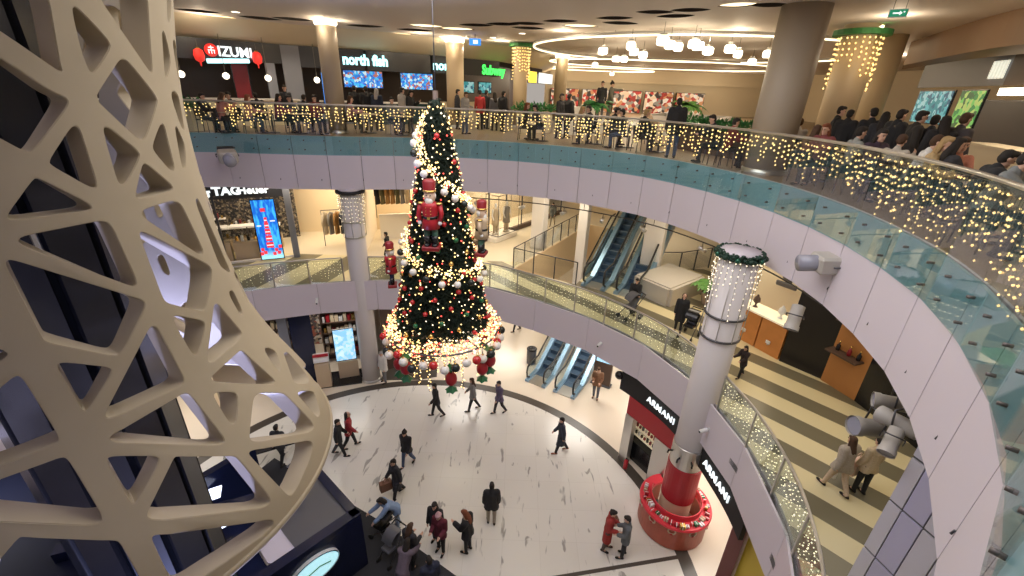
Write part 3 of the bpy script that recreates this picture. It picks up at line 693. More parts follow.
for k in range(12000):
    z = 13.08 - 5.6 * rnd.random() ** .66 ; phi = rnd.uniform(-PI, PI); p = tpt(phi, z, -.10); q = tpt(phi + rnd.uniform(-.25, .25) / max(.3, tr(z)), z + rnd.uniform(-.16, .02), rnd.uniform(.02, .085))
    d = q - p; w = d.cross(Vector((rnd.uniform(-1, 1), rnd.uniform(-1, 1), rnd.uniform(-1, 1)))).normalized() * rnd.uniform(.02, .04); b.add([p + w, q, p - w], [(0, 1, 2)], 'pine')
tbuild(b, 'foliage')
b = MB(); b.tube([(X0, Y0, 7.0), (X0, Y0, 13.2)], .06, 'dark_wood', 8); tbuild(b, 'trunk')
b = MB(); b.tube([(X0, Y0, 13.1), (X0, Y0, ZC)], .012, 'dark_steel', 5); tbuild(b, 'hanging_cable')
b = MB(); b.lathe([(1.5, 7.3), (1.53, 7.33), (1.5, 7.36), (1.47, 7.33), (1.5, 7.3)], (X0, Y0, 0), 'dark_steel', 40)
for k in range(8): a = k * PI / 4; b.tube([(X0, Y0, 7.4), (X0 + 1.5 * math.cos(a), Y0 + 1.5 * math.sin(a), 7.33)], .02, 'dark_steel', 5)
tbuild(b, 'ring_frame')

def light_thing(label, pts, r, mats, group=None, wire=None, name='fairy_light_string', cat='string lights', rj=.15):
    o0 = pts[0]; root = thing(name, label, cat, o0, 0, group); b = MB()
    if wire:
        w = MB(); w.tube([Vector(p) - Vector(o0) for p in wire], .007, 'pine_wire', 4); w.build('wire', root)
    for i, p in enumerate(pts): b.octa(Vector(p) - Vector(o0), r * rnd.uniform(1 - rj, 1 + rj), mats[i % len(mats)])
    o = b.build('bulbs', root); o['kind'] = 'stuff'; return root
for k in range(12):
    W = [tpt(-PI + k * PI / 6 + .5 * math.sin(i * .5 + k), 12.95 - 5.4 * i / 60, .05) for i in range(61)]
    pts = []
    for i in range(74):
        z = 13.05 - 5.55 * ((i + rnd.random()) / 74) ** .7; phi = -PI + (k + rnd.random()) * PI / 6; pts.append(tpt(phi, z, rnd.uniform(.03, .09)))
    light_thing('string of warm and red bulbs running down the tree, %s strand round from its back' % ORD[k], pts, .023, ['bulb_warm', 'bulb_white', 'bulb_warm', 'bulb_warm', 'bulb_red', 'bulb_warm', 'bulb_white'], 'light strings down the tree', W)
# golden garland winding down the tree
GP = [(-2.6, 12.75), (-1.6, 12.35), (0, 11.42), (1.0, 10.95), (1.7, 10.7), (3.2, 10.2), (4.5, 9.95), (5.4, 9.55), (6.28, 9.25), (7.2, 9.15), (8.2, 9.15), (9.4, 8.9)]
def gz(u):
    for i in range(len(GP) - 1):
        if GP[i][0] <= u <= GP[i + 1][0]:
            t = (u - GP[i][0]) / (GP[i + 1][0] - GP[i][0]); return GP[i][1] + t * (GP[i + 1][1] - GP[i][1])
pts = []
for k in range(800):
    u = -2.6 + 12 * rnd.random(); z = gz(u); q = tpt(u, z, .1); f = rnd.uniform(0, 2 * PI); rr = .11 * math.sqrt(rnd.random())
    pts.append(q + Vector((rr * math.cos(f), rr * math.sin(f) * .6, rr * math.sin(f))))
wire = [tpt(-2.6 + 12 * i / 90, gz(-2.6 + 12 * i / 90 - 1e-6 if i else -2.6), .1) for i in range(91)]
light_thing('thick glowing golden garland winding down round the tree', pts, .022, ['bulb_warm', 'bulb_warm', 'bulb_white'], None, wire, 'light_garland')
pts = []
for k in range(1150):
    a = rnd.uniform(0, 2 * PI); f = rnd.uniform(0, 2 * PI); rr = math.sqrt(rnd.random()); R_ = 1.38 + .20 * rr * math.cos(f)
    pts.append(Vector((X0 + R_ * math.cos(a), Y0 + R_ * math.sin(a), 7.40 + .24 * rr * math.sin(f))))
light_thing('wide glowing golden skirt of lights round the bottom of the tree', pts, .027, ['bulb_warm', 'bulb_warm', 'bulb_white', 'bulb_warm', 'bulb_red'], None, [(X0 + 1.4 * math.cos(i * PI / 20), Y0 + 1.4 * math.sin(i * PI / 20), 7.36) for i in range(41)], 'light_skirt')
for k in range(16):
    a = 2 * PI * k / 16 + .2; R_ = rnd.uniform(.25, 1.0); L = rnd.uniform(.9, 1.9); x, y = X0 + R_ * math.cos(a), Y0 + R_ * math.sin(a)
    pts = [(x + rnd.uniform(-.05, .05), y + rnd.uniform(-.05, .05), 7.3 - L * (i + .5) / 26) for i in range(26)]
    light_thing('golden light strand dangling straight down below the tree', pts, .025, ['bulb_warm', 'bulb_warm', 'bulb_white'], 'light strands dangling under the tree', [(x, y, 7.4), (x, y, 7.3 - L)])
# baubles
K('ball_white', (.80, .78, .74), .35); K('ball_dark', (.015, .02, .018), .25); K('ball_red', (.5, .015, .02), .25, coat=.5); K('ball_gold', (.75, .5, .16), .25, .9); K('ball_green', (.02, .16, .06), .3)
def make_bauble(m):
    r = thing('bauble', '', 'bauble'); b = MB(); b.ball((0, 0, -.1), .1, m, 14, 10); b.build('ball', r)
    b = MB(); b.lathe([(.022, -.005), (.022, .02), (.01, .025)], (0, 0, 0), 'gold', 8); b.tube([(0, 0, .02), (0, 0, .1)], .004, 'wire', 4); b.build('cap', r); return r
proto = {m: make_bauble(m) for m in ('ball_white', 'ball_dark', 'ball_red', 'ball_gold', 'ball_green')}
used = set()
def bauble(m, p, s, label, group):
    if m not in used:
        used.add(m); o = proto[m]; o.location = p; o['label'] = label; o['group'] = group; o.scale = (s, s, s); return
    dup(proto[m], p, 0, label, group, scale=(s, s, s))
for k in range(34):
    u = -2.2 + 11.2 * k / 33; p = tpt(u, gz(u) - .12, .2)
    m = 'ball_white' if k % 3 else 'ball_dark'
    bauble(m, p, .85, 'large %s bauble hung along the golden garland on the tree' % ('white' if k % 3 else 'black'), ('white' if k % 3 else 'black') + ' baubles along the golden garland')
for k in range(36):
    a = 2 * PI * k / 36; R_ = 1.56 + .05 * math.sin(k * 2.1); m = ('ball_white', 'ball_dark', 'ball_white', 'ball_red')[k % 4]; nm = {'ball_white': 'white', 'ball_dark': 'black', 'ball_red': 'red'}[m]
    bauble(m, (X0 + R_ * math.cos(a), Y0 + R_ * math.sin(a), 7.14 + .08 * math.sin(k * 1.7)), 1.15, '%s bauble hanging from the glowing skirt at the bottom of the tree' % nm, nm + ' baubles under the glowing skirt')
for k in range(110):
    z = 12.7 - 5.1 * math.sqrt((k + .5) / 110); phi = k * 2.39996; m = ('ball_red', 'ball_red', 'ball_gold', 'ball_red', 'ball_green')[k % 5]; nm = {'ball_red': 'red', 'ball_gold': 'gold', 'ball_green': 'green'}[m]
    bauble(m, tpt(phi, z, .06), .62, 'small %s bauble tucked into the dark tree branches' % nm, 'small %s baubles in the tree branches' % nm)
# sweets hanging below
def make_sweet():
    r = thing('sweet_ornament', '', 'ornament'); b = MB(); b.ball((0, 0, -.3), .125, 'red', 14, 10, (1, 1, 1.25)); b.build('sweet', r)
    for s in (1, -1):
        b = MB(); vs = [(0, 0, -.3 + s * .14)]
        n = 12
        for k in range(n): q = 2 * PI * k / n; vs.append(((.11 + .03 * (k % 2)) * math.cos(q), (.11 + .03 * (k % 2)) * math.sin(q), -.3 + s * (.27 + .02 * (k % 2))))
        b.add(vs, [(0, 1 + k, 1 + (k + 1) % n) for k in range(n)] + [tuple(range(1, n + 1))], 'ball_green'); b.build('wrapper', r)
    b = MB(); b.tube([(0, 0, -.05), (0, 0, .5)], .005, 'wire', 4); b.build('ribbon', r); return r
sw = make_sweet()
for k, (a, R_, z) in enumerate(((-1.15, 1.3, 6.3), (-.75, 1.42, 6.5), (.12, 1.3, 6.25), (.82, 1.35, 6.25), (.98, 1.45, 6.42), (2.1, 1.35, 6.3), (2.9, 1.3, 6.4), (3.8, 1.4, 6.3))):
    p = (X0 + R_ * math.cos(FRONT + a), Y0 + R_ * math.sin(FRONT + a), z + .62)
    lab = 'shiny red wrapped sweet ornament with green ends dangling beneath the glowing skirt'
    if k == 0: sw.location = p; sw['label'] = lab; sw['group'] = 'red sweet ornaments under the tree'; sw.scale = (1.25,) * 3
    else: dup(sw, p, k * .7, lab, 'red sweet ornaments under the tree')
# nutcracker figures
K('face_tan', (.70, .50, .36), .5); K('beard', (.85, .83, .78), .8); K('trouser_green', (.05, .13, .09), .6)
def nutcracker(p, h, ang, label, coat='red', trous='trouser_green', hat='crimson'):
    r = thing('nutcracker_figure', label, 'nutcracker', p, ang + PI / 2); s = h / 1.85
    def bd(b, n, par=r): o = b.build(n, par); b_ = o; return o
    b = MB(); b.box((0, 0, .06), (.46, .34, .12), 'crimson', bev=.02); bd(b, 'stand')
    for x in (-.1, .1):
        b = MB(); b.tube([(x, 0, .12), (x, 0, .62)], [.075, .085], trous, 12); b.tube([(x, .0, .12), (x, 0, .40)], [.085, .09], 'black', 12); b.ball((x, -.04, .15), .085, 'black', 10, 6, (1, 1.4, .6)); bd(b, 'leg')
    b = MB(); b.lathe([(.10, .58), (.235, .60), (.20, .8), (.185, .92), (.22, 1.15), (.215, 1.24), (.1, 1.29)], (0, 0, 0), coat, 20); cb = bd(b, 'coat')
    b = MB(); b.lathe([(.197, .86), (.20, .86), (.20, .93), (.19, .93)], (0, 0, 0), 'black', 20); b.box((0, -.2, .895), (.07, .02, .07), 'gold'); b.build('belt', cb)
    b = MB()
    for z in (1.0, 1.08, 1.16):
        for x in (-.06, .06): b.ball((x, -.205, z), .016, 'gold', 6, 4)
    b.build('button_row', cb)
    for x in (-1, 1):
        b = MB(); b.tube([(x * .24, 0, 1.2), (x * .29, -.01, .98), (x * .26, -.07, .8)], [.07, .062, .055], coat, 10); b.ball((x * .26, -.08, .75), .055, 'white_paint', 8, 6); b.lathe([(.02, 1.225), (.10, 1.23), (.09, 1.26), (.02, 1.27)], (x * .22, 0, 0), 'gold', 12); bd(b, 'arm')
    b = MB(); b.lathe([(.08, 1.26), (.13, 1.3), (.145, 1.42), (.13, 1.52), (.06, 1.55)], (0, 0, 0), 'face_tan', 18); b.ball((0, -.15, 1.42), .03, 'face_tan', 6, 5)
    for x in (-.05, .05): b.ball((x, -.135, 1.46), .018, 'eye', 6, 5)
    bd(b, 'head')
    b = MB(); b.ball((0, -.09, 1.31), .10, 'beard', 10, 8, (1, .8, 1.1)); b.ball((0, .05, 1.42), .15, 'beard', 10, 8, (1.05, .8, 1)); bd(b, 'beard')
    b = MB(); b.lathe([(.15, 1.52), (.16, 1.54), (.15, 1.56), (.165, 1.78), (.12, 1.83), (0, 1.85)], (0, 0, 0), hat, 18); b.lathe([(.152, 1.53), (.168, 1.535), (.16, 1.58), (.15, 1.58)], (0, 0, 0), 'gold', 18); bd(b, 'hat')
    r.scale = (s, s, s)
def nut(phi, z, h, label, dr=.22, **k):
    p = tpt(phi, z + .3, dr); nutcracker((p.x, p.y, z), h, FRONT + phi, label, **k)
nut(-.22, 9.85, 1.62, 'tall nutcracker soldier in a red coat standing on the front of the tree')
nut(1.2, 9.5, 1.4, 'smaller nutcracker soldier in a tan coat on the escalator side of the tree', dr=.3, coat='tan')
nut(-1.5, 8.6, 1.2, 'small red nutcracker soldier on the tree side toward the slim column', dr=.3, trous='navy')

# ------------------------------------------------------------------ people
def capsule_cloud(segs, balls=()):
    """closed tapered pieces, one after the other, ready to be fused into a single skin"""
    vs = []; fs = []
    def hull(pts):
        bm = bmesh.new(); q = [bm.verts.new(p) for p in pts]; bmesh.ops.convex_hull(bm, input=q)
        for x in [x for x in bm.verts if not x.link_faces]: bm.verts.remove(x)
        bm.verts.index_update(); o = len(vs); vs.extend(x.co.copy() for x in bm.verts); fs.extend([[o + x.index for x in f.verts] for f in bm.faces]); bm.free()
    def sph(c, r, n=8, m=5):
        c = Vector(c); r = r if hasattr(r, '__len__') else (r, r, r); out = [c + Vector((0, 0, r[2])), c - Vector((0, 0, r[2]))]
        for i in range(1, m):
            p = -PI / 2 + PI * i / m
            for k in range(n): q = 2 * PI * k / n; out.append(c + Vector((r[0] * math.cos(p) * math.cos(q), r[1] * math.cos(p) * math.sin(q), r[2] * math.sin(p))))
        return out
    for a, ra, b, rb in segs: hull(sph(a, ra) + sph(b, rb))
    for c, r in balls: hull(sph(c, r, 14, 9))
    return vs, fs
def fuse(name, segs, balls, vox, m, smooth=3):
    vs, fs = capsule_cloud(segs, balls); me = bpy.data.meshes.new(name); me.from_pydata(vs, [], fs)
    o = bpy.data.objects.new(name, me); COL.objects.link(o)
    r = o.modifiers.new('r', 'REMESH'); r.mode = 'VOXEL'; r.voxel_size = vox; r.use_smooth_shade = True
    if smooth: s = o.modifiers.new('s', 'SMOOTH'); s.factor = .5; s.iterations = smooth
    dg = bpy.context.evaluated_depsgraph_get(); nm = bpy.data.meshes.new_from_object(o.evaluated_get(dg)); bpy.data.objects.remove(o)
    nm.name = name; nm.materials.clear(); nm.materials.append(M[m]); return nm
def rotx(v, a): return Vector((v[0], v[1] * math.cos(a) - v[2] * math.sin(a), v[1] * math.sin(a) + v[2] * math.cos(a)))
# a pose: lean, thigh swing and knee for each leg, arm swing / outward / elbow for each arm, head pitch. The figure looks along +y.
POSES = {
 'stand': dict(lean=.03, leg=((.05, .03), (-.04, .03)), arm=((.05, .14, .25), (.02, .14, .3)), head=.15),
 'walk':  dict(lean=.06, leg=((.28, .08), (-.24, .25)), arm=((-.22, .09, .2), (.25, .09, .45)), head=.05),
 'walk2': dict(lean=.06, leg=((-.22, .28), (.25, .06)), arm=((.25, .09, .5), (-.2, .10, .25)), head=.1),
 'carry': dict(lean=.02, leg=((.06, .05), (-.05, .05)), arm=((.10, .10, 1.35), (.05, .10, 1.5)), head=.3),
 'phone': dict(lean=.05, leg=((.03, .02), (.0, .05)), arm=((.45, .03, 1.7), (.0, .14, .3)), head=.45),
 'push':  dict(lean=.12, leg=((.25, .10), (-.24, .25)), arm=((.55, .08, .8), (.55, .08, .8)), head=.1),
 'bend':  dict(lean=.75, leg=((.10, .15), (-.05, .12)), arm=((.75, .05, .3), (.85, .05, .3)), head=.2),
 'sit':   dict(lean=.12, leg=((1.45, 1.45), (1.40, 1.40)), arm=((.55, .1, 1.1), (.60, .1, 1.0)), head=.15),
 'sit2':  dict(lean=.30, leg=((1.50, 1.40), (1.35, 1.5)), arm=((.85, .15, .7), (.9, .1, 1.3)), head=.3),
 'reach': dict(lean=.05, leg=((.05, .05), (-.05, .05)), arm=((1.5, .2, .15), (.1, .14, .3)), head=.0),
}
def skeleton(pose):
    P = POSES[pose]; J = {}; hipz = .93
    J['pelvis'] = Vector((0, 0, hipz))
    for s, (th, kn) in zip((-1, 1), P['leg']):
        h = Vector((s * .095, 0, hipz - .03)); k = h + Vector((s * .005, math.sin(th) * .43, -math.cos(th) * .43)); a = th - kn
        f = k + Vector((0, math.sin(a) * .41, -math.cos(a) * .41)); n = 'l' if s < 0 else 'r'
        tip = max(-.5, min(.2, a * .5)) if abs(th) < 1 else 0
        toe = f + Vector((s * .02, .15, -.045 + (tip * .12 if tip < 0 else tip * .1))); heel = f + Vector((0, -.05, -.045 - (tip * .05)))
        J[n + 'hip'], J[n + 'knee'], J[n + 'ank'], J[n + 'toe'], J[n + 'heel'] = h, k, f, toe, heel
    L = P['lean']; R = lambda v: J['pelvis'] + rotx(v, -L)
    J['waist'], J['chest'], J['neck'] = R((0, 0, .17)), R((0, .005, .38)), R((0, -.01, .56))
    hp = -(L * .4 + P['head'])
    J['head'] = J['neck'] + rotx((0, .025, .155), hp * .7); J['hp'] = hp
    for s, (sw, ab, el) in zip((-1, 1), P['arm']):
        n = 'l' if s < 0 else 'r'; S_ = R((s * .175, -.01, .485)); d = Vector((s * math.sin(ab), math.sin(sw) * math.cos(ab), -math.cos(sw) * math.cos(ab)))
        E_ = S_ + d * .29; a = sw + el; d2 = Vector((s * math.sin(ab) * (.4 if el < 1 else -1.6), math.sin(a), -math.cos(a))).normalized(); W = E_ + d2 * .25
        J[n + 'sho'], J[n + 'elb'], J[n + 'wri'], J[n + 'hd'] = S_, E_, W, d2
    # settle on the floor
    lo = min(min(J[n + q].z for q in ('toe', 'heel')) for n in 'lr') - .02
    for k in J:
        if isinstance(J[k], Vector) and k not in ('lhd', 'rhd'): J[k] = J[k] - Vector((0, 0, lo))
    return J
CACHE = {}
def body_mesh(pose):
    key = 'body_' + pose
    if key in CACHE: return CACHE[key]
    J = skeleton(pose); hd = J['head']; hp = J['hp']; seg = []; A = lambda a, ra, b, rb: seg.append((a, ra, b, rb))
    A(J['pelvis'], (.15, .10, .09), J['waist'], (.125, .085, .08)); A(J['waist'], (.125, .085, .08), J['chest'], (.155, .10, .10)); A(J['chest'], (.155, .10, .10), J['neck'] - Vector((0, 0, .05)), (.09, .06, .04))
    A(J['neck'] - Vector((0, 0, .03)), .055, hd - Vector((0, .01, .05)), .05)
    H = lambda v: hd + rotx(v, hp)
    for n, s in (('l', -1), ('r', 1)):
        A(J['chest'] + Vector((s * .05, 0, .06)), .07, J[n + 'sho'], .058); A(J[n + 'sho'], .054, J[n + 'elb'], .041); A(J[n + 'elb'], .041, J[n + 'wri'], .027)
        A(J[n + 'hip'], .088, J[n + 'knee'], .058); A(J[n + 'knee'], .057, J[n + 'ank'], .037); A(J[n + 'ank'] + Vector((0, 0, -.01)), .036, J[n + 'toe'], .026); A(J[n + 'heel'] + Vector((0, .02, .01)), .03, J[n + 'toe'], .024)
        d = J[n + 'hd']; w = J[n + 'wri']; side = Vector((0, 1, 0)) if abs(d.y) < .8 else Vector((1, 0, 0)) * -s
        side = (side - d * side.dot(d)).normalized(); pal = d.cross(side).normalized()
        if pal.x * s > 0: pal = -pal
        A(w, .026, w + d * .07, .03); kn = w + d * .085
        for i in range(4):
            o = (i - 1.5) * .019; ln = (.07, .08, .076, .058)[i]; r0 = kn + side * -o; c1 = r0 + d * ln * .5 + pal * .006; c2 = c1 + (d * .75 + pal * .65).normalized() * ln * .5
            A(r0 - d * .03, .0115, r0, .0105); A(r0, .0105, c1, .0095); A(c1, .0095, c2, .008)
        t0 = w + d * .03 + side * .026; t1 = t0 + (d * .7 + side * .7).normalized() * .035; A(w + d * .02, .016, t0, .013); A(t0, .013, t1, .0105); A(t1, .0105, t1 + (d + pal * .4).normalized() * .028, .009)
    balls = [(H((0, -.008, .025)), (.076, .094, .10)), (H((0, .02, -.055)), (.058, .068, .062)), (H((0, .094, -.008)), (.014, .020, .022)), (H((-.077, -.005, -.005)), (.012, .022, .032)), (H((.077, -.005, -.005)), (.012, .022, .032)), (H((0, .075, -.095)), (.025, .02, .018))]
    CACHE[key] = fuse(key, seg, balls, .0095, 'skin', 1); return CACHE[key]
def face_mesh(pose):
    key = 'face_' + pose
    if key in CACHE: return CACHE[key]
    J = skeleton(pose); H = lambda v: J['head'] + rotx(v, J['hp']); b = MB()
    for s in (-1, 1): b.ball(H((s * .031, .082, .012)), .010, 'eye', 8, 6); b.tube([H((s * .016, .090, .034)), H((s * .046, .082, .034))], .005, 'eye', 5)
    b.tube([H((-.022, .087, -.062)), H((0, .091, -.064)), H((.022, .087, -.062))], .005, 'lip', 5)
    o = b.build('face'); me = o.data; bpy.data.objects.remove(o); CACHE[key] = me; return me
K('lip', (.45, .15, .13), .5)
def top_mesh(pose, kind):
    key = 'top_%s_%s' % (pose, kind)
    if key in CACHE: return CACHE[key]
    J = skeleton(pose); seg = []; A = lambda a, ra, b, rb: seg.append((a, ra, b, rb)); f = {'jacket': .044, 'puffer': .072, 'long': .048, 'shirt': .018}[kind]
    e = lambda r: tuple(x + f for x in r) if hasattr(r, '__len__') else r + f * .75
    A(J['pelvis'] + Vector((0, 0, -.02)), e((.152, .105, .06)), J['waist'], e((.13, .092, .08))); A(J['waist'], e((.13, .092, .08)), J['chest'], e((.158, .105, .10))); A(J['chest'], e((.158, .105, .10)), J['neck'] - Vector((0, 0, .055)), (.085 + f * .5, .068 + f * .5, .04))
    A(J['neck'] - Vector((0, 0, .05)), .066 + f * .6, J['neck'] + Vector((0, .0, .0)), .06 + f * .4)
    for n, s in (('l', -1), ('r', 1)):
        A(J['chest'] + Vector((s * .05, 0, .06)), e(.07), J[n + 'sho'], e(.058)); A(J[n + 'sho'], e(.058), J[n + 'elb'], e(.046)); A(J[n + 'elb'], e(.046), J[n + 'wri'] - J[n + 'hd'] * .01, e(.032))
    if kind == 'long':
        for n in 'lr':
            k = J[n + 'knee']; A(J['pelvis'], (.165, .125, .06), J[n + 'hip'].lerp(k, .45), (.115, .12, .05)); A(J[n + 'hip'].lerp(k, .45), (.115, .12, .05), k, (.115, .11, .03))
        for t_, r_ in ((.3, .135), (.5, .135), (.7, .13), (.9, .125)): A(J['lhip'].lerp(J['lknee'], t_), (r_, r_, .06), J['rhip'].lerp(J['rknee'], t_), (r_, r_, .06))
        for s in (-1, 1): A(J['pelvis'] + Vector((s * .06, 0, -.1)), (.14, .15, .06), (J['lhip'].lerp(J['lknee'], 1.0) + J['rhip'].lerp(J['rknee'], 1.0)) / 2 + Vector((s * .10, 0, 0)), (.12, .15, .03))
    elif POSES[pose]['leg'][0][0] < 1:
        for n in 'lr': A(J['pelvis'], e((.15, .108, .05)), J[n + 'hip'].lerp(J[n + 'knee'], .32), e((.095, .10, .02)))
    CACHE[key] = fuse(key, seg, (), .017, 'black_matte', 2); return CACHE[key]
def leg_mesh(pose):
    key = 'legs_' + pose
    if key in CACHE: return CACHE[key]
    J = skeleton(pose); seg = []; A = lambda a, ra, b, rb: seg.append((a, ra, b, rb))
    A(J['waist'] - Vector((0, 0, .06)), (.135, .095, .04), J['pelvis'], (.155, .11, .08))
    for n, s in (('l', -1), ('r', 1)): A(J['pelvis'] + Vector((s * .06, 0, -.02)), .095, J[n + 'hip'], .102); A(J[n + 'hip'], .102, J[n + 'knee'], .074); A(J[n + 'knee'], .074, J[n + 'ank'] + Vector((0, 0, .02)), .056)
    CACHE[key] = fuse(key, seg, (), .017, 'black_matte', 2); return CACHE[key]
def shoe_mesh(pose, n):
    key = 'shoe_%s_%s' % (pose, n)
    if key in CACHE: return CACHE[key]
    J = skeleton(pose); d = Vector((0, 0, .012)); seg = [(J[n + 'heel'] + Vector((0, .01, .012)), (.042, .045, .032), J[n + 'toe'] + d, (.042, .055, .03)), (J[n + 'heel'] + Vector((0, .03, .03)), .045, J[n + 'ank'] + Vector((0, 0, .03)), .05)]
    CACHE[key] = fuse(key, seg, (), .012, 'black', 2); return CACHE[key]
def hair_mesh(pose, kind):
    key = 'hair_%s_%s' % (pose, kind)
    if key in CACHE: return CACHE[key]
    J = skeleton(pose); H = lambda v: J['head'] + rotx(v, J['hp'])
    balls = [(H((0, -.028, .045)), (.086, .092, .092)), (H((0, -.045, -.01)), (.082, .07, .08)), (H((0, .02, .085)), (.07, .075, .05))]; seg = []
    if kind == 'long': seg = [(H((0, -.06, .0)), (.088, .055, .06), H((0, -.085, -.17)), (.09, .045, .06)), (H((0, -.085, -.15)), (.09, .045, .05), J['neck'] + Vector((0, -.13, -.14)), (.08, .03, .05)), (H((-.07, -.02, .02)), .03, H((-.075, -.02, -.15)), .028), (H((.07, -.02, .02)), .03, H((.075, -.02, -.15)), .028)]
    if kind == 'bun': balls.append((H((0, -.10, .08)), (.045, .045, .045)))
    if kind == 'hat': balls = [(H((0, -.01, .06)), (.093, .108, .082)), (H((0, -.03, .03)), (.094, .10, .06))]; seg = [(H((0, -.02, .115)), .06, H((0, -.05, .16)), .035)]
    if kind == 'hood': balls = [(H((0, -.055, .0)), (.105, .085, .125))]; seg = [(H((0, -.08, -.06)), (.09, .06, .06), J['neck'] + Vector((0, -.07, -.08)), (.11, .05, .05))]
    CACHE[key] = fuse(key, seg, balls, .012, 'eye', 2); return CACHE[key]
HAIR = {'dark': (.02, .015, .012), 'brown': (.07, .035, .018), 'blond': (.38, .25, .11), 'grey': (.35, .33, .31), 'red': (.20, .06, .025)}
def person(label, x, y, z, heading, pose='stand', top=('jacket', (.02, .02, .022)), legs=(.02, .022, .03), hair=('short', 'dark'), shoes=(.015, .013, .012), h=1.0, group=None, scarf=None):
    """heading: the world direction (degrees, anticlockwise from +x) the person faces"""
    r = thing('person', label, 'person', (x, y, z), math.radians(heading - 90), group); r.scale = (h, h, h)
    def part(n, me, m=None):
        o = bpy.data.objects.new(n, me); COL.objects.link(o); o.parent = r
        if m is not None: o.material_slots[0].link = 'OBJECT'; o.material_slots[0].material = m
        return o
    part('body', body_mesh(pose)); part('face', face_mesh(pose))
    part({'jacket': 'jacket', 'puffer': 'puffer_jacket', 'long': 'long_coat', 'shirt': 'shirt'}[top[0]], top_mesh(pose, top[0]), cloth(top[1]))
    part('trousers', leg_mesh(pose), cloth(legs))
    for n in 'lr': part('shoe', shoe_mesh(pose, n), cloth(shoes))
    hc = HAIR[hair[1]] if isinstance(hair[1], str) else hair[1]
    part({'hat': 'beanie', 'hood': 'hood'}.get(hair[0], 'hair'), hair_mesh(pose, hair[0]), cloth(hc))
    if scarf:
        J = skeleton(pose); b = MB(); c = J['neck'] + Vector((0, .01, .0)); b.tube([c + Vector((.085 * math.cos(a), .085 * math.sin(a), .012 * math.sin(3 * a))) for a in [2 * PI * k / 14 for k in range(14)]], .034, cloth(scarf), 8, True); b.build('scarf', r)
    return r

# ------------------------------------------------------------------ shops of the upper floor
def patch_material(name, cols, scale, estr, rough=.4):
    """a lit picture of soft coloured patches (posters, menu screens)"""
    m = bpy.data.materials.new(name); m.use_nodes = True; nt = m.node_tree; N = nt.nodes.new; L = nt.links.new; b = nt.nodes['Principled BSDF']
    tc = N('ShaderNodeTexCoord'); vo = N('ShaderNodeTexVoronoi'); vo.inputs['Scale'].default_value = scale; L(tc.outputs['Object'], vo.inputs['Vector'])
    sx = N('ShaderNodeSeparateColor'); L(vo.outputs['Color'], sx.inputs[0]); cr = N('ShaderNodeValToRGB'); cr.color_ramp.interpolation = 'CONSTANT'
    cr.color_ramp.elements[0].color = cols[0] + (1,); cr.color_ramp.elements[1].position = 1 - 1 / len(cols) ; cr.color_ramp.elements[1].color = cols[-1] + (1,)
    for i, c in enumerate(cols[1:-1]): e = cr.color_ramp.elements.new((i + 1) / len(cols)); e.color = c + (1,)
    L(sx.outputs[0], cr.inputs[0]); L(cr.outputs[0], b.inputs['Base Color']); L(cr.outputs[0], b.inputs['Emission Color']); b.inputs['Emission Strength'].default_value = estr; b.inputs['Roughness'].default_value = rough
    m.cycles.emission_sampling = 'NONE'; M[name] = m
patch_material('menu_blue', [(.01, .10, .45), (.02, .22, .75), (.02, .16, .60), (.05, .40, .85), (.45, .65, .8), (.35, .12, .10)], 11, .8)
patch_material('menu_cyan', [(.03, .25, .3), (.1, .42, .48), (.02, .12, .2), (.3, .55, .6)], 7, .6)
patch_material('menu_green', [(.05, .3, .08), (.2, .6, .15), (.5, .7, .2), (.05, .15, .05)], 6, .5)
patch_material('far_shop', [(.5, .06, .05), (.75, .6, .45), (.8, .75, .7), (.35, .05, .04), (.6, .3, .15), (.05, .04, .04), (.3, .28, .25)], 3.2, .30)
patch_material('goods', [(.05, .04, .04), (.35, .28, .20), (.6, .55, .5), (.12, .1, .1), (.4, .12, .08), (.7, .6, .45)], 7, .06)
patch_material('watch_wall', [(.02, .02, .025), (.16, .13, .09), (.03, .03, .04), (.30, .26, .2), (.06, .05, .05), (.02, .02, .02), (.14, .11, .08)], 13, .05)
patch_material('screen_mosaic', [(.25, .55, .85), (.45, .75, .92), (.6, .85, .95), (.3, .6, .9)], 7, .9)
def board(name, label, cat, p, q, z0, z1, m, t=.06, frame='black', group=None):
    root = thing(name, label, cat, (p[0], p[1], z0), 0, group); inv = Matrix.Translation((-p[0], -p[1], -z0))
    b = MB(); b.wall(p, q, z0, z1, t, frame); o = b.build('frame', root); o.matrix_parent_inverse = inv
    d = (Vector(q[:2]) - Vector(p[:2])).normalized(); n = Vector((d.y, -d.x)) * (t / 2 + .008); a = Vector(p[:2]) + d * .04 + n; c = Vector(q[:2]) - d * .04 + n
    b = MB(); b.wall(a, c, z0 + .04, z1 - .04, .012, m); o = b.build('picture', root); o.matrix_parent_inverse = inv
    return root
def blocks(sg, p, q, z, h, n, m='sign_white', fill=.72):
    """lit letter shapes too blurred to read"""
    p = Vector(p[:2]); q = Vector(q[:2]); d = (q - p) / n; b = MB()
    for k in range(n):
        a = p + d * (k + (1 - fill) / 2); c = p + d * (k + (1 + fill) / 2); t = (c - a); w = .22
        b.wall(a, a + t * w, z, z + h, .04, m); b.wall(a, c, z + h * (0 if k % 2 else .82), z + h * (.18 if k % 2 else 1), .04, m)
        if k % 3 != 1: b.wall(c - t * w, c, z, z + h * (1 if k % 2 else .6), .04, m)
    o = b.build('lettering', sg); o.matrix_parent_inverse = Matrix.Translation(-Vector(sg.location))
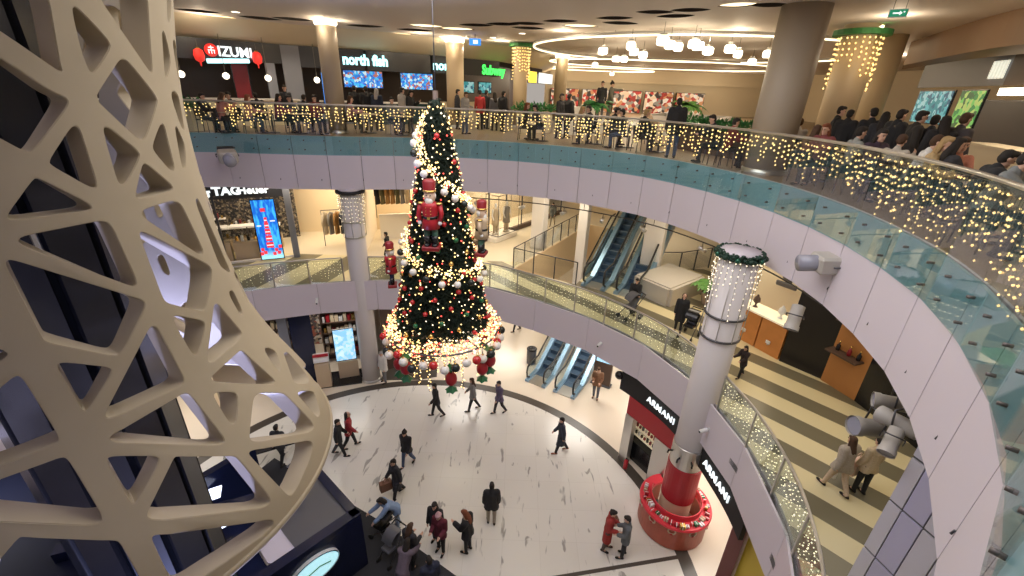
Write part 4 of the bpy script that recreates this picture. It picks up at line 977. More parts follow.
# headers and fronts following the line of the shops
K('header_dark', (.035, .035, .04), .35); K('header_teal', (.012, .05, .06), .3); K('grey_panel', (.20, .21, .25), .4)
def front(a, b_, z0, z1, m, name, t=.12):
    b = MB(); b.wall(a, b_, z0, z1, t, m); return struct(b.build(name))
front((-18.6, 14.9), (-10.7, 22.15), 13.95, 14.72, 'header_dark', 'trim_6')
front((-10.1, 22.5), (-7.5, 23.6), 13.85, 14.72, 'header_dark', 'trim_7')
front((-7.4, 23.65), (-4.7, 25.5), 13.85, 14.72, 'header_dark', 'trim_8')
front((-4.6, 25.6), (-1.3, 29.4), 13.9, 14.72, 'header_dark', 'trim_10')
front((-10.75, 22.1), (-10.1, 22.5), Z3, 14.72, 'grey_panel', 'wall_pier')
front((-11.3, 21.6), (-11.0, 21.85), Z3, 13.95, 'grey_panel', 'wall_pier')
# red lantern restaurant
W1a, W1b = (-18.6, 14.72), (-10.7, 21.97)
sg = thing('shop_sign', 'white lit restaurant sign with a round red emblem and a pale bar beneath', 'sign', (-12.72, 20.11, 14))
text('lettering', 'IZUMI', .52, (-12.49, 20.33, 14.1), (-11.73, 21.02, 14.17), 'sign_white', sg, .02, z=(-12.18, 20.61, 14.11)[2], bold=.012, sx=.95)
p = (-12.65, 20.18, 14.3); d = (Vector(W1b) - Vector(W1a)).normalized(); nn = Vector((d.y, -d.x, 0))
b = MB(); b.tube([Vector(p) - nn * .02 - Vector(sg.location), Vector(p) + nn * .04 - Vector(sg.location)], .24, 'sign_red', 24); b.build('emblem', sg)
b = MB(); q0 = Vector(p) + nn * .05 - Vector(sg.location); dd = Vector((d.x, d.y, 0))
for s0, s1, z0, z1 in ((-.12, .12, .1, .14), (-.16, .16, -.02, .02), (-.02, .02, -.18, .2), (-.14, -.10, -.16, -.02), (.10, .14, -.16, -.02)):
    b.add([q0 + (dd * s0 + Vector((0, 0, z0))) * .8, q0 + (dd * s1 + Vector((0, 0, z0))) * .8, q0 + (dd * s1 + Vector((0, 0, z1))) * .8, q0 + (dd * s0 + Vector((0, 0, z1))) * .8], [(0, 1, 2, 3)], 'sign_white')
b.build('character', sg)
b = MB(); a_ = Vector((-12.82, 20.02, 13.89)) - Vector(sg.location); c_ = Vector((-11.67, 21.08, 13.98)) - Vector(sg.location); b.tube([a_, c_], .085, 'sign_cyan', 10); b.build('light_bar', sg)
for pp, lab in (((-12.9, 19.73, 14.08), 'round red paper lantern at the emblem end of the restaurant sign'), ((-11.34, 21.16, 14.11), 'round red paper lantern beyond the last letter of the restaurant sign')):
    r = thing('paper_lantern', lab, 'lantern', pp); b = MB(); b.lathe([(.07, -.24), (.16, -.18), (.20, 0), (.16, .18), (.07, .24)], (0, 0, 0), 'sign_red', 16); b.build('shade', r)
    b = MB(); b.lathe([(.075, .22), (.075, .28), (.02, .29)], (0, 0, 0), 'gold', 12); b.tube([(0, 0, .28), (0, 0, .55)], .01, 'wire', 4); b.build('cap', r)
    b = MB(); b.tube([(0, 0, -.24), (0, 0, -.40)], [.04, .02], 'sign_red', 6); b.build('tassel', r)
board('wall_banner', 'tall dark red banner hanging behind the restaurant counter', 'banner', (-12.71, 21.37, 13.21), (-12.18, 21.79, 13.23), 12.3, 13.9, 'crimson')
for i, (pp, lab) in enumerate((((-12.32, 20.28, 13.36), 'small white globe pendant lamp in front of the restaurant, below its sign'), ((-11.07, 21.26, 13.34), 'small white globe pendant lamp in the middle of the restaurant front'), ((-9.46, 22.55, 13.34), 'small white globe pendant lamp next to the sandy column'), ((-13.53, 19.32, 13.36), 'small white globe pendant lamp next to the lattice'))):
    r = thing('pendant_lamp', lab, 'lamp', pp); b = MB(); b.ball((0, 0, 0), .13, 'lamp_white', 12, 8); b.build('globe', r); b = MB(); b.tube([(0, 0, .12), (0, 0, ZC - pp[2] - .3)], .012, 'wire', 4); b.build('cord', r)
def counter(label, a, b_, z1, body, top, depth=.6, name='service_counter', group=None):
    a = Vector(a[:2]); c = Vector(b_[:2]); d = (c - a).normalized(); n = Vector((-d.y, d.x)); root = thing(name, label, 'counter', (a.x, a.y, Z3 if z1 > 11 else Z2), 0, group); zb = root.location.z; inv = Matrix.Translation((-a.x, -a.y, -zb))
    b = MB(); b.prism([a, c, c + n * depth, a + n * depth], zb, z1 - .06, body); o = b.build('body', root); o.matrix_parent_inverse = inv
    b = MB(); b.prism([a - n * .05 - d * .03, c - n * .05 + d * .03, c + n * (depth + .02) + d * .03, a + n * (depth + .02) - d * .03], z1 - .06, z1, top); o = b.build('worktop', root); o.matrix_parent_inverse = inv
    return root
counter('long cream counter across the front of the red lantern restaurant', (-13.4, 19.2), (-10.1, 21.85), 12.5, 'cream_wall', 'white_wall')
counter('dark counter of the fish restaurant with a blue lit edge', (-9.6, 22.9), (-7.4, 23.7), 12.45, 'grey_panel', 'white_wall')
counter('pale counter with red trays below the second fish sign', (-7.0, 23.6), (-4.9, 25.2), 12.45, 'header_teal', 'white_wall')
counter('cream counter under the green sandwich sign', (-4.4, 25.5), (-1.6, 28.8), 12.5, 'cream_wall', 'cream_wall')
# fish restaurant
sg = thing('shop_sign', 'white lit lettering on the dark header of the fish restaurant', 'sign', (-8.38, 23.15, 13.99))
text('lettering', 'north fish', .62, (-8.38, 23.15, 13.99), (-6.39, 23.99, 14), 'sign_cyan', sg, .02, z=14.08, bold=.028, sx=.86)
sg = thing('shop_sign', 'second white lit sign, half hidden by the pale round column', 'sign', (-4.55, 25.52, 13.94))
text('lettering', 'north', .62, (-4.55, 25.52, 13.94), (-3.65, 26.14, 13.99), 'sign_cyan', sg, .02, z=14.06, bold=.014)
for a_, c_, lab in (((-8.47, 23.19, 13.39), (-6.75, 23.92, 13.46), 'wide blue menu screen under the fish restaurant sign'), ((-6, 24.26, 13.49), (-4.46, 24.94, 13.55), 'wide blue menu screen between the fish sign and the tree top'),
    ):
    board('menu_board', lab, 'menu board', a_, c_, 13.05, 13.85, 'menu_blue')
board('menu_board', 'turquoise menu screen beside the pale round column', 'menu board', (-3.31, 27.28, 13.12), (-2.65, 28.04, 13.14), 12.95, 13.6, 'menu_cyan')
board('menu_board', 'turquoise menu screen under the green sandwich sign', 'menu board', (-2.44, 28.28, 13.15), (-1.72, 29.1, 13.17), 12.95, 13.6, 'menu_cyan')
board('ordering_screen', 'tall blue ordering screen next to the sandy column', 'screen', (-9.34, 22.72, 13.01), (-9.06, 22.84, 13.02), 12.2, 13.7, 'screen_blue')
sg = thing('shop_sign', 'green lit sandwich shop sign above the cream counter', 'sign', (-2.2, 28.25, 13.89))
text('lettering', 'Subway', .70, (-2.2, 28.25, 13.89), (-0.8, 29.86, 13.98), 'sign_green', sg, .03, z=14.0, bold=.02, sx=.9)
for px0, px1, m, lab in (((0.57, 34.7, 13.89), (1.21, 36.55, 13.94), 'sign_yellow', 'yellow lit sign far along the row of restaurants'), ((1.37, 37.04, 13.95), (2.69, 40.9, 14.06), 'sign_white', 'white and blue lit sign past the yellow one')):
    board('shop_sign', lab, 'sign', px0, px1, 13.7, 14.5, m)
# shops at the far end and on the right of the hall
front((3, 49.5), (27, 49.5), 14.2, ZC, 'cream_wall', 'trim_11')
xs = [3.2, 6.4, 9.6, 12.8, 16.0, 19.2]
for i in range(5):
    board('shopfront', 'far bright red and cream shop window at the food court end, %s from the restaurants' % ORD[i], 'shop', (xs[i], 49.3), (xs[i] + 2.9, 49.3), Z3, 13.5, 'far_shop', .2)
GW = [Vector((16.42, 20.16)), Vector((15.42, 17.07)), Vector((14.74, 14.96)), Vector((13.53, 11.87))]
for i in range(3):
    front(GW[i], GW[i + 1], 13.9, ZC, 'dark_wood' if i == 2 else 'grey_panel', 'wall_%s' % ('snack', 'salad', 'grill')[i])
def lerp2(a, b, t): return (a[0] + (b[0] - a[0]) * t, a[1] + (b[1] - a[1]) * t)
board('menu_board', 'turquoise lit menu wall at the far end of the crowded tables', 'menu board', lerp2(GW[0], GW[1], .1), lerp2(GW[0], GW[1], .9), 12.6, 13.8, 'menu_cyan')
board('menu_board', 'green lit menu wall behind the crowded tables', 'menu board', lerp2(GW[1], GW[2], .05), lerp2(GW[1], GW[2], .7), 12.4, 13.8, 'menu_green')
board('menu_board', 'dark grill shop front at the edge of the picture behind the diners', 'menu board', lerp2(GW[1], GW[2], .75), lerp2(GW[2], GW[3], .9), 12.2, 13.5, 'header_dark')
sg = thing('shop_sign', 'row of tall white lit letters on the grey header over the crowd', 'sign', (*lerp2(GW[1], GW[2], .55), 14.0))
n_ = (GW[2] - GW[1]).normalized(); nv = Vector((n_.y, -n_.x)) * .1
pa = Vector(lerp2(GW[1], GW[2], .62)) + nv; pb = Vector(lerp2(GW[1], GW[2], .99)) + nv
b = MB()
for k in range(5): b.wall(pa.lerp(pb, k / 5 + .03), pa.lerp(pb, k / 5 + .12), 14.1, 14.6, .04, 'sign_dim')
o = b.build('lettering', sg); o.matrix_parent_inverse = Matrix.Translation(-Vector(sg.location))
b = MB(); b.wall(Vector(lerp2(GW[2], GW[3], .05)) + nv, Vector(lerp2(GW[2], GW[3], .7)) + nv, 13.62, 13.82, .12, 'lamp'); sb = b.build('light_bar'); tag(sb, 'long warm light bar over the grill shop behind the diners', 'light')
counter('pale long counter behind the crowded tables by the grill shop', (11.76, 12.27), (10.53, 9.23), 12.45, 'cream_wall', 'cream_wall')
# curved brown soffit over the right shops
b = MB(); P_ = spline([(*(14.6, 19.05),), (*(12.84, 15.33),), (*(11.62, 12.41),), (*(11.1, 10.09),)], 6, False); Q_ = [p + (p.normalized() * 3) for p in P_]; k = len(P_)
b.add([(p.x, p.y, 14.62) for p in P_] + [(p.x, p.y, 15.398) for p in P_] + [(p.x, p.y, 14.62) for p in Q_], [(i, i + 1, k + i + 1, k + i) for i in range(k - 1)] + [(2 * k + i, 2 * k + i + 1, i + 1, i) for i in range(k - 1)], 'soffit'); struct(b.build('ceiling_soffit'))
# lamps under the upper ceiling
K('led', (1, .9, .7), .5, emit=(1, .84, .52), estr=3.0)
def led_ring(label, c, rx, ry, rot, z, a0=0, a1=2 * PI):
    r = thing('led_ring_lamp', label, 'lamp', (c[0], c[1], z)); n = 64; pts = [(rx * math.cos(a) * math.cos(rot) - ry * math.sin(a) * math.sin(rot), rx * math.cos(a) * math.sin(rot) + ry * math.sin(a) * math.cos(rot), 0) for a in [a0 + (a1 - a0) * i / n for i in range(n + 1)]]
    full = abs(a1 - a0) > 6.2
    b = MB(); b.tube(pts[:-1] if full else pts, .032, 'led', 6, full); b.build('light_tube', r)
    b = MB(); b.tube([(x, y, .07) for x, y, _ in (pts[:-1] if full else pts)], .06, 'white_paint', 6, full); b.build('channel', r)
    b = MB()
    for i in range(0, n, 8): b.tube([(pts[i][0], pts[i][1], .1), (pts[i][0], pts[i][1], ZC - z)], .008, 'wire', 4)
    b.build('suspension', r)
led_ring('large glowing oval ring lamp under the food court ceiling', (8.6, 24.6), 8.0, 7.3, .1, 15.22)
led_ring('second glowing ring lamp behind the first, farther into the food court', (10.5, 35.0), 8.5, 5.0, .1, 15.15)
led_ring('glowing arc lamp farthest back among the ring lamps', (7.0, 44.0), 5.0, 3.2, .1, 15.1)
LB = [(3.41, 20.83, 14.85)[:2], (4.86, 25.35, 14.85)[:2], (5.22, 25.13, 14.85)[:2], (3.98, 18.23, 14.85)[:2], (4.68, 20.74, 14.85)[:2], (5.41, 22.12, 14.85)[:2], (4.53, 16.18, 14.85)[:2], (5.12, 17.34, 14.85)[:2], (5.59, 17.93, 14.85)[:2], (5.72, 16.72, 14.85)[:2], (6.08, 17.32, 14.85)[:2], (7.09, 19.03, 14.85)[:2], (7.45, 17.94, 14.85)[:2], (8.58, 19.82, 14.85)[:2], (9.52, 19.33, 14.85)[:2], (4.77, 31.66, 14.85)[:2], (8.57, 45.84, 14.85)[:2], (11.07, 23.83, 14.85)[:2]]
LZ = [14.85] * len(LB)
proto_l = None
for i, (p, z) in enumerate(zip(LB, LZ)):
    lab = 'square white box pendant lamp in the cluster over the food court tables'
    if proto_l is None:
        proto_l = thing('box_pendant_lamp', lab, 'lamp', (p[0], p[1], z), .4, 'square box pendants over the food court'); b = MB(); b.box((0, 0, 0), (.32, .32, .26), 'lamp', bev=.05); b.build('shade', proto_l)
        b = MB(); b.box((0, 0, .2), (.16, .16, .05), 'steel'); b.tube([(0, 0, .2), (0, 0, .54)], .008, 'wire', 4); b.build('cord', proto_l)
    else: dup(proto_l, (p[0], p[1], z), .4 + .3 * i, lab, 'square box pendants over the food court')
for i, p in enumerate(((-15.76, 23.52, 15.3), (-16.5, 25.39, 15.3), (-12.9, 24.2, 15.3), (-9.37, 23.03, 15.3), (-6.51, 24.64, 15.3), (-3.73, 23.62, 15.3), (-1.31, 23.17, 15.3), (0.02, 21.01, 15.3), (-1.99, 29.99, 15.3), (7.6, 11.64, 15.3), (12.62, 14.11, 15.3), (-10, 17.79, 15.3), (7.87, 32.79, 15.3))):
    r = thing('downlight', 'small round recessed downlight glowing in the upper ceiling', 'light', (p[0], p[1], ZC - .01), 0, 'round downlights in the upper ceiling'); s = math.hypot(p[0], p[1]) / 20
    b = MB(); b.lathe([(.13 * s, 0), (.17 * s, -.015), (.17 * s, .0)], (0, 0, 0), 'steel', 20); b.build('trim_ring', r); b = MB(); b.lathe([(.001, -.006), (.13 * s, -.006)], (0, 0, 0), 'lamp_white', 20); b.build('lens', r)
r = thing('exit_sign', 'green exit sign hanging under the ceiling near the big columns', 'sign', (7.02, 9.73, 14.83), math.radians(-30))
b = MB(); b.box((0, 0, 0), (.46, .06, .22), 'white_paint'); b.build('case', r); b = MB(); b.box((0, -.033, 0), (.42, .01, .18), 'exit_green'); b.build('face', r); r.scale = (.62, .62, .62)
K('arrow_w', (1, 1, 1), .5, emit=(1, 1, 1), estr=1.0, sample=False)
b = MB(); b.box((-.05, -.04, 0), (.16, .004, .035), 'arrow_w'); b.add([(.03, -.042, -.06), (.03, -.042, .06), (.10, -.042, 0)], [(0, 1, 2)], 'arrow_w'); b.ball((.14, -.04, .03), .02, 'arrow_w', 6, 4); b.build('symbol', r)
b = MB(); b.tube([(-.15, 0, .1), (-.15, 0, (15.4 - r.location.z) / .62)], .008, 'wire', 4); b.tube([(.15, 0, .1), (.15, 0, (15.4 - r.location.z) / .62)], .008, 'wire', 4); b.build('hanger', r)
r = thing('exit_sign', 'small blue and green direction sign under the ceiling between two pale columns', 'sign', (-2.02, 21.91, 15.09))
b = MB(); b.box((0, 0, 0), (.5, .06, .26), 'screen_blue'); b.build('case', r); b = MB(); b.box((0.02, -.04, 0), (.2, .01, .14), 'arrow_w'); b.build('symbol', r); b = MB(); b.tube([(0, 0, .1), (0, 0, 15.4 - r.location.z)], .01, 'wire', 4); b.build('hanger', r)

# ------------------------------------------------------------------ plants
def leaves(b, c, r, n, m, ls=.12, seed=1, sz=1.0):
    rn = random.Random(seed)
    for k in range(n):
        u = Vector((rn.gauss(0, 1), rn.gauss(0, 1), abs(rn.gauss(0, 1)) * sz)).normalized() * r * rn.uniform(.5, 1); p = Vector(c) + Vector((u.x, u.y, u.z))
        d = (u.normalized() + Vector((rn.uniform(-.6, .6), rn.uniform(-.6, .6), rn.uniform(-.4, .6)))).normalized() * ls * rn.uniform(.7, 1.3); w = d.cross(Vector((rn.uniform(-1, 1), rn.uniform(-1, 1), rn.uniform(-1, 1)))).normalized() * ls * .28
        b.add([p, p + d * .5 + w, p + d, p + d * .5 - w], [(0, 1, 2, 3)], m)
def trough(label, a, c, zb, h, body, m='green', group=None):
    a = Vector(a[:2]); c = Vector(c[:2]); root = thing('planter_trough', label, 'planter', (a.x, a.y, zb), 0, group); d = (c - a); L = d.length; d.normalize(); n = Vector((-d.y, d.x)); inv = Matrix.Translation((-a.x, -a.y, -zb))
    b = MB(); b.prism([a - n * .2, c - n * .2, c + n * .2, a + n * .2], zb, zb + h, body); o = b.build('trough', root); o.matrix_parent_inverse = inv
    b = MB()
    for i in range(int(L / .3) + 1): leaves(b, (a.x + d.x * i * .3, a.y + d.y * i * .3, zb + h), .32, 60, m, .16, i)
    o = b.build('foliage', root); o.matrix_parent_inverse = inv
trough('long planter full of dark green plants beside the fairy lit pale column', (-0.01, 22), (1.52, 22.95), Z3, .95, 'cream_wall')
trough('dark green hedge planter behind the man in the black jacket at the rail', (6.35, 17.91), (7.55, 15.01), Z3, .85, 'dark_wood')
trough('planter with green leaves in front of the red lantern restaurant', (-12.45, 17.53), (-12.24, 18.28), Z3, .8, 'cream_wall')
def palm(label, x, y, z, h, n=14, m='leaf', s=1.0):
    r = thing('potted_palm', label, 'plant', (x, y, z)); b = MB(); b.lathe([(.20, 0), (.28, .45), (.30, .5), (.26, .5), (.24, .45)], (0, 0, 0), 'pot', 18); b.build('pot', r); rn = random.Random(int(x * 97))
    b = MB(); b.tube([(0, 0, .4), (.02, .01, h * .55)], [.05, .03], 'dark_wood', 7); b.build('stem', r); b = MB()
    for k in range(n):
        a = 2 * PI * k / n + rn.uniform(-.2, .2); L = rn.uniform(.6, 1.0) * s; up = rn.uniform(.4, 1.1); prev = None
        for i in range(9):
            t = i / 8; q = Vector((L * t * math.cos(a), L * t * math.sin(a), h * .55 + up * t * .9 - .9 * t * t))
            if prev is not None:
                d = (q - prev); sd = Vector((-math.sin(a), math.cos(a), -.25)); ll = .24 * s * math.sin(PI * min(1, t + .08))
                for sg_ in (1, -1): w = Vector((sd.x * sg_, sd.y * sg_, sd.z)) * ll; b.add([prev, q, q + w + d * .6, prev + w + d * .6], [(0, 1, 2, 3)], m)
            prev = q
    b.build('fronds', r)
palm('leafy potted palm standing on the white parapet corner by the thick column', *(8.15, 16.66, 5.4)[:2], Z2, 1.3, 14)
palm('potted palm with arching fronds far back in the food court', *(7.99, 22.63), Z3, 2.6, 14, s=1.1)
palm('tall bushy potted palm by the white bench wall in the food court', *(3.84, 23.69), Z3, 2.4, 16, 'green', 1.2)

# ------------------------------------------------------------------ cafe tables and chairs on the upper floor
def make_chair():
    r = thing('cafe_chair', '', 'chair'); b = MB(); b.box((0, 0, .455), (.42, .42, .035), 'black_matte', bev=.012); b.build('seat', r)
    b = MB(); b.box((0, -.20, .72), (.40, .03, .30), 'black_matte', rx=.12, bev=.012); b.build('backrest', r)
    for x in (-.18, .18):
        b = MB(); b.tube([(x, .17, .44), (x * 1.1, .19, 0)], [.016, .013], 'dark_steel', 6); b.build('leg', r)
        b = MB(); b.tube([(x, -.22, .85), (x, -.18, .45), (x * 1.1, -.21, 0)], [.014, .016, .013], 'dark_steel', 6); b.build('leg', r)
    return r
def make_table():
    r = thing('cafe_table', '', 'table'); b = MB(); b.box((0, 0, .735), (.7, .7, .03), 'tan', bev=.01); b.build('tabletop', r); b = MB(); b.tube([(0, 0, .03), (0, 0, .72)], .035, 'dark_steel', 10); b.build('pedestal', r); b = MB(); b.lathe([(.24, 0), (.23, .02), (.05, .04)], (0, 0, 0), 'dark_steel', 20); b.build('base', r); return r
chair0, table0 = make_chair(), make_table(); used_c = []; used_t = []
def chair(x, y, heading, label='black metal cafe chair with a diner on it behind the upper balcony glass', group='cafe chairs under the diners'):
    rz = math.radians(heading - 90)
    if not used_c: chair0.location = (x, y, Z3); chair0.rotation_euler[2] = rz; chair0['label'] = label; chair0['group'] = group; used_c.append(1)
    else: dup(chair0, (x, y, Z3), rz, label, group)
def table(x, y, rz, label='square wood topped cafe table among the diners on the upper floor', group='cafe tables on the upper floor'):
    if not used_t: table0.location = (x, y, Z3); table0.rotation_euler[2] = rz; table0['label'] = label; table0['group'] = group; used_t.append(1)
    else: dup(table0, (x, y, Z3), rz, label, group)
b = MB(); b.prism([(3.2, 21.6), (5.2, 24.6), (4.2, 25.2), (2.2, 22.2)], Z3, 12.0, 'white_wall'); b.prism([(2.1, 22.1), (4.1, 25.1), (3.95, 25.2), (1.95, 22.2)], Z3, 12.6, 'white_wall'); pl = b.build('raised_bench'); tag(pl, 'white raised bench block with a tall back among the food court tables', 'bench')
b = MB(); a_, c_ = Vector(hole3[0]), Vector(hole3[1])
for i in range(4):
    b.wall(hole3[i], hole3[(i + 1) % 4], Z3, 12.3, .25, 'white_wall')
struct(b.build('wall_parapet'))

# colours of the lower floors
K('arrow_y', (.30, .34, .38), .4)
K('pit_wall', (.80, .60, .36), .5)
K('shop_cream', (.80, .66, .46), .6)
K('shop_white', (.82, .76, .66), .6)
K('ad_red', (.8, .05, .06), .5, emit=(.85, .04, .06), estr=.9, sample=False)
K('ad_white', (.9, .9, .9), .5, emit=(.8, .9, .95), estr=.9, sample=False)
K('denim', (.05, .07, .14), .8)
K('camel', (.42, .22, .07), .8)
K('grey_cloth', (.25, .23, .21), .8)
K('black_cloth', (.02, .02, .022), .8)
K('beige_cloth', (.55, .45, .32), .8)
K('olive', (.15, .13, .06), .8)
K('podium_white', (.85, .8, .72), .5)
K('wallpaper', (.85, .76, .58), .7)
K('black_pier', (.012, .010, .010), .35)
K('counter_top', (.9, .85, .7), .4, emit=(1, .85, .55), estr=.25)
K('ray_gold', (.62, .48, .26), .6)
K('orange_shop', (.50, .22, .07), .4)  # plain orange wall colour
K('lens', (.30, .30, .36), .12)
K('maroon', (.16, .04, .035), .4)
K('kiosk_wood', (.42, .10, .06), .4, noise=.2, nscale=4)
K('kiosk_pink', (.75, .05, .07), .4)
K('carpet', (.028, .028, .032), .85)
K('booth_grey', (.11, .11, .12), .35)
K('oval_lit', (.5, .8, .85), .4, emit=(.45, .80, .88), estr=.9, sample=False)
K('lilac_top', (.66, .62, .72), .35)
K('block_top', (.52, .48, .42), .5)
K('block_pale', (.62, .60, .66), .35)
K('silver', (.5, .5, .52), .2, .8)
# ------------------------------------------------------------------ escalators
def escalator(label, o, z0, rise, w, flat=1.0, slope=.577):
    """o: left foot of the first step; runs along UE"""
    root = thing('escalator', label, 'escalator', (o[0], o[1], z0), -math.radians(30))
    run = rise / slope; n = int(run / .40)
    b = MB()
    for i in range(n + 3):
        s = -.2 + i * .40; z = max(0, (i - 1) * .40 * slope)
        b.box((w / 2, s + .2, z - .12), (w - .06, .40, .25), 'step'); b.box((w / 2, s + .005, z - .005), (w - .06, .02, .02), 'arrow_y')
        for k in range(12): b.box((.08 + (w - .16) * k / 11, s + .2, z + .008), (.02, .38, .012), 'step')
    b.build('step_band', root)
    for x in (0, w):
        prof = [(-flat, .0), (0, .0), (run, rise), (run + .8, rise)]
        b = MB(); vs = []; pf = [(-flat, -.25), (.3, -.25), (run + .8, rise - .35), (run + .8, rise + .12), (run, rise + .12), (.1, .12), (-flat, .12)]
        for dx in (-.10, .10):
            vs += [(x + dx, s, z) for s, z in pf]
        m_ = len(pf); b.add(vs, [tuple(range(m_ - 1, -1, -1)), tuple(range(m_, 2 * m_))] + [(i, (i + 1) % m_, m_ + (i + 1) % m_, m_ + i) for i in range(m_)], 'blue_steel'); b.build('skirt', root)
        b = MB(); pg = [(-flat + .1, .12), (.1, .12), (run, rise + .12), (run + .7, rise + .12), (run + .7, rise + .92), (run, rise + .92), (.1, .92), (-flat + .1, .92)]; m_ = len(pg); vs = []
        for dx in (-.008, .008): vs += [(x + dx, s, z) for s, z in pg]
        b.add(vs, [tuple(range(m_ - 1, -1, -1)), tuple(range(m_, 2 * m_))] + [(i, (i + 1) % m_, m_ + (i + 1) % m_, m_ + i) for i in range(m_)], 'glass'); b.build('glass_side', root)
        b = MB(); b.tube([(x, -flat + .25, .15), (x, -flat + .02, .3), (x, -flat - .03, .6), (x, -flat + .03, .88), (x, -flat + .3, .95), (x, .1, .95), (x, run, rise + .95), (x, run + .8, rise + .95)], .045, 'rubber', 8); b.build('handrail', root)
    b = MB(); b.box((w / 2, -flat * .62, .015), (w - .1, flat * .75, .03), 'steel'); b.build('landing_plate', root)
    return root
escalator('escalator up from the middle floor with a man near its top', fr_(E2, UE, 0, 0), Z2, 5.9, .92)
escalator('parallel escalator from the middle floor, half hidden by a thick white pillar', fr_(E2, UE, 0, 1.5), Z2, 5.9, .92)
escalator('ground floor escalator with blue steps next to the litter bin', fr_(EG, UE, 0, 0), 0, 5.3, .92)
escalator('second ground floor escalator rising beside the brown information stand', fr_(EG, UE, 0, 1.55), 0, 5.3, .92)
# pit in the middle floor with its rail and its lining, warm light painted into the colour
b = MB(); P_ = [Vector(p) for p in PIT]
b.wall(P_[2] , P_[3], 3.0, Z2 - .02, .1, 'pit_wall'); b.wall(P_[3], P_[0], 3.0, Z2 - .02, .1, 'pit_wall'); struct(b.build('wall_pit'))
def railing(label, pts, z, h=1.05, step=1.1):
    P = [Vector(p) for p in pts]; root = thing('metal_railing', label, 'railing', (P[0].x, P[0].y, z)); inv = Matrix.Translation((-P[0].x, -P[0].y, -z))
    b = MB(); b.tube([(p.x, p.y, z + h) for p in P], .025, 'dark_steel', 8); o = b.build('top_rail', root); o.matrix_parent_inverse = inv
    for i in range(len(P) - 1):
        a, c = P[i], P[i + 1]; d = (c - a).normalized(); nn = Vector((-d.y, d.x)) * .006; N_ = resample([a, c], step, False)
        for k in range(len(N_) - 1):
            b = MB(); b.prism([N_[k] + d * .04 - nn, N_[k + 1] - d * .04 - nn, N_[k + 1] - d * .04 + nn, N_[k] + d * .04 + nn], z + .08, z + h - .08, 'shop_glass'); o = b.build('glass_panel', root); o.matrix_parent_inverse = inv
        for q in N_ if i == 0 else N_[1:]:
            b = MB(); b.box((q.x, q.y, z + h / 2), (.05, .05, h), 'dark_steel'); o = b.build('post', root); o.matrix_parent_inverse = inv
railing('black glazed railing along the open well beside the escalators', [PIT[3], PIT[0]], Z2)
railing('black glazed railing across the near end of the open well', [PIT[0], PIT[1]], Z2, step=1.2)
def pillar(label, x, y, z0, z1, w, d, rz):
    r = thing('square_pillar', label, 'pillar', (x, y, z0), rz); b = MB(); b.box((0, 0, (z1 - z0) / 2), (w, d, z1 - z0 - .02), 'white_wall', bev=.02); b.build('shaft', r); b = MB(); b.box((0, 0, .06), (w + .03, d + .03, .12), 'steel'); b.build('base', r)
pillar('thick white pillar hiding part of the second escalator on the middle floor', *(6.41, 19.28, 5.4)[:2], Z2, 9.38, .85, .7, -.5)
pillar('slim white pillar in front of the bright clothes shop window', *(1.34, 22.86, 5.4)[:2], Z2, 9.38, .7, .6, -.5)
pillar('white pillar standing down in the open well beside the escalators', *(3.66, 22.52, 3)[:2], 0, 9.38, .5, .5, -.5)

# ------------------------------------------------------------------ shops on the middle floor
def wallp(name, a, c, z0, z1, m, t=.12): b = MB(); b.wall(a, c, z0, z1, t, m); return struct(b.build(name))
# watch shop
TA, TB = (-15.6, 17.9), (-10.55, 20.35)
wallp('trim_12', TA, TB, 8.40, 9.39, 'header_dark', .2)
wallp('wall_watchshop', (-17.5, 20.6), (-11.9, 23.4), Z2, 9.39, 'watch_wall')
sg = thing('shop_sign', 'pale lit lettering on the dark header of the watch shop', 'sign', (-13.25, 18.92, 8.66))
text('lettering', 'TAG', .50, (-13.19, 18.93, 8.66), (-12.39, 19.32, 8.65), 'sign_white', sg, .02, z=8.60, bold=.02, sx=1.08)
text('lettering', 'Heuer', .47, (-12.34, 19.34, 8.65), (-11.17, 19.91, 8.75), 'sign_white', sg, .02, z=8.60, bold=.012, sx=1.02)
p_ = Vector((-13.42, 18.8, 8.77)) - Vector(sg.location) - Vector((0, 0, .12)); b = MB(); d_ = (Vector(TB) - Vector(TA)).normalized(); dd = Vector((d_.x, d_.y, 0))
b.add([p_ - dd * .2 + Vector((0, 0, .16)), p_ + dd * .2 + Vector((0, 0, .16)), p_ + dd * .2 - Vector((0, 0, .06)), p_ - Vector((0, 0, .22)), p_ - dd * .2 - Vector((0, 0, .06))], [(4, 3, 2, 1, 0)], 'sign_white'); b.build('shield_emblem', sg)
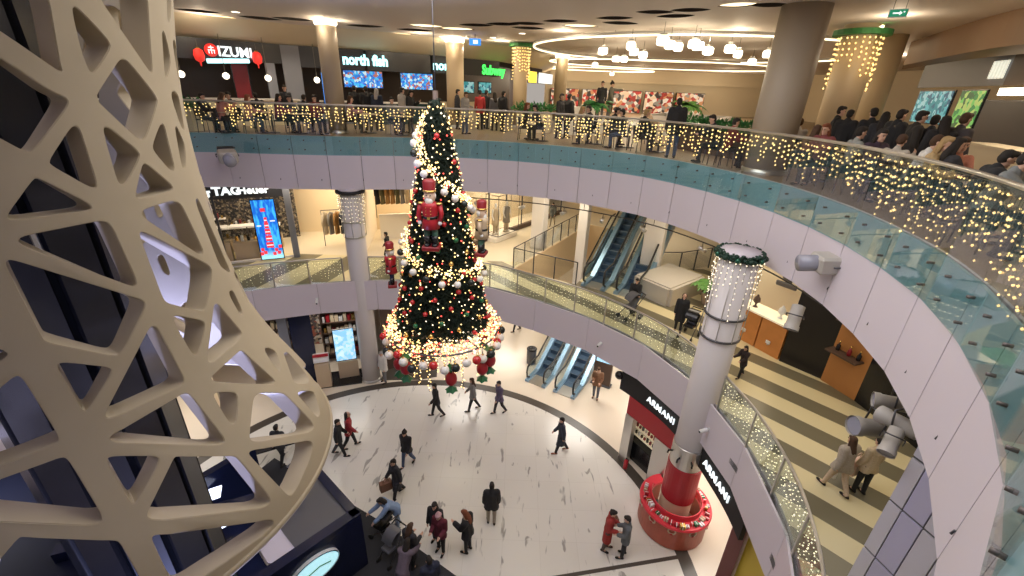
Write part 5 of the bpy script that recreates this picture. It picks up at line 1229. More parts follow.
# big advertising screen
def ad_material():
    m = bpy.data.materials.new('ad_blue'); m.use_nodes = True; nt = m.node_tree; N = nt.nodes.new; L = nt.links.new; b = nt.nodes['Principled BSDF']; g = N('ShaderNodeTexCoord')
    sp = N('ShaderNodeSeparateXYZ'); L(g.outputs['Generated'], sp.inputs[0])
    nz = N('ShaderNodeTexNoise'); nz.inputs['Scale'].default_value = 5; L(g.outputs['Generated'], nz.inputs['Vector'])
    cr = N('ShaderNodeValToRGB'); cr.color_ramp.elements[0].color = (.005, .12, .62, 1); cr.color_ramp.elements[0].position = .45; cr.color_ramp.elements[1].color = (.05, .45, .95, 1); cr.color_ramp.elements[1].position = .6; L(nz.outputs['Fac'], cr.inputs[0])
    pale = N('ShaderNodeMapRange'); pale.inputs['From Min'].default_value = .16; pale.inputs['From Max'].default_value = .04; L(sp.outputs['Z'], pale.inputs['Value'])
    mx = N('ShaderNodeMix'); mx.data_type = 'RGBA'; mx.inputs[7].default_value = (.35, .8, .95, 1); L(pale.outputs[0], mx.inputs[0]); L(cr.outputs[0], mx.inputs[6])
    L(mx.outputs[2], b.inputs['Base Color']); L(mx.outputs[2], b.inputs['Emission Color']); b.inputs['Emission Strength'].default_value = 1.0; m.cycles.emission_sampling = 'NONE'; M['ad_blue'] = m
ad_material()
SA, SB = Vector((-11.95, 19.42)), Vector((-11.03, 19.83))
sc = board('advertising_screen', 'tall bright blue advertising screen in the watch shop window', 'screen', SA, SB, Z2 + .05, 8.35, 'ad_blue')
d_ = (SB - SA).normalized(); n_ = Vector((d_.y, -d_.x)); b = MB(); inv = Matrix.Translation((-SA.x, -SA.y, -(Z2 + .05)))
def adq(s0, s1, z0, z1, m, e=.062):
    a = SA + d_ * s0 + n_ * e; c = SA + d_ * s1 + n_ * e; b.add([(a.x, a.y, z0), (c.x, c.y, z0), (c.x, c.y, z1), (a.x, a.y, z1)], [(0, 1, 2, 3)], m)
for k, (w_, z) in enumerate(((.30, 6.05), (.26, 6.38), (.22, 6.7), (.17, 7.0), (.12, 7.25))): adq(.5 - w_ / 2, .5 + w_ / 2, z, z + .27, 'ad_red'); adq(.5 - w_ / 2.2, .5 + w_ / 2.2, z + .1, z + .15, 'ad_white', .064)
for s_, z in ((.15, 5.9), (.25, 5.75), (.72, 5.85), (.82, 5.7), (.9, 6.0), (.1, 5.7), (.62, 5.66)): adq(s_ - .07, s_ + .07, z, z + .16, 'ad_red')
adq(.36, .56, 7.78, 7.95, 'ad_red'); adq(.68, .88, 7.3, 7.36, 'ad_white'); adq(.1, .28, 7.1, 7.16, 'ad_white')
o = b.build('picture_motif', sc); o.matrix_parent_inverse = inv
def showcase(label, a, c, z, h, depth, group=None, body='tan'):
    a = Vector(a[:2]); c = Vector(c[:2]); d = (c - a).normalized(); n = Vector((-d.y, d.x)); r = thing('display_case', label, 'display case', (a.x, a.y, z), 0, group); inv = Matrix.Translation((-a.x, -a.y, -z))
    b = MB(); b.prism([a, c, c + n * depth, a + n * depth], z, z + h * .55, body); o = b.build('base', r); o.matrix_parent_inverse = inv
    b = MB(); b.prism([a, c, c + n * depth, a + n * depth], z + h * .56, z + h, 'shop_glass'); o = b.build('glass_box', r); o.matrix_parent_inverse = inv
    b = MB(); b.prism([a - n * .02, c - n * .02, c + n * (depth + .02), a + n * (depth + .02)], z + h, z + h + .03, 'white_wall'); o = b.build('top', r); o.matrix_parent_inverse = inv
    b = MB(); rn = random.Random(int(a.x * 31 + a.y * 7)); L = (c - a).length
    for k in range(int(L / .25)): q = a + d * (.15 + k * .25) + n * depth * rn.uniform(.3, .7); hh = h * rn.uniform(.08, .22); b.box((q.x, q.y, z + h * .56 + hh / 2), (.09, .09, hh), ('gold', 'white_paint', 'black')[k % 3])
    o = b.build('goods_on_show', r); o.matrix_parent_inverse = inv; return r
showcase('watch display case with a pale front near the lattice edge', (-14.3, 18.75), (-13.2, 19.3), Z2, 1.6, .5)
showcase('watch display case with a tan front beside the blue screen', (-13.1, 19.35), (-12.15, 19.8), Z2, 1.6, .5)
showcase('low watch counter with a tan front deeper inside the watch shop', (-14.2, 20.4), (-11.9, 21.5), Z2, 1.15, .6)
for i, (x, y, z, lab) in enumerate(((-14.1, 19.6, 7.3, 'upper shelf of watches hanging in the shop near the lattice'), (-12.9, 20.3, 6.9, 'lower shelf of watches hanging behind the blue screen'))):
    r = thing('wall_shelf', lab, 'shelf', (x, y, z), .45); b = MB(); b.box((0, 0, 0), (1.3, .3, .04), 'white_wall'); b.build('board', r); b = MB()
    for k in range(7): b.box((-.55 + k * .18, 0, .08 + .03 * (k % 3)), (.08, .1, .14 + .05 * (k % 3)), ('gold', 'white_paint', 'crimson')[k % 3])
    b.build('goods_on_show', r); b = MB(); b.box((0, .16, -.3), (.04, .04, 1.6), 'dark_steel'); b.build('bracket', r)
b = MB(); b.wall((-13.2, 18.95), (-10.55, 20.25), Z2, Z2 + .1, .1, 'white_wall'); b.wall((-10.75, 20.15), (-10.5, 20.27), Z2, 9.39, .25, 'grey_panel'); b.wall((-13.3, 18.9), (-13.22, 18.94), Z2, 8.72, .08, 'dark_steel'); struct(b.build('trim_13'))
# clothes shop and its neighbours
wallp('trim_14', (-10.4, 20.45), (-3.0, 22.35), 8.72, 9.39, 'white_wall', .2)
wallp('wall_clothes', (-14.2, 23.65), (-2.5, 26.6), Z2, 9.39, 'shop_cream')
wallp('wall_divider', (-7.6, 21.3), (-8.2, 25.2), Z2, 9.39, 'shop_white')
wallp('wall_clothes_side', (-3.0, 22.35), (-3.4, 26.4), Z2, 9.39, 'shop_cream')
sg = thing('shop_sign', 'white lit shop name above the clothes racks next to the tree', 'sign', (-7.01, 21.17, 8.7))
b = MB(); b.wall((-7.06, 21.18, 8.79)[:2], (-5.29, 21.63, 8.77)[:2], 9.10, 9.12, .05, 'sign_white'); o = b.build('light_line', sg); o.matrix_parent_inverse = Matrix.Translation(-Vector(sg.location))
blocks(sg, (-7.01, 21.15, 8.7), (-5.38, 21.57, 8.68), 9.0, .3, 9)
def garment(label, x, y, z, h, w, rz, m, group):
    r = thing('garment', label, 'clothes', (x, y, z), rz, group); b = MB(); n = 10
    rows = [(.06, 0), (w * .42, -.06 * h), (w * .5, -.14 * h), (w * .40, -.45 * h), (w * .5, -h)]; vs = []; fs = []
    for (rw, zz) in rows:
        for k in range(n): q = 2 * PI * k / n; vs.append((rw * math.cos(q), rw * .35 * math.sin(q) * (1 + .3 * math.sin(3 * q)), zz))
    for i in range(len(rows) - 1):
        for k in range(n): fs.append((i * n + k, i * n + (k + 1) % n, (i + 1) * n + (k + 1) % n, (i + 1) * n + k))
    b.add(vs, fs, m, True); b.build('cloth', r)
    for s in (-1, 1): b = MB(); b.tube([(s * w * .42, 0, -.08 * h), (s * w * .6, 0, -.35 * h), (s * w * .58, .02, -.58 * h)], [.07, .065, .05], m, 8); b.build('sleeve', r)
    b = MB(); b.tube([(-w * .38, 0, -.04 * h), (0, 0, .03), (0, 0, .1)], .01, 'steel', 5); b.tube([(w * .38, 0, -.04 * h), (0, 0, .03)], .01, 'steel', 5); b.build('hanger', r)
def rack(label, a, c, z, h, garments, group):
    a = Vector(a); c = Vector(c); d = (c - a); r = thing('clothes_rail', label, 'clothes rail', (a.x, a.y, z)); inv = Matrix.Translation((-a.x, -a.y, -z))
    b = MB(); b.tube([(a.x, a.y, z + h), (c.x, c.y, z + h)], .02, 'dark_steel', 8); o = b.build('rail', r); o.matrix_parent_inverse = inv
    for p in (a, c): b = MB(); b.tube([(p.x, p.y, z), (p.x, p.y, z + h)], .02, 'dark_steel', 8); o = b.build('post', r); o.matrix_parent_inverse = inv
    n = len(garments); rz = math.atan2(d.y, d.x) + 1.2
    nm = {'camel': 'camel brown', 'denim': 'dark blue', 'grey_cloth': 'grey', 'black_cloth': 'black', 'beige_cloth': 'beige', 'olive': 'olive'}
    for i, m in enumerate(garments): p = a + d * ((i + .5) / n); garment('%s garment on a hanger, %s along %s' % (nm[m], ORD[i], group[1]), p.x, p.y, z + h - .1, 1.15, .5, rz, m, group[0])
rack('dark clothes rail with coats left of the slim white column' .replace('left of', 'on the watch shop side of'), (-9.9, 21.9), (-8.6, 22.4), Z2, 1.9, ['beige_cloth', 'grey_cloth', 'camel', 'black_cloth', 'beige_cloth'], ('coats on the first rail', 'the rail near the watch shop'))
rack('short clothes rail with dark clothes close to the slim white column', (-8.6, 21.5), (-8.0, 21.7), Z2, 1.7, ['denim', 'black_cloth', 'denim'], ('dark clothes on the short rail', 'the short rail by the slim column'))
rack('high clothes rail with camel garments between the slim column and the tree', (-7.3, 22.7), (-5.6, 23.2), Z2 + 1.4, 2.0, ['black_cloth', 'olive', 'camel', 'camel', 'olive', 'grey_cloth', 'beige_cloth'], ('clothes on the high rail', 'the high rail by the tree'))
wallp('wall_shelf_back', (-7.4, 23.4), (-5.3, 24.0), Z2, 6.8, 'shop_white')
rack('second high clothes rail with grey garments beside the tree', (-5.2, 22.7), (-4.0, 23.0), Z2 + 1.4, 2.0, ['beige_cloth', 'grey_cloth', 'grey_cloth', 'beige_cloth'], ('clothes on the second high rail', 'the rail close to the tree'))
wallp('wall_shelf_back', (-5.2, 23.2), (-3.6, 23.6), Z2, 6.8, 'black')
# bright window with two mannequins
WA, WB = (-2.6, 22.3), (3.2, 30.4)
wallp('wall_window_back', (-3.4, 24.8), (2.2, 32), Z2, 9.39, 'shop_cream'); wallp('trim_15', WA, WB, 9.0, 9.39, 'white_wall', .2); wallp('trim_16', WA, WB, Z2, Z2 + .25, 'dark_wood', .2)
b = MB(); b.wall(lerp2(WA, WB, .02), lerp2(WA, WB, .98), Z2 + .25, 9.0, .02, 'shop_glass'); o = b.build('window_1'); struct(o)
for t_ in (.0, .2, .36, .52, .7, 1.0):
    b = MB(); q = lerp2(WA, WB, t_); b.box((q[0], q[1], 7.3), (.08, .08, 3.8), 'dark_steel'); struct(b.build('window_mullion'))
def mannequin(label, x, y, z, rz, m1, m2):
    r = thing('mannequin', label, 'mannequin', (x, y, z), rz); b = MB(); b.lathe([(.2, 0), (.2, .03), (.02, .05)], (0, 0, 0), 'steel', 18); b.build('stand', r)
    vs, fs = capsule_cloud([((0, 0, 1.0), (.15, .1, .1), (0, 0, 1.42), (.16, .1, .06)), ((0, 0, 1.45), .05, (0, 0, 1.6), .045), ((-.2, 0, 1.42), .055, (-.27, .04, 1.12), .04), ((-.27, .04, 1.12), .04, (-.24, .14, .88), .03), ((.2, 0, 1.42), .055, (.27, .04, 1.12), .04), ((.27, .04, 1.12), .04, (.24, .14, .88), .03)], [((0, .01, 1.68), (.075, .09, .11))]); b = MB(); b.add(vs, fs, 'white_paint', True); b.build('body', r)
    b = MB(); b.lathe([(.22, .55), (.2, .8), (.165, 1.05), (.19, 1.3), (.2, 1.42), (.08, 1.5)], (0, 0, 0), m1, 16); b.build('coat', r)
    for s in (-1, 1): b = MB(); b.tube([(s * .09, 0, .95), (s * .1, 0, .5), (s * .1, 0, .08)], [.10, .08, .06], m2, 10); b.build('trouser_leg', r)
mx_, my_ = (-1.13, 23.96, 5.4)[:2]
b = MB(); b.box((mx_ + .3, my_ + .5, Z2 + .13), (2.0, 1.0, .26), 'podium_white', rz=.95, bev=.02); pd = b.build('display_podium'); tag(pd, 'low white podium under the two window mannequins', 'podium')
mannequin('mannequin in a long beige coat in the bright shop window', mx_ + .05, my_ + .3, Z2 + .26, -2.4, 'beige_cloth', 'beige_cloth'); mannequin('mannequin in light grey clothes beside the beige coated one', mx_ + .65, my_ + .95, Z2 + .26, -2.4, 'grey_cloth', 'beige_cloth')
r = thing('window_frame_box', 'thin dark square frame standing round the two mannequins', 'display frame', (mx_, my_, Z2 + .26)); b = MB()
u_ = Vector((math.cos(.95), math.sin(.95))); v_ = Vector((-u_.y, u_.x)); cs = [Vector((.0, -.1)) + u_ * a + v_ * c for a, c in ((-.6, -.35), (1.35, -.35), (1.35, .55), (-.6, .55))]
for i in range(4):
    a, c = cs[i], cs[(i + 1) % 4]
    for zz in (.02, 2.3): b.tube([(a.x + .3, a.y + .5, zz), (c.x + .3, c.y + .5, zz)], .018, 'dark_steel', 5)
    b.tube([(a.x + .3, a.y + .5, 0), (a.x + .3, a.y + .5, 2.3)], .018, 'dark_steel', 5)
b.build('bar_frame', r)
# white parapet block with a potted palm
a0, a1, a2 = Vector((5.35, 17.6, 5.4)[:2]), Vector((6.38, 16.23, 5.4)[:2]), Vector((8.26, 17.76, 5.4)[:2])
b = MB(); b.wall(a0, a1, Z2, 6.15, .25, 'block_top'); b.wall(a1, a2, Z2, 6.15, .25, 'block_top'); b.prism([a0, a1, a2, a2 + (a0 - a1)], 6.15, 6.2, 'block_top'); struct(b.build('wall_low_block'))
railing('dark railing on the far side of the white parapet block', [a0 + Vector((.3, 2.2)), a2 + Vector((-.2, 2.2)), a2 + Vector((2.5, 3.5))], Z2)
wallp('wall_rear_walk', (4, 34), (18, 24), Z2, 9.39, 'shop_cream'); wallp('wall_rear_walk', (9.5, 19.5), (13.5, 15.5), Z2, 9.39, 'shop_cream')
# jewellery shop with wooden counters, black pier and orange shop
J0, J1, J2, J3, J4 = Vector((6.9, 16.35)), Vector((8.92, 12.42)), Vector((9.72, 11.45)), Vector((10.1, 10.45)), Vector((10.5, 7.8))
wallp('wall_jewel_back', (8.8, 17.4), (11.6, 13.2), Z2, 9.39, 'wallpaper')
b = MB(); b.prism([J1, J2, J2 + Vector((1.6, .8)), J1 + Vector((1.6, .8))], Z2, 9.39, 'black_pier'); struct(b.build('wall_black_pier'))
d_ = (J1 - J0).normalized(); 
for i, (s0, s1) in enumerate(((1.6, 2.5), (2.55, 3.45), (3.5, 4.36))):
    a, c = J0 + d_ * s0, J0 + d_ * s1; counter('orange wood jewellery counter with a lit white top, %s from the thick column' % ORD[i], a, c, 6.65, 'orange_wood', 'counter_top', .7, 'jewellery_counter')
    r = thing('price_card', 'small white card on the front of the %s wooden jewellery counter' % ORD[i], 'card', (*( (a + c) / 2 + Vector((d_.y, -d_.x)) * .02 * (1 if d_.y < 0 else -1) ), 5.85), math.atan2(d_.y, d_.x)); b = MB(); b.box((0, -.04, 0), (.16, .03, .12), 'white_paint', bev=.01); b.build('card', r); b = MB(); b.box((0, -.02, -.08), (.05, .05, .05), 'steel'); b.build('clip', r)
    r = thing('jewellery_bust', 'white jewellery stand on the %s wooden counter' % ORD[i], 'jewellery stand', (*((a + c) / 2 + Vector((.25, .2))), 6.65)); b = MB(); b.lathe([(.09, 0), (.03, .06), (.03, .12), (.12, .22), (.10, .34), (.04, .42), (.03, .46)], (0, 0, 0), ('white_paint', 'dark_wood', 'white_paint')[i], 14); b.build('bust', r); b = MB(); b.lathe([(.075, .30), (.085, .31), (.075, .32)], (0, 0, 0), 'gold', 14, False); b.build('necklace', r)
r = thing('figure_emblem', 'dark oval figure emblem on the pale jewellery shop wall', 'wall emblem', (10.1, 14.9, 7.3), math.atan2(-4.2, 2.8)); b = MB(); b.ball((0, -.1, .25), .3, 'grey_dark', 14, 10, (.8, .2, 1.2)); b.build('head', r); b = MB(); b.box((0, -.1, -.2), (.75, .08, .2), 'grey_dark', bev=.04); b.build('base', r)
b = MB()
for k in range(18): q = PI * k / 17; b.tube([(.5 * math.cos(q), -.07, .2 + .5 * math.sin(q)), (1.1 * math.cos(q), -.07, .2 + 1.1 * math.sin(q))], .012, 'ray_gold', 4)
b.build('ray_ornament', r)
wallp('wall_orange_shop', J2 + Vector((.02, 0)), J3, Z2, 9.39, 'orange_shop')
sh = thing('display_shelf', 'dark double shelf on the orange shop wall next to the black pier', 'shelf', (9.72, 10.95, 6.6), .35)
for zz in (0, 1.0): b = MB(); b.box((0, 0, zz), (.5, .9, .05), 'dark_wood'); b.build('shelf_board', sh)
b = MB(); b.box((.22, 0, .5), (.04, .1, 1.1), 'dark_steel'); b.build('bracket', sh)
for k, (yy, zz) in enumerate(((10.45, 6.63), (10.7, 6.63), (11.0, 6.63), (10.6, 7.63), (10.9, 7.63))):
    r = thing('bottle', 'small dark bottle standing on the shelf of the orange shop', 'bottle', (9.74 + (10.75 - yy) * .4, yy + .2, zz), 0, 'bottles on the orange shop shelf'); b = MB(); b.lathe([(.05, 0), (.055, .02), (.055, .16), (.02, .2), (.02, .26)], (0, 0, 0), ('black', 'crimson')[k % 2], 12); b.build('glass_body', r); b = MB(); b.lathe([(.024, .25), (.024, .3)], (0, 0, 0), 'gold', 10); b.build('stopper', r)
wallp('wall_dark_shop', J3, J4, Z2, 9.39, 'black')
sg = thing('shop_sign', 'black shop sign with white lit characters below the near balcony', 'sign', (*lerp2(J3, J4, .3), 7.0)); nv = Vector((-.12, 0))
b = MB(); q0, q1 = Vector(lerp2(J3, J4, .04)) + nv, Vector(lerp2(J3, J4, .5)) + nv
for z_, t0, t1 in ((8.35, .35, .8), (8.0, .0, .9), (7.7, .0, .85)): b.wall(q0 + (q1 - q0) * t0, q0 + (q1 - q0) * t1, z_, z_ + .14, .04, 'sign_white')
b.wall(q0 + (q1 - q0) * .3, q0 + (q1 - q0) * .42, 8.45, 8.65, .04, 'sign_white'); b.wall(q0, q0 + (q1 - q0) * .1, 7.97, 8.2, .04, 'sign_white'); o = b.build('lettering', sg); o.matrix_parent_inverse = Matrix.Translation(-Vector(sg.location))
# pale clad block near the balcony
r = thing('clad_lift_block', 'pale block with lilac glass strip and dark joints beside the striped walkway', 'lift enclosure', (6.08, 5.03, Z2)); a = Vector((0, 0)); u_ = Vector((math.cos(math.radians(-77)), math.sin(math.radians(-77)))); v_ = Vector((-u_.y, u_.x)) 
H_ = 9.39 - Z2
b = MB(); b.prism([a, u_ * 2.4, u_ * 2.4 + v_ * 1.6, v_ * 1.6], 0, H_, 'grey_dark'); b.build('core', r)
for i, (s0, s1, m) in enumerate(((0, .19, 'block_pale'), (.21, .50, 'lilac'), (.52, .80, 'block_pale'), (.82, 2.4, 'block_pale'))):
    for z0, z1 in ((0, 1.1), (1.13, 2.2), (2.23, 3.1), (3.13, H_)):
        b = MB(); p0, p1 = u_ * s0 - v_ * .03, u_ * s1 - v_ * .03; b.prism([p0, p1, p1 + v_ * .03, p0 + v_ * .03], z0 + .02, z1, m); b.build('cladding_panel', r)
# projectors under / on the upper fascia
def projector(label, p, aim, s=1.0, kind='drum', arm=None):
    p = Vector(p); d = (Vector(aim) - p).normalized(); r = thing('projector_lamp', label, 'spotlight', p); q = d.to_track_quat('Y', 'Z'); r.rotation_mode = 'QUATERNION'; r.rotation_quaternion = q; r.scale = (s, s, s)
    if kind == 'drum':
        b = MB(); n = 20
        def ringz(y, rad): return [(rad * math.cos(2 * PI * k / n), y, rad * math.sin(2 * PI * k / n)) for k in range(n)]
        prof = [(-.32, .10), (-.30, .15), (.2, .15), (.22, .17), (.34, .17)]; vs = [x for y, rad in prof for x in ringz(y, rad)]; fs = [(i * n + k, i * n + (k + 1) % n, (i + 1) * n + (k + 1) % n, (i + 1) * n + k) for i in range(len(prof) - 1) for k in range(n)] + [tuple(range(n))]
        b.add(vs, fs, 'projector_grey', True); b.build('housing', r); b = MB(); b.add(ringz(.31, .155), [tuple(range(n - 1, -1, -1))], 'lens'); b.build('lens', r)
        b = MB(); b.tube([(-.19, .0, 0), (-.19, 0, .3), (.19, 0, .3), (.19, 0, 0)], .018, 'dark_steel', 6); b.build('yoke', r)
    else:
        b = MB(); b.box((0, -.05, 0), (.52, .46, .36), 'projector_grey', bev=.05); b.box((0, -.34, 0), (.46, .14, .42), 'dark_steel', bev=.02); b.build('housing', r)
        b = MB(); n = 20; vs = [(.17 * math.cos(2 * PI * k / n), y, .17 * math.sin(2 * PI * k / n)) for y in (.15, .48) for k in range(n)]; b.add(vs, [(k, (k + 1) % n, n + (k + 1) % n, n + k) for k in range(n)] + [tuple(range(n, 2 * n))], 'lens', True); b.build('lens', r)
        b = MB(); b.tube([(-.3, -.05, 0), (-.3, -.3, 0), (.3, -.3, 0), (.3, -.05, 0)], .02, 'dark_steel', 6); b.build('yoke', r)
projector('big white projector box with a round lens fixed to the fascia by the near balcony', (6.4, 8.57, 10.25), (-1, 9.5, 9.6), 1.0, 'box')
projector('white projector with a round lens on the fascia above the watch shop sign', (-10.36, 16.16, 10.71), (-5, 9, 9), 1.15, 'box')
for i, (p, aim, s, lab) in enumerate((((6.58, 6.14, 8.63), (3, 8, 8.2), .8, 'uppermost of the white spotlights clustered under the near balcony'), ((6.22, 5.94, 8.25), (2.5, 6.0, 8.6), 1.0, 'longest of the white spotlights clustered under the near balcony, by the couple'), ((6.11, 5.47, 8.76), (5, 9, 8.2), .85, 'middle one of the white spotlights clustered under the near balcony'), ((5.9, 5.26, 8.59), (4.5, 4.0, 7.2), .7, 'white spotlight with a dark lens, lowest in the cluster under the near balcony'), ((6.44, 8.92, 8.8), (5, 7, 5), .9, 'single white lamp hanging before the black pier'))):
    projector(lab, p, aim, s)
# track rail with small spots under the upper balcony
TR = offset(arc(V3, (-3.5, 18.1), (6.65, 9.2)), .55, False); r = thing('track_rail', 'thin dark lighting track curving under the upper balcony', 'lighting track', (TR[0].x, TR[0].y, 9.0)); inv = Matrix.Translation((-TR[0].x, -TR[0].y, -9.0))
b = MB(); b.tube([(p.x, p.y, 8.98) for p in TR], .022, 'dark_steel', 6); o = b.build('track', r); o.matrix_parent_inverse = inv
for i in range(0, len(TR), 7): b = MB(); b.tube([(TR[i].x, TR[i].y, 8.98), (TR[i].x, TR[i].y, 9.4)], .012, 'dark_steel', 5); o = b.build('hanger', r); o.matrix_parent_inverse = inv
for i, t_ in enumerate((.10, .22, .31, .40, .52, .66)):
    p = TR[int(t_ * len(TR))]; sp_ = thing('track_spotlight', 'small grey spotlight on the curved track, %s from the tree' % ORD[i], 'spotlight', (p.x, p.y, 8.95), i * .9); b = MB(); b.tube([(0, 0, 0), (0, .02, -.14)], .014, 'dark_steel', 5); b.build('stem', sp_); b = MB(); b.tube([(0, -.1, -.14), (0, .14, -.26)], [.065, .085], 'steel', 10); b.build('head', sp_)

# ------------------------------------------------------------------ ground floor
# shops under the middle floor, far side
wallp('wall_ground_back', (-16, 20.0), (-8.9, 21.2), 0, 4.0, 'goods'); wallp('wall_ground_left', (-12.6, 15.2), (-17, 20), 0, 4, 'shop_cream')
wallp('wall_ground_far', (-4.5, 30), (12, 30), 0, 4.0, 'shop_cream'); wallp('wall_ground_side', (-6.9, 19.2), (-5.0, 30), 0, 4.0, 'shop_white')
wallp('wall_dark_panel', (-9.95, 17.15), (-9.15, 17.55), 0, 4.0, 'navy', .25); wallp('wall_pier_grey', (-10.35, 16.95), (-10.0, 17.1), 0, 4.0, 'grey_panel', .3)
b = MB(); b.prism([(-9.6, 16.7), (-7.1, 17.45), (-7.4, 18.6), (-9.8, 17.9)], 0, .08, 'black'); struct(b.build('trim_17'))
sc = board('video_screen', 'pale blue mosaic video screen in the ground floor shop by the slim column', 'screen', (-8.35, 17.75), (-7.45, 18.1), 1.0, 2.75, 'screen_mosaic'); b = MB(); b.wall((-8.3, 17.8), (-7.45, 18.13), .08, 1.0, .3, 'tan'); o = b.build('base_unit', sc); o.matrix_parent_inverse = Matrix.Translation((8.35, -17.75, -1.0))
r = thing('info_stand', 'brown box stand with a red and white top in the ground floor shop', 'stand', (-8.75, 17.15, .08), .35); b = MB(); b.box((0, 0, .65), (.62, .5, 1.3), 'tan', bev=.02); b.build('body', r); b = MB(); b.box((0, 0, 1.52), (.66, .2, .42), 'white_paint', rx=-.4); b.build('card', r); b = MB(); b.box((0, -.06, 1.68), (.66, .2, .12), 'red', rx=-.4); b.build('card_header', r)
for i, (x, y, lab) in enumerate(((-8.6, 19.5, 'tall shelf of bright goods behind the ground floor video screen'), (-10.9, 18.6, 'tall shelf of goods in the cream ground floor shop by the lattice'))):
    r = thing('shelf_unit', lab, 'shelf', (x, y, 0), .3); b = MB(); b.box((0, .2, 1.6), (1.9, .06, 3.2), 'dark_wood'); b.box((-.95, 0, 1.6), (.05, .4, 3.2), 'dark_wood'); b.box((.95, 0, 1.6), (.05, .4, 3.2), 'dark_wood'); b.build('carcass', r)
    for z in (.5, 1.1, 1.7, 2.3, 2.9): b = MB(); b.box((0, 0, z), (1.86, .4, .04), 'dark_wood'); b.build('shelf', r)
    b = MB(); rn = random.Random(i)
    for z in (.52, 1.12, 1.72, 2.32, 2.92):
        for k in range(9): hh = rn.uniform(.15, .4); b.box((-.8 + k * .2, -.02, z + hh / 2), (rn.uniform(.1, .17), .2, hh), rn.choice(['red', 'white_paint', 'gold', 'beige_cloth', 'shop_cream', 'crimson']))
    o = b.build('goods', r); o['kind'] = 'stuff'
wallp('wall_dark_corner', (-6.3, 18.6), (-3.9, 20.4), 0, 4.0, 'dark_wood'); wallp('wall_dark_corner', (-3.9, 20.4), (-3.7, 24), 0, 4.0, 'dark_wood')
b = MB(); b.prism([(-6.3, 17.75), (-4.4, 17.9), (-3.6, 18.2), (-3.9, 20.4), (-6.3, 18.6)], 0, .015, 'dark_stone'); struct(b.build('trim_20'))
# litter bin, info board and poster frames by the escalators
r = thing('litter_bin', 'dark cylindrical litter bin next to the ground floor escalators', 'bin', (1.17, 19.75, 0)); b = MB(); b.lathe([(.21, 0), (.24, .03), (.26, .85), (.22, .9)], (0, 0, 0), 'grey_dark', 24); b.build('body', r); b = MB(); b.lathe([(.265, .86), (.275, .9), (.24, .93), (.15, .93), (.14, .85)], (0, 0, 0), 'black', 24); b.build('rim', r)
r = thing('info_board', 'brown information board standing at the foot of the escalators behind a man', 'board', (4.63, 18.13, 0), -.5); b = MB(); b.box((0, 0, .85), (.9, .18, 1.7), 'dark_wood', bev=.02); b.build('panel', r); b = MB(); b.box((0, -.1, 1.5), (.7, .02, .3), 'screen_pale'); b.build('notice', r); b = MB(); b.box((0, 0, .03), (1.0, .4, .06), 'grey_dark'); b.build('base', r)
# fashion corner shop under the fascia
AR = offset(arc(V2, (4.2, 13.7), (5.66, 10.95)), .10, False); AR2 = offset(arc(V2, (5.76, 10.05), (5.97, 7.7)), .10, False)
b = MB()
for Q in (AR, AR2):
    for i in range(len(Q) - 1): b.wall(Q[i], Q[i + 1], 3.05, 3.99, .12, 'black_matte')
struct(b.build('trim_18'))
def sign_on(label, body, p, q, z, s):
    sg = thing('shop_sign', label, 'sign', (p[0], p[1], z)); text('lettering', body, s, p, q, 'sign_white', sg, .02, z=z, bold=.002, font=None); return sg
def pt_on(Q, t, e):
    a = Q[int(t * (len(Q) - 1))]; b_ = Q[min(len(Q) - 1, int(t * (len(Q) - 1)) + 1)]; d = (b_ - a).normalized(); return a + Vector((d.y, -d.x)) * e
sign_on('white lit letters on the black band above the red shop portal', 'ARMANI', pt_on(AR, .34, .085), pt_on(AR, .9, .085), 3.38, .33)
sign_on('white lit letters on the black band past the red kiosk', 'ARMANI', pt_on(AR2, .16, .085), pt_on(AR2, .7, .085), 3.38, .34)
PA, PB = Vector((4.50, 13.32)), Vector((5.6, 11.5)); pd_ = (PB - PA).normalized(); pn = Vector((-pd_.y, pd_.x))
por = thing('shop_portal', 'red and silver shop portal at the corner under the black band', 'shop front', (PA.x, PA.y, 0)); inv = Matrix.Translation((-PA.x, -PA.y, 0))
def pb(n, f): b = MB(); f(b); o = b.build(n, por); o.matrix_parent_inverse = inv
pb('red_header', lambda b: b.wall(PA + pn * .1, PB + pn * .1, 2.25, 3.05, .14, 'red')); pb('red_side', lambda b: b.wall(PA + pn * .12, PA + pn * 2.0, 1.9, 3.99, .14, 'red'))
pb('jamb', lambda b: b.wall(PA + pn * .1, PA + pd_ * .4 + pn * .1, 0, 2.25, .2, 'steel')); pb('jamb', lambda b: b.wall(PA + pd_ * 1.45 + pn * .1, PB + pn * .1, 0, 2.25, .2, 'steel')); pb('side_wall', lambda b: b.wall(PA + pn * .2, PA + pn * 2.0, 0, 1.9, .1, 'steel'))
bx = PA + pd_ * .95 + pn * .62
r = thing('cosmetics_shelf', 'white lit cosmetics shelf with small dark bottles inside the red portal', 'shelf', (bx.x, bx.y, 0), math.atan2(pd_.y, pd_.x)); b = MB(); b.box((0, .2, 1.3), (1.9, .08, 2.6), 'white_wall'); b.box((0, 0, .45), (1.9, .5, .9), 'black', bev=.02); b.build('carcass', r)
for z in (1.1, 1.45, 1.8, 2.15): b = MB(); b.box((0, .05, z), (1.8, .3, .03), 'counter_top'); b.build('shelf', r)
b = MB(); rn = random.Random(4)
for z in (1.12, 1.47, 1.82, 2.17):
    for k in range(12): hh = rn.uniform(.1, .22); b.box((-.8 + k * .145, .0, z + hh / 2), (.07, .07, hh), rn.choice(['black', 'grey_dark', 'crimson', 'white_paint']))
o = b.build('bottles', r); o['kind'] = 'stuff'
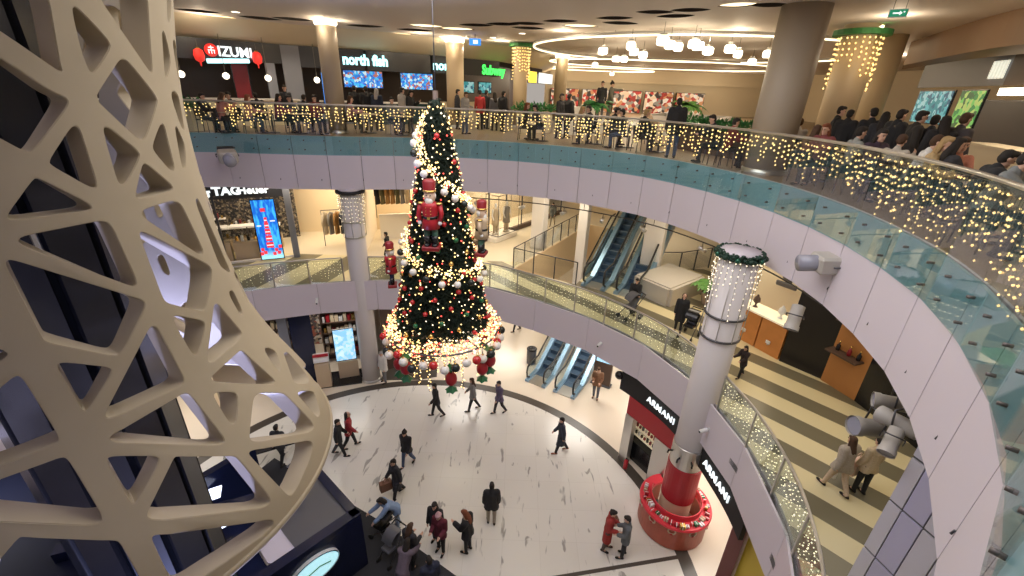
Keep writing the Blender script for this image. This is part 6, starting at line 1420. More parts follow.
r = thing('fire_extinguisher', 'small red extinguisher beside the silver jamb of the red portal', 'extinguisher', (PA + pd_ * .55 - pn * .15).to_3d()); b = MB(); b.lathe([(.07, 0), (.08, .02), (.08, .40), (.03, .47)], (0, 0, 0), 'red', 14); b.build('cylinder', r); b = MB(); b.lathe([(.03, .46), (.03, .52)], (0, 0, 0), 'black', 8); b.tube([(0, 0, .5), (.09, 0, .44), (.09, 0, .2)], .012, 'black', 6); b.build('hose', r)
r = thing('globe_lamp', 'round black lamp at the outer end of the black sign band', 'lamp', (AR[0] + Vector((-.1, .06))).to_3d() + Vector((0, 0, 3.6))); b = MB(); b.ball((0, 0, 0), .17, 'black', 14, 10, (1, 1, 1)); b.build('globe', r); b = MB(); b.tube([(0, 0, 0), (.12, -.06, 0)], .03, 'steel', 6); b.build('bracket', r)
wallp('wall_corner_back', (6.9, 15.2), (10.5, 11.0), 0, 4.0, 'shop_white'); wallp('wall_corner_shelf', (7.9, 10.8), (10.4, 11.0), 0, 2.2, 'grey_dark')
wallp('wall_maroon_pier', (6.35, 8.35), (6.55, 8.05), 0, 4.0, 'maroon', .4)
wallp('wall_yellow', (6.6, 8.0), (6.75, 4.5), 0, 4.0, 'yellow_panel', .15)
for a_, zz in ((1.35, 4.62), (2.9, 4.62)):
    pass
VG = [(arc(V2, (5.75, 10.35), (4.3, 3.1)), .20, 4.62, 'long slatted air vent in the fascia near the second lit sign'), (arc(V2, (5.75, 10.35), (4.3, 3.1)), .55, 4.55, 'long slatted air vent in the fascia nearest the pale block'), (arc(V2, (-13.2, 12.5), (-7.45, 17.45)), .80, 4.75, 'long slatted air vent in the white fascia over the video screen')]
for Q, t_, z, lab in VG:
    i = int(t_ * (len(Q) - 1)); d = (Q[i + 1] - Q[i]).normalized(); n = Vector((d.y, -d.x)); p = Q[i] + n * .05
    r = thing('air_vent', lab, 'vent', (p.x, p.y, z), math.atan2(d.y, d.x)); b = MB(); b.box((0, 0, 0), (1.1, .03, .2), 'steel', bev=.008); b.build('frame', r); b = MB()
    for k in range(5): b.box((0, -.018, -.07 + k * .035), (1.04, .012, .018), 'grey_dark')
    b.build('slats', r)
for Q, t_, lab in ((arc(V2, (-6.1, 17.6), (5.35, 11.85)), .72, 'small white camera on the curved middle fascia above the escalators'), (arc(V2, (5.75, 10.35), (4.3, 3.1)), .06, 'small white camera on the fascia just past the thick column'), (arc(V2, (-13.2, 12.5), (-7.45, 17.45)), .93, 'small white camera on the fascia beside the air vent near the slim column')):
    i = int(t_ * (len(Q) - 1)); d = (Q[i + 1] - Q[i]).normalized(); n = Vector((d.y, -d.x)); p = Q[i] + n * .05
    r = thing('security_camera', lab, 'camera', (p.x, p.y, 4.7), math.atan2(d.y, d.x)); b = MB(); b.box((0, -.02, 0), (.1, .05, .1), 'white_paint'); b.tube([(0, -.04, 0), (0, -.14, -.02)], .02, 'white_paint', 6); b.build('bracket', r); b = MB(); b.box((0, -.2, -.04), (.10, .24, .09), 'white_paint', rx=.3, bev=.02); b.build('body', r); b = MB(); b.tube([(0, -.31, -.085), (0, -.33, -.09)], .035, 'black', 10); b.build('lens', r)
# the red kiosk round the thick column
kx, ky = C3.x, C3.y
K('lilac_glow', (.6, .58, .8), .4); kiosk = thing('round_kiosk', 'round red gift kiosk built round the foot of the thick white column', 'kiosk', (kx, ky, 0))
b = MB(); b.lathe([(1.04, 0), (1.08, .05), (1.08, .92), (.9, .92), (.9, 0)], (0, 0, 0), 'kiosk_wood', 40, False, math.radians(100), math.radians(400)); b.build('base_wall', kiosk)
b = MB(); b.lathe([(.78, .92), (1.12, .92), (1.15, .97), (1.12, 1.03), (.78, 1.03), (.78, .92)], (0, 0, 0), 'kiosk_pink', 40, False, math.radians(100), math.radians(400)); b.build('counter_ring', kiosk)
b = MB(); b.lathe([(.82, 1.03), (.82, 1.25), (.79, 1.25), (.79, 1.03)], (0, 0, 0), 'kiosk_pink', 40, False, math.radians(140), math.radians(400)); b.build('display_back', kiosk)
b = MB(); b.lathe([(.475, .0), (.49, .0), (.49, 1.35), (.475, 1.35)], (0, 0, 0), 'shop_cream', 32, False); b.build('cream_sleeve', kiosk)
b = MB(); b.lathe([(.48, 1.35), (.52, 1.36), (.52, 2.75), (.48, 2.76)], (0, 0, 0), 'red', 32, False); b.build('red_sleeve', kiosk)
b = MB(); b.lathe([(.48, 2.76), (.50, 2.77), (.50, 3.55), (.48, 3.56)], (0, 0, 0), 'steel', 32, False); b.build('steel_sleeve', kiosk)
for k in range(4):
    q = math.radians(180 + k * 40); b = MB(); b.tube([(.5 * math.cos(q), .5 * math.sin(q), 3.2), (.62 * math.cos(q), .62 * math.sin(q), 3.2), (.64 * math.cos(q), .64 * math.sin(q), 3.1)], .03, 'black', 6); b.build('lamp_arm', kiosk)
rn = random.Random(11)
gm = ['white_paint', 'beige_cloth', 'red', 'crimson', 'gold', 'white_paint', 'kiosk_pink', 'ball_green']
nm = {'white_paint': 'white', 'beige_cloth': 'beige', 'red': 'bright red', 'crimson': 'dark red', 'gold': 'gold', 'kiosk_pink': 'pink red', 'ball_green': 'green'}
for k in range(26):
    q = math.radians(150 + k * 9.4); rad = .98 + rn.uniform(-.06, .06); m = gm[k % 8]
    r = thing('gift_box', '%s ribboned gift box set out on the red kiosk counter' % nm[m], 'gift box', (kx + rad * math.cos(q), ky + rad * math.sin(q), 1.03), q, nm[m] + ' gift boxes on the red kiosk'); s_ = rn.uniform(.08, .15); hh = rn.uniform(.06, .16); b = MB(); b.box((0, 0, hh / 2), (s_, s_ * 1.1, hh), m, bev=.008); b.build('box', r); b = MB(); b.box((0, 0, hh / 2), (s_ * 1.02, .02, hh * 1.04), 'white_paint' if m not in ('white_paint', 'beige_cloth') else 'red'); b.build('ribbon', r)
for k in range(6):
    q = math.radians(180 + k * 34); r = thing('wreath_ornament', 'pale ring shaped wreath on the front of the red kiosk', 'wreath', (kx + 1.105 * math.cos(q), ky + 1.105 * math.sin(q), .85), q - PI / 2, 'pale wreaths round the red kiosk'); b = MB(); b.tube([(.11 * math.cos(a), 0, .11 * math.sin(a)) for a in [2 * PI * i / 16 for i in range(16)]], .025, 'beige_cloth', 6, True); b.build('ring', r); b = MB(); b.ball((0, .02, -.11), .035, 'red', 8, 6, (1.6, .6, .8)); b.build('bow', r)
# the dark booth under the lattice
b = MB(); b.prism([(-13.2, 3.0), (-8.9, 12.6), (-4.11, 10.1), (-.4, 7.8), (3.0, 5.4), (1.0, 1.0), (-6, 0)], 0, .02, 'carpet'); struct(b.build('trim_19'))
booth = thing('display_booth', 'dark navy display booth with glowing pale panels below the lattice shell', 'booth', (-6, 8, 0)); inv = Matrix.Translation((6, -8, 0))
def bb(n, f): b = MB(); f(b); o = b.build(n, booth); o.matrix_parent_inverse = inv; return o
bb('navy_wall', lambda b: b.wall((-4.15, 8.75), (-7.6, 4.9), 0.02, 2.2, .3, 'navy')); bb('navy_wall', lambda b: b.wall((-4.15, 8.6), (-5.95, 10.15), .02, 2.2, .25, 'navy')); bb('navy_wall', lambda b: b.wall((-8.4, 11.0), (-11.2, 6.8), .02, 2.2, .25, 'navy'))
bb('grey_roof', lambda b: b.prism([(-4.35, 8.7), (-5.95, 10.1), (-7.0, 8.9), (-5.3, 7.5)], 2.05, 2.14, 'booth_grey')); bb('stage_floor', lambda b: b.prism([(-4.3, 8.6), (-6.0, 10.1), (-8.4, 11.0), (-11.2, 6.8), (-7.6, 4.9)], .02, .12, 'navy'))
bb('navy_roof', lambda b: b.prism([(-7.3, 4.95), (-8.5, 6.5), (-11.4, 9.6), (-15, 11.4), (-22, 11.4), (-22, -1), (-5.0, -1), (-4.6, 2.2)], 2.2, 2.3, 'navy_roof')); bb('navy_beam', lambda b: b.wall((-11.0, 7.0), (-5.9, 9.2), 2.3, 2.6, .3, 'navy')); bb('navy_beam', lambda b: b.wall((-9.6, 5.9), (-6.3, 7.6), 2.3, 2.6, .3, 'navy'))
bb('light_panel', lambda b: b.prism([(-9.8, 7.2), (-6.7, 8.4), (-6.7, 9.0), (-9.5, 7.9)], 1.9, 1.95, 'booth_light')); bb('light_panel', lambda b: b.prism([(-9.0, 6.2), (-6.9, 7.2), (-7.1, 7.7), (-9.2, 6.7)], 1.6, 1.65, 'booth_light')); bb('light_panel', lambda b: b.prism([(-8.0, 5.6), (-6.6, 6.4), (-6.8, 6.9), (-8.2, 6.1)], 1.2, 1.25, 'booth_light'))
bb('light_panel', lambda b: b.prism([(-10.6, 8.1), (-8.6, 9.4), (-8.8, 9.8), (-10.7, 8.7)], 1.7, 1.75, 'booth_light'))
d_ = (Vector((-7.6, 4.9)) - Vector((-4.15, 8.75))).normalized(); n_ = Vector((-d_.y, d_.x)); c_ = Vector((-4.15, 8.75)) + d_ * 1.45 + n_ * .16
ov = thing('oval_lightbox', 'oval pale turquoise light box on the navy booth wall', 'light box', (c_.x, c_.y, 1.45), math.atan2(d_.y, d_.x)); b = MB(); n = 32; 
vs = [(.66 * math.cos(2 * PI * k / n), y, .42 * math.sin(2 * PI * k / n)) for y in (0, .1) for k in range(n)]; b.add(vs, [(k, (k + 1) % n, n + (k + 1) % n, n + k) for k in range(n)], 'white_paint', True); b.build('casing', ov); b = MB(); b.add([(.62 * math.cos(2 * PI * k / n), .102, .38 * math.sin(2 * PI * k / n)) for k in range(n)], [tuple(range(n))], 'oval_lit'); b.build('lit_face', ov); b = MB(); b.tube([(-.4, .11, -.05), (-.1, .11, .04), (.2, .11, -.02), (.45, .11, .07)], .018, 'leaf', 5); b.build('picture_motif', ov)
bb('lilac_ledge', lambda b: b.prism([(-5.35, 7.5), (-7.0, 8.85), (-7.9, 7.9), (-6.3, 6.35)], 2.0, 2.05, 'navy'))
r = thing('roof_light_panel', 'pale lilac rounded panel lying on the booth roof beside the grey roof part', 'panel', (*(-5.8, 7.93, 2.1)[:2], 2.06), .85); b = MB(); P_ = []
for cx_, cy_, a0 in ((.50, .34, 0), (-.50, .34, 90), (-.50, -.34, 180), (.50, -.34, 270)): P_ += [(cx_ + .14 * math.cos(math.radians(a0 + k * 18)), cy_ + .14 * math.sin(math.radians(a0 + k * 18))) for k in range(6)]
b.prism(P_, 0, .06, 'lilac_top'); b.build('panel', r); b = MB(); b.prism([(x * 1.06, y * 1.08) for x, y in P_], -.01, .03, 'steel'); b.build('rim', r)
r = thing('tablet', 'small dark tablet lying near the pale lilac panel on the booth', 'tablet', (*(-6.74, 8.28, 2.1)[:2], 2.06), .9); b = MB(); b.box((0, 0, .012), (.32, .24, .02), 'black', bev=.006); b.build('case', r); b = MB(); b.box((0, 0, .024), (.28, .2, .004), 'screen_pale'); b.build('display', r)
r = thing('bench_table', 'long black table on thin legs in the shop seen through the lattice', 'table', (-9.05, 12.41, 0), .5); b = MB(); b.box((0, 0, .76), (2.6, .6, .06), 'black', bev=.01); b.build('tabletop', r)
for x in (-1.15, 1.15):
    for y in (-.22, .22): b = MB(); b.tube([(x, y, 0), (x, y, .74)], .03, 'dark_steel', 8); b.build('leg', r)
r = thing('waste_bin', 'small black bin on the pale floor seen through the lattice rim', 'bin', (-7.63, 11.72, 0), .3); b = MB(); b.lathe([(.18, 0), (.24, .6), (.25, .62), (.22, .62)], (0, 0, 0), 'black', 4, False); b.build('body', r); b = MB(); b.lathe([(.25, .6), (.26, .64), (.05, .68)], (0, 0, 0), 'grey_dark', 4, False); b.build('lid', r)
# the silver car roof shaped showpiece at the booth corner
r = thing('silver_pod', 'silver rounded showpiece at the foot of the navy booth wall', 'showpiece', (-3.1, 7.0, .02), -.7); b = MB(); b.lathe([(.62, 0), (.7, .1), (.66, .35), (.45, .55), (.0, .62)], (0, 0, 0), 'silver', 28); b.build('shell', r); b = MB(); b.lathe([(.45, .53), (.40, .60), (.0, .66)], (0, 0, 0), 'black', 24); b.build('window', r); 
def stroller(label, x, y, z, rz, m, group=None):
    r = thing('stroller', label, 'stroller', (x, y, z), rz); b = MB(); b.tube([(-.2, -.45, 1.0), (-.2, -.1, .55), (-.22, .35, .12)], .016, 'dark_steel', 6); b.tube([(.2, -.45, 1.0), (.2, -.1, .55), (.22, .35, .12)], .016, 'dark_steel', 6); b.tube([(-.2, .05, .5), (-.24, -.32, .12)], .016, 'dark_steel', 6); b.tube([(.2, .05, .5), (.24, -.32, .12)], .016, 'dark_steel', 6); b.build('frame', r)
    b = MB(); b.tube([(-.2, -.45, 1.0), (.2, -.45, 1.0)], .022, 'rubber', 8); b.build('handle', r); b = MB(); b.box((0, .08, .5), (.36, .42, .1), m, rx=.15, bev=.03); b.box((0, -.14, .7), (.36, .08, .45), m, rx=.5, bev=.03); b.build('seat', r)
    b = MB(); vs = []; fs = []
    for i in range(7):
        t = -.5 + 1.9 * i / 6
        for s in (-.2, .2): vs.append((s, -.12 + .33 * math.sin(t) , .72 + .33 * math.cos(t)))
    for i in range(6): fs.append((2 * i, 2 * i + 1, 2 * i + 3, 2 * i + 2))
    b.add(vs, fs, m, True); b.build('hood', r)
    for x_, y_, rr in ((-.23, .36, .09), (.23, .36, .09), (-.25, -.32, .12), (.25, -.32, .12)):
        b = MB(); b.tube([(x_ - .02, y_, rr), (x_ + .02, y_, rr)], rr, 'rubber', 16, False, True); b.build('wheel', r)
b = MB()
stroller('black stroller pushed by the person in blue denim on the dark carpet', *(-3.78, 9.54, 0)[:2], .02, 1.2, 'black')
stroller('second black stroller parked on the dark carpet behind the brown haired woman', *(-3.36, 8.92, 0)[:2], .02, 2.6, 'grey_dark')
stroller('black stroller on the middle floor beside the figure in the long black coat', *(6.38, 13.76, 5.4)[:2], Z2, 2.4, 'black')
stroller('grey stroller behind the curved balcony glass at the foot of the escalator', *(4.55, 15.05, 5.4)[:2], Z2, 2.0, 'grey_dark')

# ------------------------------------------------------------------ who is where
BK = (.018, .018, .02); DK = (.03, .03, .035); NV = (.02, .03, .06); JN = (.06, .09, .17); GR = (.16, .16, .165); BR = (.16, .09, .05)
def G(label, p, hd, **k): return person(label, p[0], p[1], .0, hd, **k)
G('person with hands in pockets, black puffer jacket and pale trousers seen from behind, mid hall', (-0.4, 10.19, 0), 95, pose='stand', top=('puffer', BK), legs=(.34, .29, .23))
G('person in a navy coat and brown shoes striding alone toward the dark ring', (2.19, 13.49, 0), 185, pose='walk', top=('long', (.03, .035, .05)), legs=BK, shoes=(.25, .08, .04))
G('person in a grey coat and dark trousers facing the woman in red', (3.79, 9.21, 0), 170, pose='carry', top=('jacket', (.13, .14, .15)), legs=BK)
G('person in a long brick red coat near the red kiosk', (3.29, 9.42, 0), -20, pose='carry', top=('long', (.34, .035, .03)), legs=(.10, .07, .06), hair=('bun', 'dark'))
G('person in black walking under the tree, nearest to the slim white column', (-3.1, 15.33, 0), 200, pose='walk2', top=('jacket', BK), legs=BK)
G('person in a grey jacket walking between the one in black and the one in purple', (-1.55, 15.82, 0), 190, pose='walk', top=('jacket', (.22, .21, .20)), legs=BK, hair=('long', 'brown'))
G('person in a purple grey jacket walking right under the tree lights' .replace('right under', 'just past'), (-0.37, 15.69, 0), 215, pose='walk2', top=('jacket', (.11, .09, .15)), legs=BK)
G('person with a black cap, black jacket and jeans under the tree', (-3.73, 12.52, 0), 250, pose='walk2', top=('jacket', BK), legs=JN, hair=('hat', 'dark'))
G('person in a dark coat carrying a brown box bag', (-3.76, 11.11, 0), 225, pose='walk', top=('long', DK), legs=BK)
G('person in light blue denim bending over a stroller on the dark carpet edge', (-3.46, 9.91, 0), 215, pose='bend', top=('jacket', (.22, .31, .48)), legs=(.25, .33, .48), hair=('long', 'dark'))
G('person in a black hooded puffer with brown hair, standing by the pair in burgundy', (-1.07, 9.18, 0), 160, pose='phone', top=('puffer', BK), legs=BK, hair=('long', 'red'), scarf=(.40, .30, .20))
G('person with a red and black hooded jacket walking by the lattice rim', (-6.2, 13.33, 0), 20, pose='walk', top=('jacket', (.30, .025, .03)), legs=BK, hair=('hood', (.02, .02, .02)))
G('person all in black just in front of the red hooded one by the lattice rim', (-6.44, 12.89, 0), 10, pose='walk2', top=('jacket', BK), legs=BK)
G('person in a burgundy coat with a pink beanie', (-1.91, 9.14, 0), 250, pose='carry', top=('jacket', (.13, .02, .035)), legs=BK, hair=('hat', (.62, .38, .40)))
G('person with long dark hair close behind the pink beanie', (-2.1, 9.47, 0), 255, pose='stand', top=('jacket', BK), legs=BK, hair=('long', 'dark'))
G('person with long brown hair in a dark coat on the dark carpet', (-2.71, 8.64, 0), 60, pose='carry', top=('long', (.03, .028, .035)), legs=BK, hair=('long', 'brown'))
G('person in a mauve grey jacket lowest on the dark carpet', (-2.77, 7.88, 0), 80, pose='bend', top=('jacket', (.13, .10, .13)), legs=BK, hair=('long', 'dark'))
G('person in dark blue at the bottom edge of the dark carpet', (-1.93, 7.69, 0), 120, pose='stand', top=('puffer', (.02, .025, .05)), legs=BK)
G('person in a brown jacket and scarf walking from the escalators', (4.16, 17.01, 0), 250, pose='carry', top=('jacket', (.26, .14, .08)), legs=(.10, .11, .14), shoes=(.12, .06, .03), hair=('short', 'brown'), scarf=(.4, .28, .2))
G('person whose legs show under the fascia near the litter bin', (0.34, 23.09, 0), 200, pose='walk', top=('jacket', BK), legs=BK)
G('person in dark trousers at the long black table seen through the lattice rim', (-8.49, 12.44, 0), 90, pose='walk', top=('jacket', DK), legs=BK)
G('person in a white puffer jacket standing by the dark shop past the slim white column', (-6.04, 17.63, 0), 230, pose='stand', top=('puffer', (.6, .58, .55)), legs=GR, hair=('grey' and 'short', 'grey'))
def bag(name, label, x, y, z, d, m, rz=0):
    r = thing(name, label, 'bag', (x, y, z), rz); b = MB(); b.box((0, 0, d[2] / 2), d, m, bev=.015); b.build('body', r); b = MB(); h = d[2]
    for s in (-1, 1): b.tube([(-d[0] * .25, s * d[1] * .3, h), (-d[0] * .22, s * d[1] * .25, h + .12), (0, s * d[1] * .2, h + .16), (d[0] * .22, s * d[1] * .25, h + .12), (d[0] * .25, s * d[1] * .3, h)], .008, m, 5)
    b.build('handles', r)
K('bag_brown', (.20, .09, .05), .6); K('bag_white', (.75, .72, .68), .5); K('bag_pink', (.7, .5, .42), .5)
p = (-4.13, 11.05, 0); bag('box_bag', 'brown box shaped bag carried by the person in the dark coat', p[0], p[1], .38, (.42, .22, .36), 'bag_brown', .6)
p = (3.54, 9.74, 0); bag('handbag', 'dark brown bag held between the red coat and the grey coat', p[0] - .05, p[1], .72, (.34, .18, .30), 'bag_brown', .2)
def L2(label, p, hd, **k):
    k['h'] = k.get('h', 1) * .86
    return person(label, p[0], p[1], Z2, hd, **k)
L2('person in a long black hooded coat on the middle floor by the stroller', (6.12, 14.16, 5.4), 250, pose='stand', top=('long', BK), legs=BK, hair=('hood', (.02, .02, .02)))
L2('person with long blond hair and a pale fur jacket on the striped walkway', (7.3, 7.19, 5.4), 100, pose='walk', top=('puffer', (.42, .36, .29)), legs=(.55, .42, .30), hair=('long', 'brown'))
L2('person in a cream jacket and burgundy skirt on the striped walkway under the spotlights', (7.84, 7.16, 5.4), 95, pose='stand', top=('jacket', (.58, .46, .30)), legs=BK, hair=('short', 'dark'))
L2('small person in dark clothes with red details just past the thick white column', (7.14, 11.4, 5.4), 200, pose='push', top=('jacket', (.03, .02, .022)), legs=BK, hair=('long', 'dark'), h=.75)
L2('person in black walking past the bright clothes shop beside the tree', (-6.03, 19.94, 5.4), 180, pose='walk', top=('long', BK), legs=BK)
L2('person in a dark grey jacket walking beyond the open well', (2.4, 27.24, 5.4), 250, pose='walk2', top=('jacket', (.08, .085, .08)), legs=(.3, .25, .18))
L2('person in black pushing a stroller at the foot of the middle floor escalator', (4.77, 15.48, 5.4), 250, pose='push', top=('jacket', BK), legs=BK)
s_ = 4.55; q_ = fr_(E2, UE, s_, .46); person('person in a brown jacket and jeans standing high on the middle floor escalator', q_[0], q_[1], Z2 + .577 * (s_ - .55) + .02, 60, 'stand', ('jacket', (.28, .12, .06)), JN, ('short', 'dark'))
p = (7.78, 7.37, 5.4); bag('shopping_bag', 'pinkish shopping bag between the two people on the striped walkway', p[0], p[1], Z2 + .35, (.36, .16, .40), 'bag_pink', .4)
p = (7.22, 7.35, 5.4); bag('shopping_bag', 'pale shopping bag hanging by the fur jacket on the striped walkway', p[0] + .1, p[1], Z2 + .3, (.30, .14, .36), 'bag_white', .8)
# upper floor crowd
def toward(p): return math.degrees(math.atan2(-p[1], -p[0]))
UPP = [
 # x,y | pose | heading relative to the camera direction | top | legs | hair | label
 ((-11.68, 17.33), 'sit', 60, ('jacket', BK), BK, ('short', 'dark'), 'seated diner in black at the lattice end of the upper balcony'),
 ((-10.97, 17.2), 'sit2', 120, ('jacket', (.45, .20, .16)), BK, ('long', 'brown'), 'seated diner in a salmon top under the red lantern'),
 ((-10.85, 17.86), 'sit', -40, ('jacket', DK), BK, ('short', 'dark'), 'seated diner in dark clothes under the round red emblem'),
 ((-10.16, 17.58), 'sit', 100, ('jacket', (.42, .22, .24)), JN, ('long', 'red'), 'seated diner in a dusty pink top under the white restaurant letters'),
 ((-10.12, 18.4), 'sit2', 200, ('jacket', BK), BK, ('short', 'dark'), 'seated diner in black under the second red lantern'),
 ((-9.21, 17.98), 'sit', 90, ('jacket', (.22, .04, .10)), BK, ('long', 'dark'), 'seated diner in a wine red top in front of the long cream counter'),
 ((-9.01, 18.52), 'sit', 20, ('jacket', NV), BK, ('short', 'dark'), 'seated diner in navy next to the wine red one'),
 ((-8.43, 18.36), 'sit2', 150, ('jacket', BK), BK, ('short', 'dark'), 'seated diner leaning over a table close to the sandy column'),
 ((-7.92, 18.26), 'sit', 30, ('jacket', (.20, .03, .03)), BK, ('short', 'dark'), 'seated diner in dark red right beside the sandy column'),
 ((-9.86, 20.11), 'stand', 0, ('shirt', DK), BK, ('short', 'dark'), 'waiter in dark clothes standing before the long cream counter'),
 ((-7.11, 20.61), 'stand', 170, ('jacket', BK), BK, ('short', 'dark'), 'person in black queueing first under the fish restaurant letters'),
 ((-6.52, 20.38), 'phone', 190, ('puffer', BK), DK, ('short', 'dark'), 'person in a black puffer queueing under the middle of the fish sign'),
 ((-6.07, 20.31), 'stand', 160, ('jacket', NV), BK, ('long', 'grey'), 'grey haired person in navy queueing under the end of the fish sign'),
 ((-6.84, 19.01), 'sit', 90, ('jacket', (.45, .22, .24)), BK, ('long', 'brown'), 'seated diner in pink just past the sandy column'),
 ((-4.93, 20), 'stand', 120, ('jacket', (.50, .46, .40)), JN, ('short', 'dark'), 'person in a cream jacket standing by the second blue menu screen'),
 ((-4.53, 19.69), 'phone', 60, ('jacket', BK), BK, ('long', 'dark'), 'person in black standing close to the tree top'),
 ((-5.22, 19.31), 'sit', 30, ('jacket', GR), BK, ('short', 'dark'), 'seated diner in grey between the queue and the tree'),
 ((-2.94, 22.61), 'stand', 100, ('jacket', DK), BK, ('short', 'dark'), 'person in dark clothes standing in front of the pale round column beside the tree'),
 ((-2.31, 20.37), 'carry', 60, ('puffer', (.32, .31, .30)), JN, ('short', 'brown'), 'person in a light grey jacket standing at the rail next to the tree top'),
 ((-1.88, 22.92), 'stand', 180, ('shirt', (.45, .04, .04)), BK, ('short', 'dark'), 'person in a red top before the counter under the green sign'),
 ((-1.62, 23.34), 'stand', 150, ('jacket', BK), BK, ('short', 'dark'), 'person in black close beside the red top under the green sign'),
 ((-1.15, 22.57), 'stand', 200, ('jacket', GR), BK, ('long', 'dark'), 'long haired person in grey under the end of the green sign'),
 ((-0.76, 22.19), 'stand', 130, ('puffer', BK), BK, ('short', 'dark'), 'person in a black puffer standing before the fairy lit column'),
 ((0.24, 18.9), 'sit', 80, ('jacket', BK), BK, ('long', 'red'), 'red haired seated diner below the dark green planter'),
 ((0.86, 18.78), 'sit2', -80, ('jacket', DK), BK, ('short', 'dark'), 'seated diner in dark clothes facing the red haired one'),
 ((1.73, 19.93), 'stand', 60, ('jacket', DK), BK, ('short', 'dark'), 'person in dark clothes standing behind the planter end'),
 ((2.11, 20.39), 'stand', 140, ('puffer', BK), BK, ('short', 'dark'), 'person in black standing next to the farthest slim column'),
 ((2.38, 18.45), 'sit', 90, ('jacket', (.40, .30, .22)), BK, ('long', 'blond'), 'blond seated diner in beige near the white bench block'),
 ((2.75, 17.99), 'sit', -70, ('jacket', BK), BK, ('short', 'dark'), 'seated diner in black in front of the white bench block'),
 ((3.43, 17.57), 'sit2', 100, ('jacket', BK), BK, ('short', 'dark'), 'second seated diner in black in front of the white bench block'),
 ((3.81, 16.98), 'sit', -90, ('jacket', DK), JN, ('short', 'dark'), 'seated diner in dark grey at the near end of the white bench block'),
 ((4.31, 16.34), 'sit', 120, ('jacket', BK), BK, ('short', 'blond'), 'fair haired seated diner in black beside the man standing at the rail'),
 ((5.22, 19.31), 'sit', 60, ('jacket', (.30, .22, .15)), BK, ('long', 'brown'), 'seated diner in tan behind the fair haired one'),
 ((6.11, 13.48), 'sit', 110, ('jacket', (.22, .03, .035)), BK, ('short', 'dark'), 'seated diner in dark red below the hedge planter'),
 ((5.96, 13.98), 'sit2', -70, ('jacket', BK), BK, ('short', 'dark'), 'seated diner in black across from the dark red one'),
 ((8.11, 13.56), 'sit2', 190, ('shirt', (.62, .60, .57)), DK, ('short', 'brown'), 'seated diner in a white shirt between the two big sandy columns'),
 ((7.14, 11.34), 'sit', 150, ('jacket', (.24, .12, .07)), BK, ('long', 'brown'), 'seated diner in brown in front of the white shirt'),
 ((7.26, 11.03), 'sit', -30, ('jacket', (.20, .05, .05)), BK, ('long', 'red'), 'seated diner in dark red beside the brown one'),
 ((8.57, 12.8), 'stand', 90, ('jacket', BK), BK, ('short', 'dark'), 'person in black standing before the fairy light crowned column'),
 ((8.54, 12.33), 'stand', 160, ('puffer', BK), BK, ('short', 'dark'), 'person in a black puffer standing past the fairy light crowned column'),
 ((7.36, 10.23), 'sit', 120, ('shirt', (.30, .31, .29)), BK, ('short', 'dark'), 'seated diner in a grey green shirt at the rail before the standing group'),
 ((8.71, 11.72), 'stand', 200, ('jacket', BK), DK, ('short', 'dark'), 'standing person in black, third of the group past the fairy light crowned column'),
 ((8.65, 11.26), 'stand', 170, ('jacket', DK), BK, ('long', 'dark'), 'long haired standing person in dark clothes, fourth of the group'),
 ((8.6, 10.79), 'stand', 130, ('puffer', BK), BK, ('short', 'dark'), 'tall standing person in a black puffer, fifth of the group'),
 ((7.42, 9.68), 'sit', 40, ('jacket', (.05, .03, .05)), BK, ('long', 'dark'), 'seated diner in dark plum at the rail below the standing group'),
 ((7.37, 9.09), 'sit2', 160, ('shirt', (.46, .42, .36)), BK, ('short', 'brown'), 'seated diner in a cream top at the rail below the standing group'),
 ((8.35, 9.96), 'stand', 110, ('jacket', (.03, .025, .02)), BK, ('short', 'dark'), 'standing person in dark brown in front of the turquoise menu wall'),
 ((7.38, 8.55), 'sit2', 100, ('shirt', (.66, .64, .60)), BK, ('short', 'brown'), 'seated diner in bright white leaning on one arm at the rail'),
 ((8.68, 9.94), 'stand', 170, ('jacket', DK), BK, ('short', 'dark'), 'standing person in dark grey in front of the green menu wall'),
 ((7.31, 8.08), 'sit', 60, ('jacket', (.45, .32, .16)), BK, ('long', 'blond'), 'blond seated diner in a mustard top next to the bright white one'),
 ((7.34, 7.92), 'sit', 120, ('jacket', DK), BK, ('long', 'dark'), 'seated diner with long dark hair seen from behind at the rail'),
 ((8.42, 9.37), 'stand', 200, ('jacket', BK), BK, ('long', 'dark'), 'standing person in black between the green menu wall and the rail'),
 ((7.71, 8.13), 'sit', 20, ('shirt', (.50, .20, .13)), BK, ('short', 'brown'), 'seated diner in a salmon orange top beyond the long dark hair'),
 ((8.73, 9.36), 'stand', 140, ('jacket', (.06, .05, .05)), BK, ('short', 'brown'), 'standing person before the grill shop counter'),
 ((6.85, 6.73), 'sit2', 110, ('puffer', BK), BK, ('short', 'dark'), 'seated diner in black at the table nearest the near rail end'),
 ((6.53, 6.19), 'sit2', 80, ('jacket', (.20, .21, .20)), BK, ('short', 'dark'), 'seated diner in a grey hooded top at the near rail end'),
]
prev = None
for i, (p, pose, rel, top, legs, hair, lab) in enumerate(UPP):
    hd = toward(p) + rel
    person(lab, p[0], p[1], Z3, hd, pose, top, legs, hair, h=1.0 if i % 3 else .96)
    if pose.startswith('sit'):
        chair(p[0], p[1], hd)
        if prev is None or math.hypot(p[0] - prev[0], p[1] - prev[1]) > 1.0:
            a = math.radians(hd); table(p[0] + .78 * math.cos(a), p[1] + .78 * math.sin(a), a); prev = (p[0] + .4 * math.cos(a), p[1] + .4 * math.sin(a))
p = (5.02, 15.01, 11.4); person('broad person in a black jacket and blue jeans standing with back to the upper rail', p[0], p[1], Z3, toward(p) + 190, 'stand', ('puffer', BK), JN, ('short', 'dark'), h=1.02)
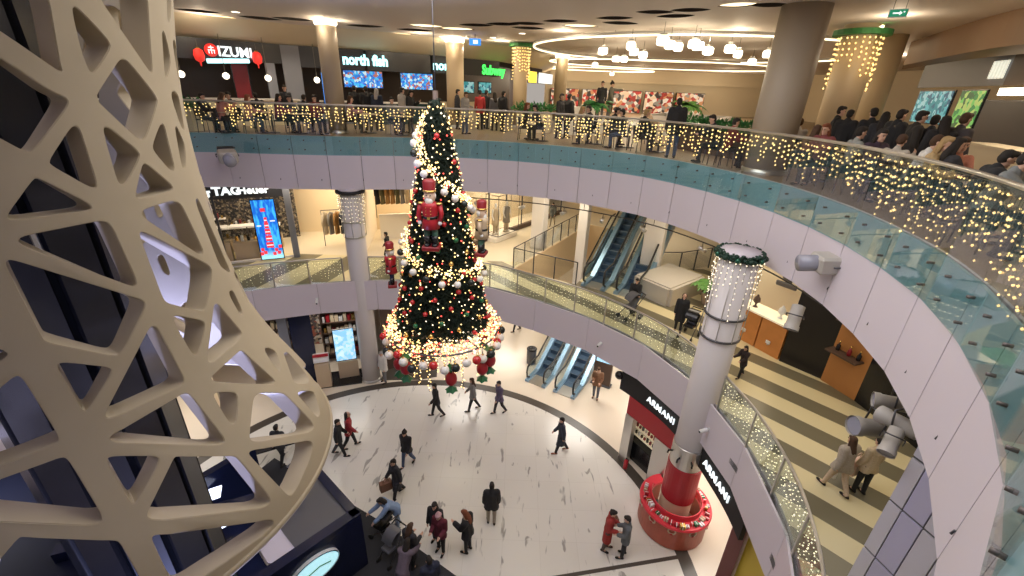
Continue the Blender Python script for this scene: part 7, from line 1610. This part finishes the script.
person('person in a dark shirt standing tall on the white bench block', 4.0, 23.4, 12.0, 250, 'stand', ('shirt', BK), GR, ('short', 'dark'))
person('person in khaki with an outstretched arm on the white bench block', 4.55, 24.1, 12.0, 350, 'reach', ('jacket', (.16, .15, .12)), GR, ('hat', 'dark'))

# ------------------------------------------------------------------ light and camera
def area(name, x, y, z, sx, sy, e, col, rot=(0, 0, 0)):
    l = bpy.data.lights.new(name, 'AREA'); l.shape = 'RECTANGLE'; l.size = sx; l.size_y = sy; l.energy = e; l.color = col
    o = bpy.data.objects.new(name, l); COL.objects.link(o); o.location = (x, y, z); o.rotation_euler = rot; return o
def spot(name, x, y, z, e, col, ang=2.4, r=.12, blend=.6):
    l = bpy.data.lights.new(name, 'SPOT'); l.energy = e; l.color = col; l.spot_size = ang; l.spot_blend = blend; l.shadow_soft_size = r
    o = bpy.data.objects.new(name, l); COL.objects.link(o); o.location = (x, y, z); return o
WARM = (1.0, .82, .58); NEUT = (1.0, .93, .86)
area('atrium_fill', -0.5, 7.8, 15.3, 10, 8, 860, (1.0, .965, .94))  # added overhead fill out of view; the ceiling above is solid
for x, y, e in ((-10.5, 20.5, 150), (-3, 21.5, 190), (2.5, 20.5, 150), (7.2, 16.5, 100), (8.6, 12, 60), (8.9, 8, 45), (8, 4, 40), (-1, 27, 351), (8, 25, 200)):
    area('second_floor_ceiling_light', x, y, 9.3, 2.2, 2.2, e, (1.0, .86, .66))
for x, y, e in ((-9.2, 23.6, 130), (-5.5, 24.6, 150), (-0.4, 27.5, 120), (10.2, 14.2, 60), (-13.2, 20.5, 60)):
    area('shop_fill', x, y, 9.3, 1.6, 1.6, e, (1.0, .84, .60))  # unseen area lights added to brighten the shop interiors
area('portal_fill', 6.2, 13.3, 3.9, 1.4, 1.4, 70, (1, .96, .92))  # unseen light added so the shelf inside the portal shows
for x, y, e in ((-8.5, 19.5, 110), (-2.5, 20.5, 150), (3.5, 18.8, 150), (6.6, 14.6, 130), (8.0, 10.5, 130), (-13.5, 14, 140), (-14.5, 8, 140), (0, 26, 150), (8, 20, 150)):
    area('ground_floor_ceiling_light', x, y, 3.9, 2.2, 2.2, e, (1.0, .94, .86))
for x, y, e in ((-13, 18.4, 324), (-9.3, 20.4, 324), (-5.5, 21.5, 324), (-1, 22.5, 324), (2.5, 20, 324), (7, 19, 351), (10.5, 15, 405), (11.5, 10, 405), (10, 5.5, 351), (6, 26, 432), (13, 22, 432), (17, 15, 405), (3, 33, 432), (14, 34, 432), (9, 42, 432)):
    spot('upper_floor_downlight', x, y, 15.36, e, WARM)
def point(name, x, y, z, e, col, r=.1):
    l = bpy.data.lights.new(name, 'POINT'); l.energy = e; l.color = col; l.shadow_soft_size = r
    o = bpy.data.objects.new(name, l); COL.objects.link(o); o.location = (x, y, z); return o
for p in ((-7.35, 18.95, .36), (*(-3.17, 23.79), .42), (*(2.67, 31.89), .40)):
    for k in range(3):
        a = k * 2.094 + .5; point('column_ring_lamp', p[0] + (p[2] + .22) * math.cos(a), p[1] + (p[2] + .22) * math.sin(a), ZC - .3, 12, WARM, .05)
for i in (0, 2, 5, 8, 11, 13, 15): point('pendant_fill', LB[i][0], LB[i][1], 14.6, 45, WARM, .08)  # points added under some box pendants to lighten the ceiling
for x, y in ((-15, 17), (-11.7, 18.5), (-4.5, 22.5), (-1.0, 24.5), (1.6, 19.6), (7.4, 17.4), (9.8, 13.6), (10.8, 9.4)): point('globe_lamp', x, y, 15.05, 40, WARM, .06)  # points added to lighten the ceiling; no globes hang at these spots
for x, y, e in ((6, 45, 500), (13, 45, 500), (20, 43, 500), (20, 26, 400), (16, 33, 400)): spot('upper_floor_downlight', x, y, 15.36, e, WARM)  # extra spots added to brighten the far wall and side hall
for x, y in ((-6.9, 4.3), (-4.5, 3.1), (-6.3, 6.3)): area('booth_glow', x, y, 2.7, 1.2, 1.2, 420, (.42, .48, 1.0), (math.pi, 0, 0)).data.spread = 1.3
for x in (4, 11, 19): point('far_hall_fill', x, 45, 14.2, 260, WARM, .15)  # points added to lighten the top of the far wall
for x, y in ((18, 24), (22, 17), (13, 33)): point('hall_fill', x, y, 14.9, 120, WARM, .15)  # fill points added where the hall came out too dim
w = bpy.data.worlds.new('World'); S.world = w; w.use_nodes = True
w.node_tree.nodes['Background'].inputs[0].default_value = (.95, .86, .78, 1); w.node_tree.nodes['Background'].inputs[1].default_value = .45

cam = bpy.data.cameras.new('Camera'); cam.sensor_width = 36; cam.lens = 440 / 1024 * 36; cam.clip_start = .05; cam.clip_end = 300
co = bpy.data.objects.new('Camera', cam); COL.objects.link(co); S.camera = co
CAMROT = [[0.999273, -0.038117, -0.0, 0.0], [0.015736, 0.412546, -0.910801, 0.0], [0.034717, 0.910139, 0.412846, 13.3], [0.0, 0.0, 0.0, 1.0]]
co.matrix_world = Matrix(CAMROT)
S.view_settings.view_transform = 'Standard'; S.view_settings.look = 'None'; S.view_settings.gamma = 1; S.view_settings.exposure = 0.0; S.view_settings.use_curve_mapping = False
S.cycles.use_denoising = True; S.cycles.max_bounces = 8; S.cycles.transparent_max_bounces = 24; S.cycles.sample_clamp_indirect = 4.0; S.cycles.caustics_reflective = False; S.cycles.caustics_refractive = False
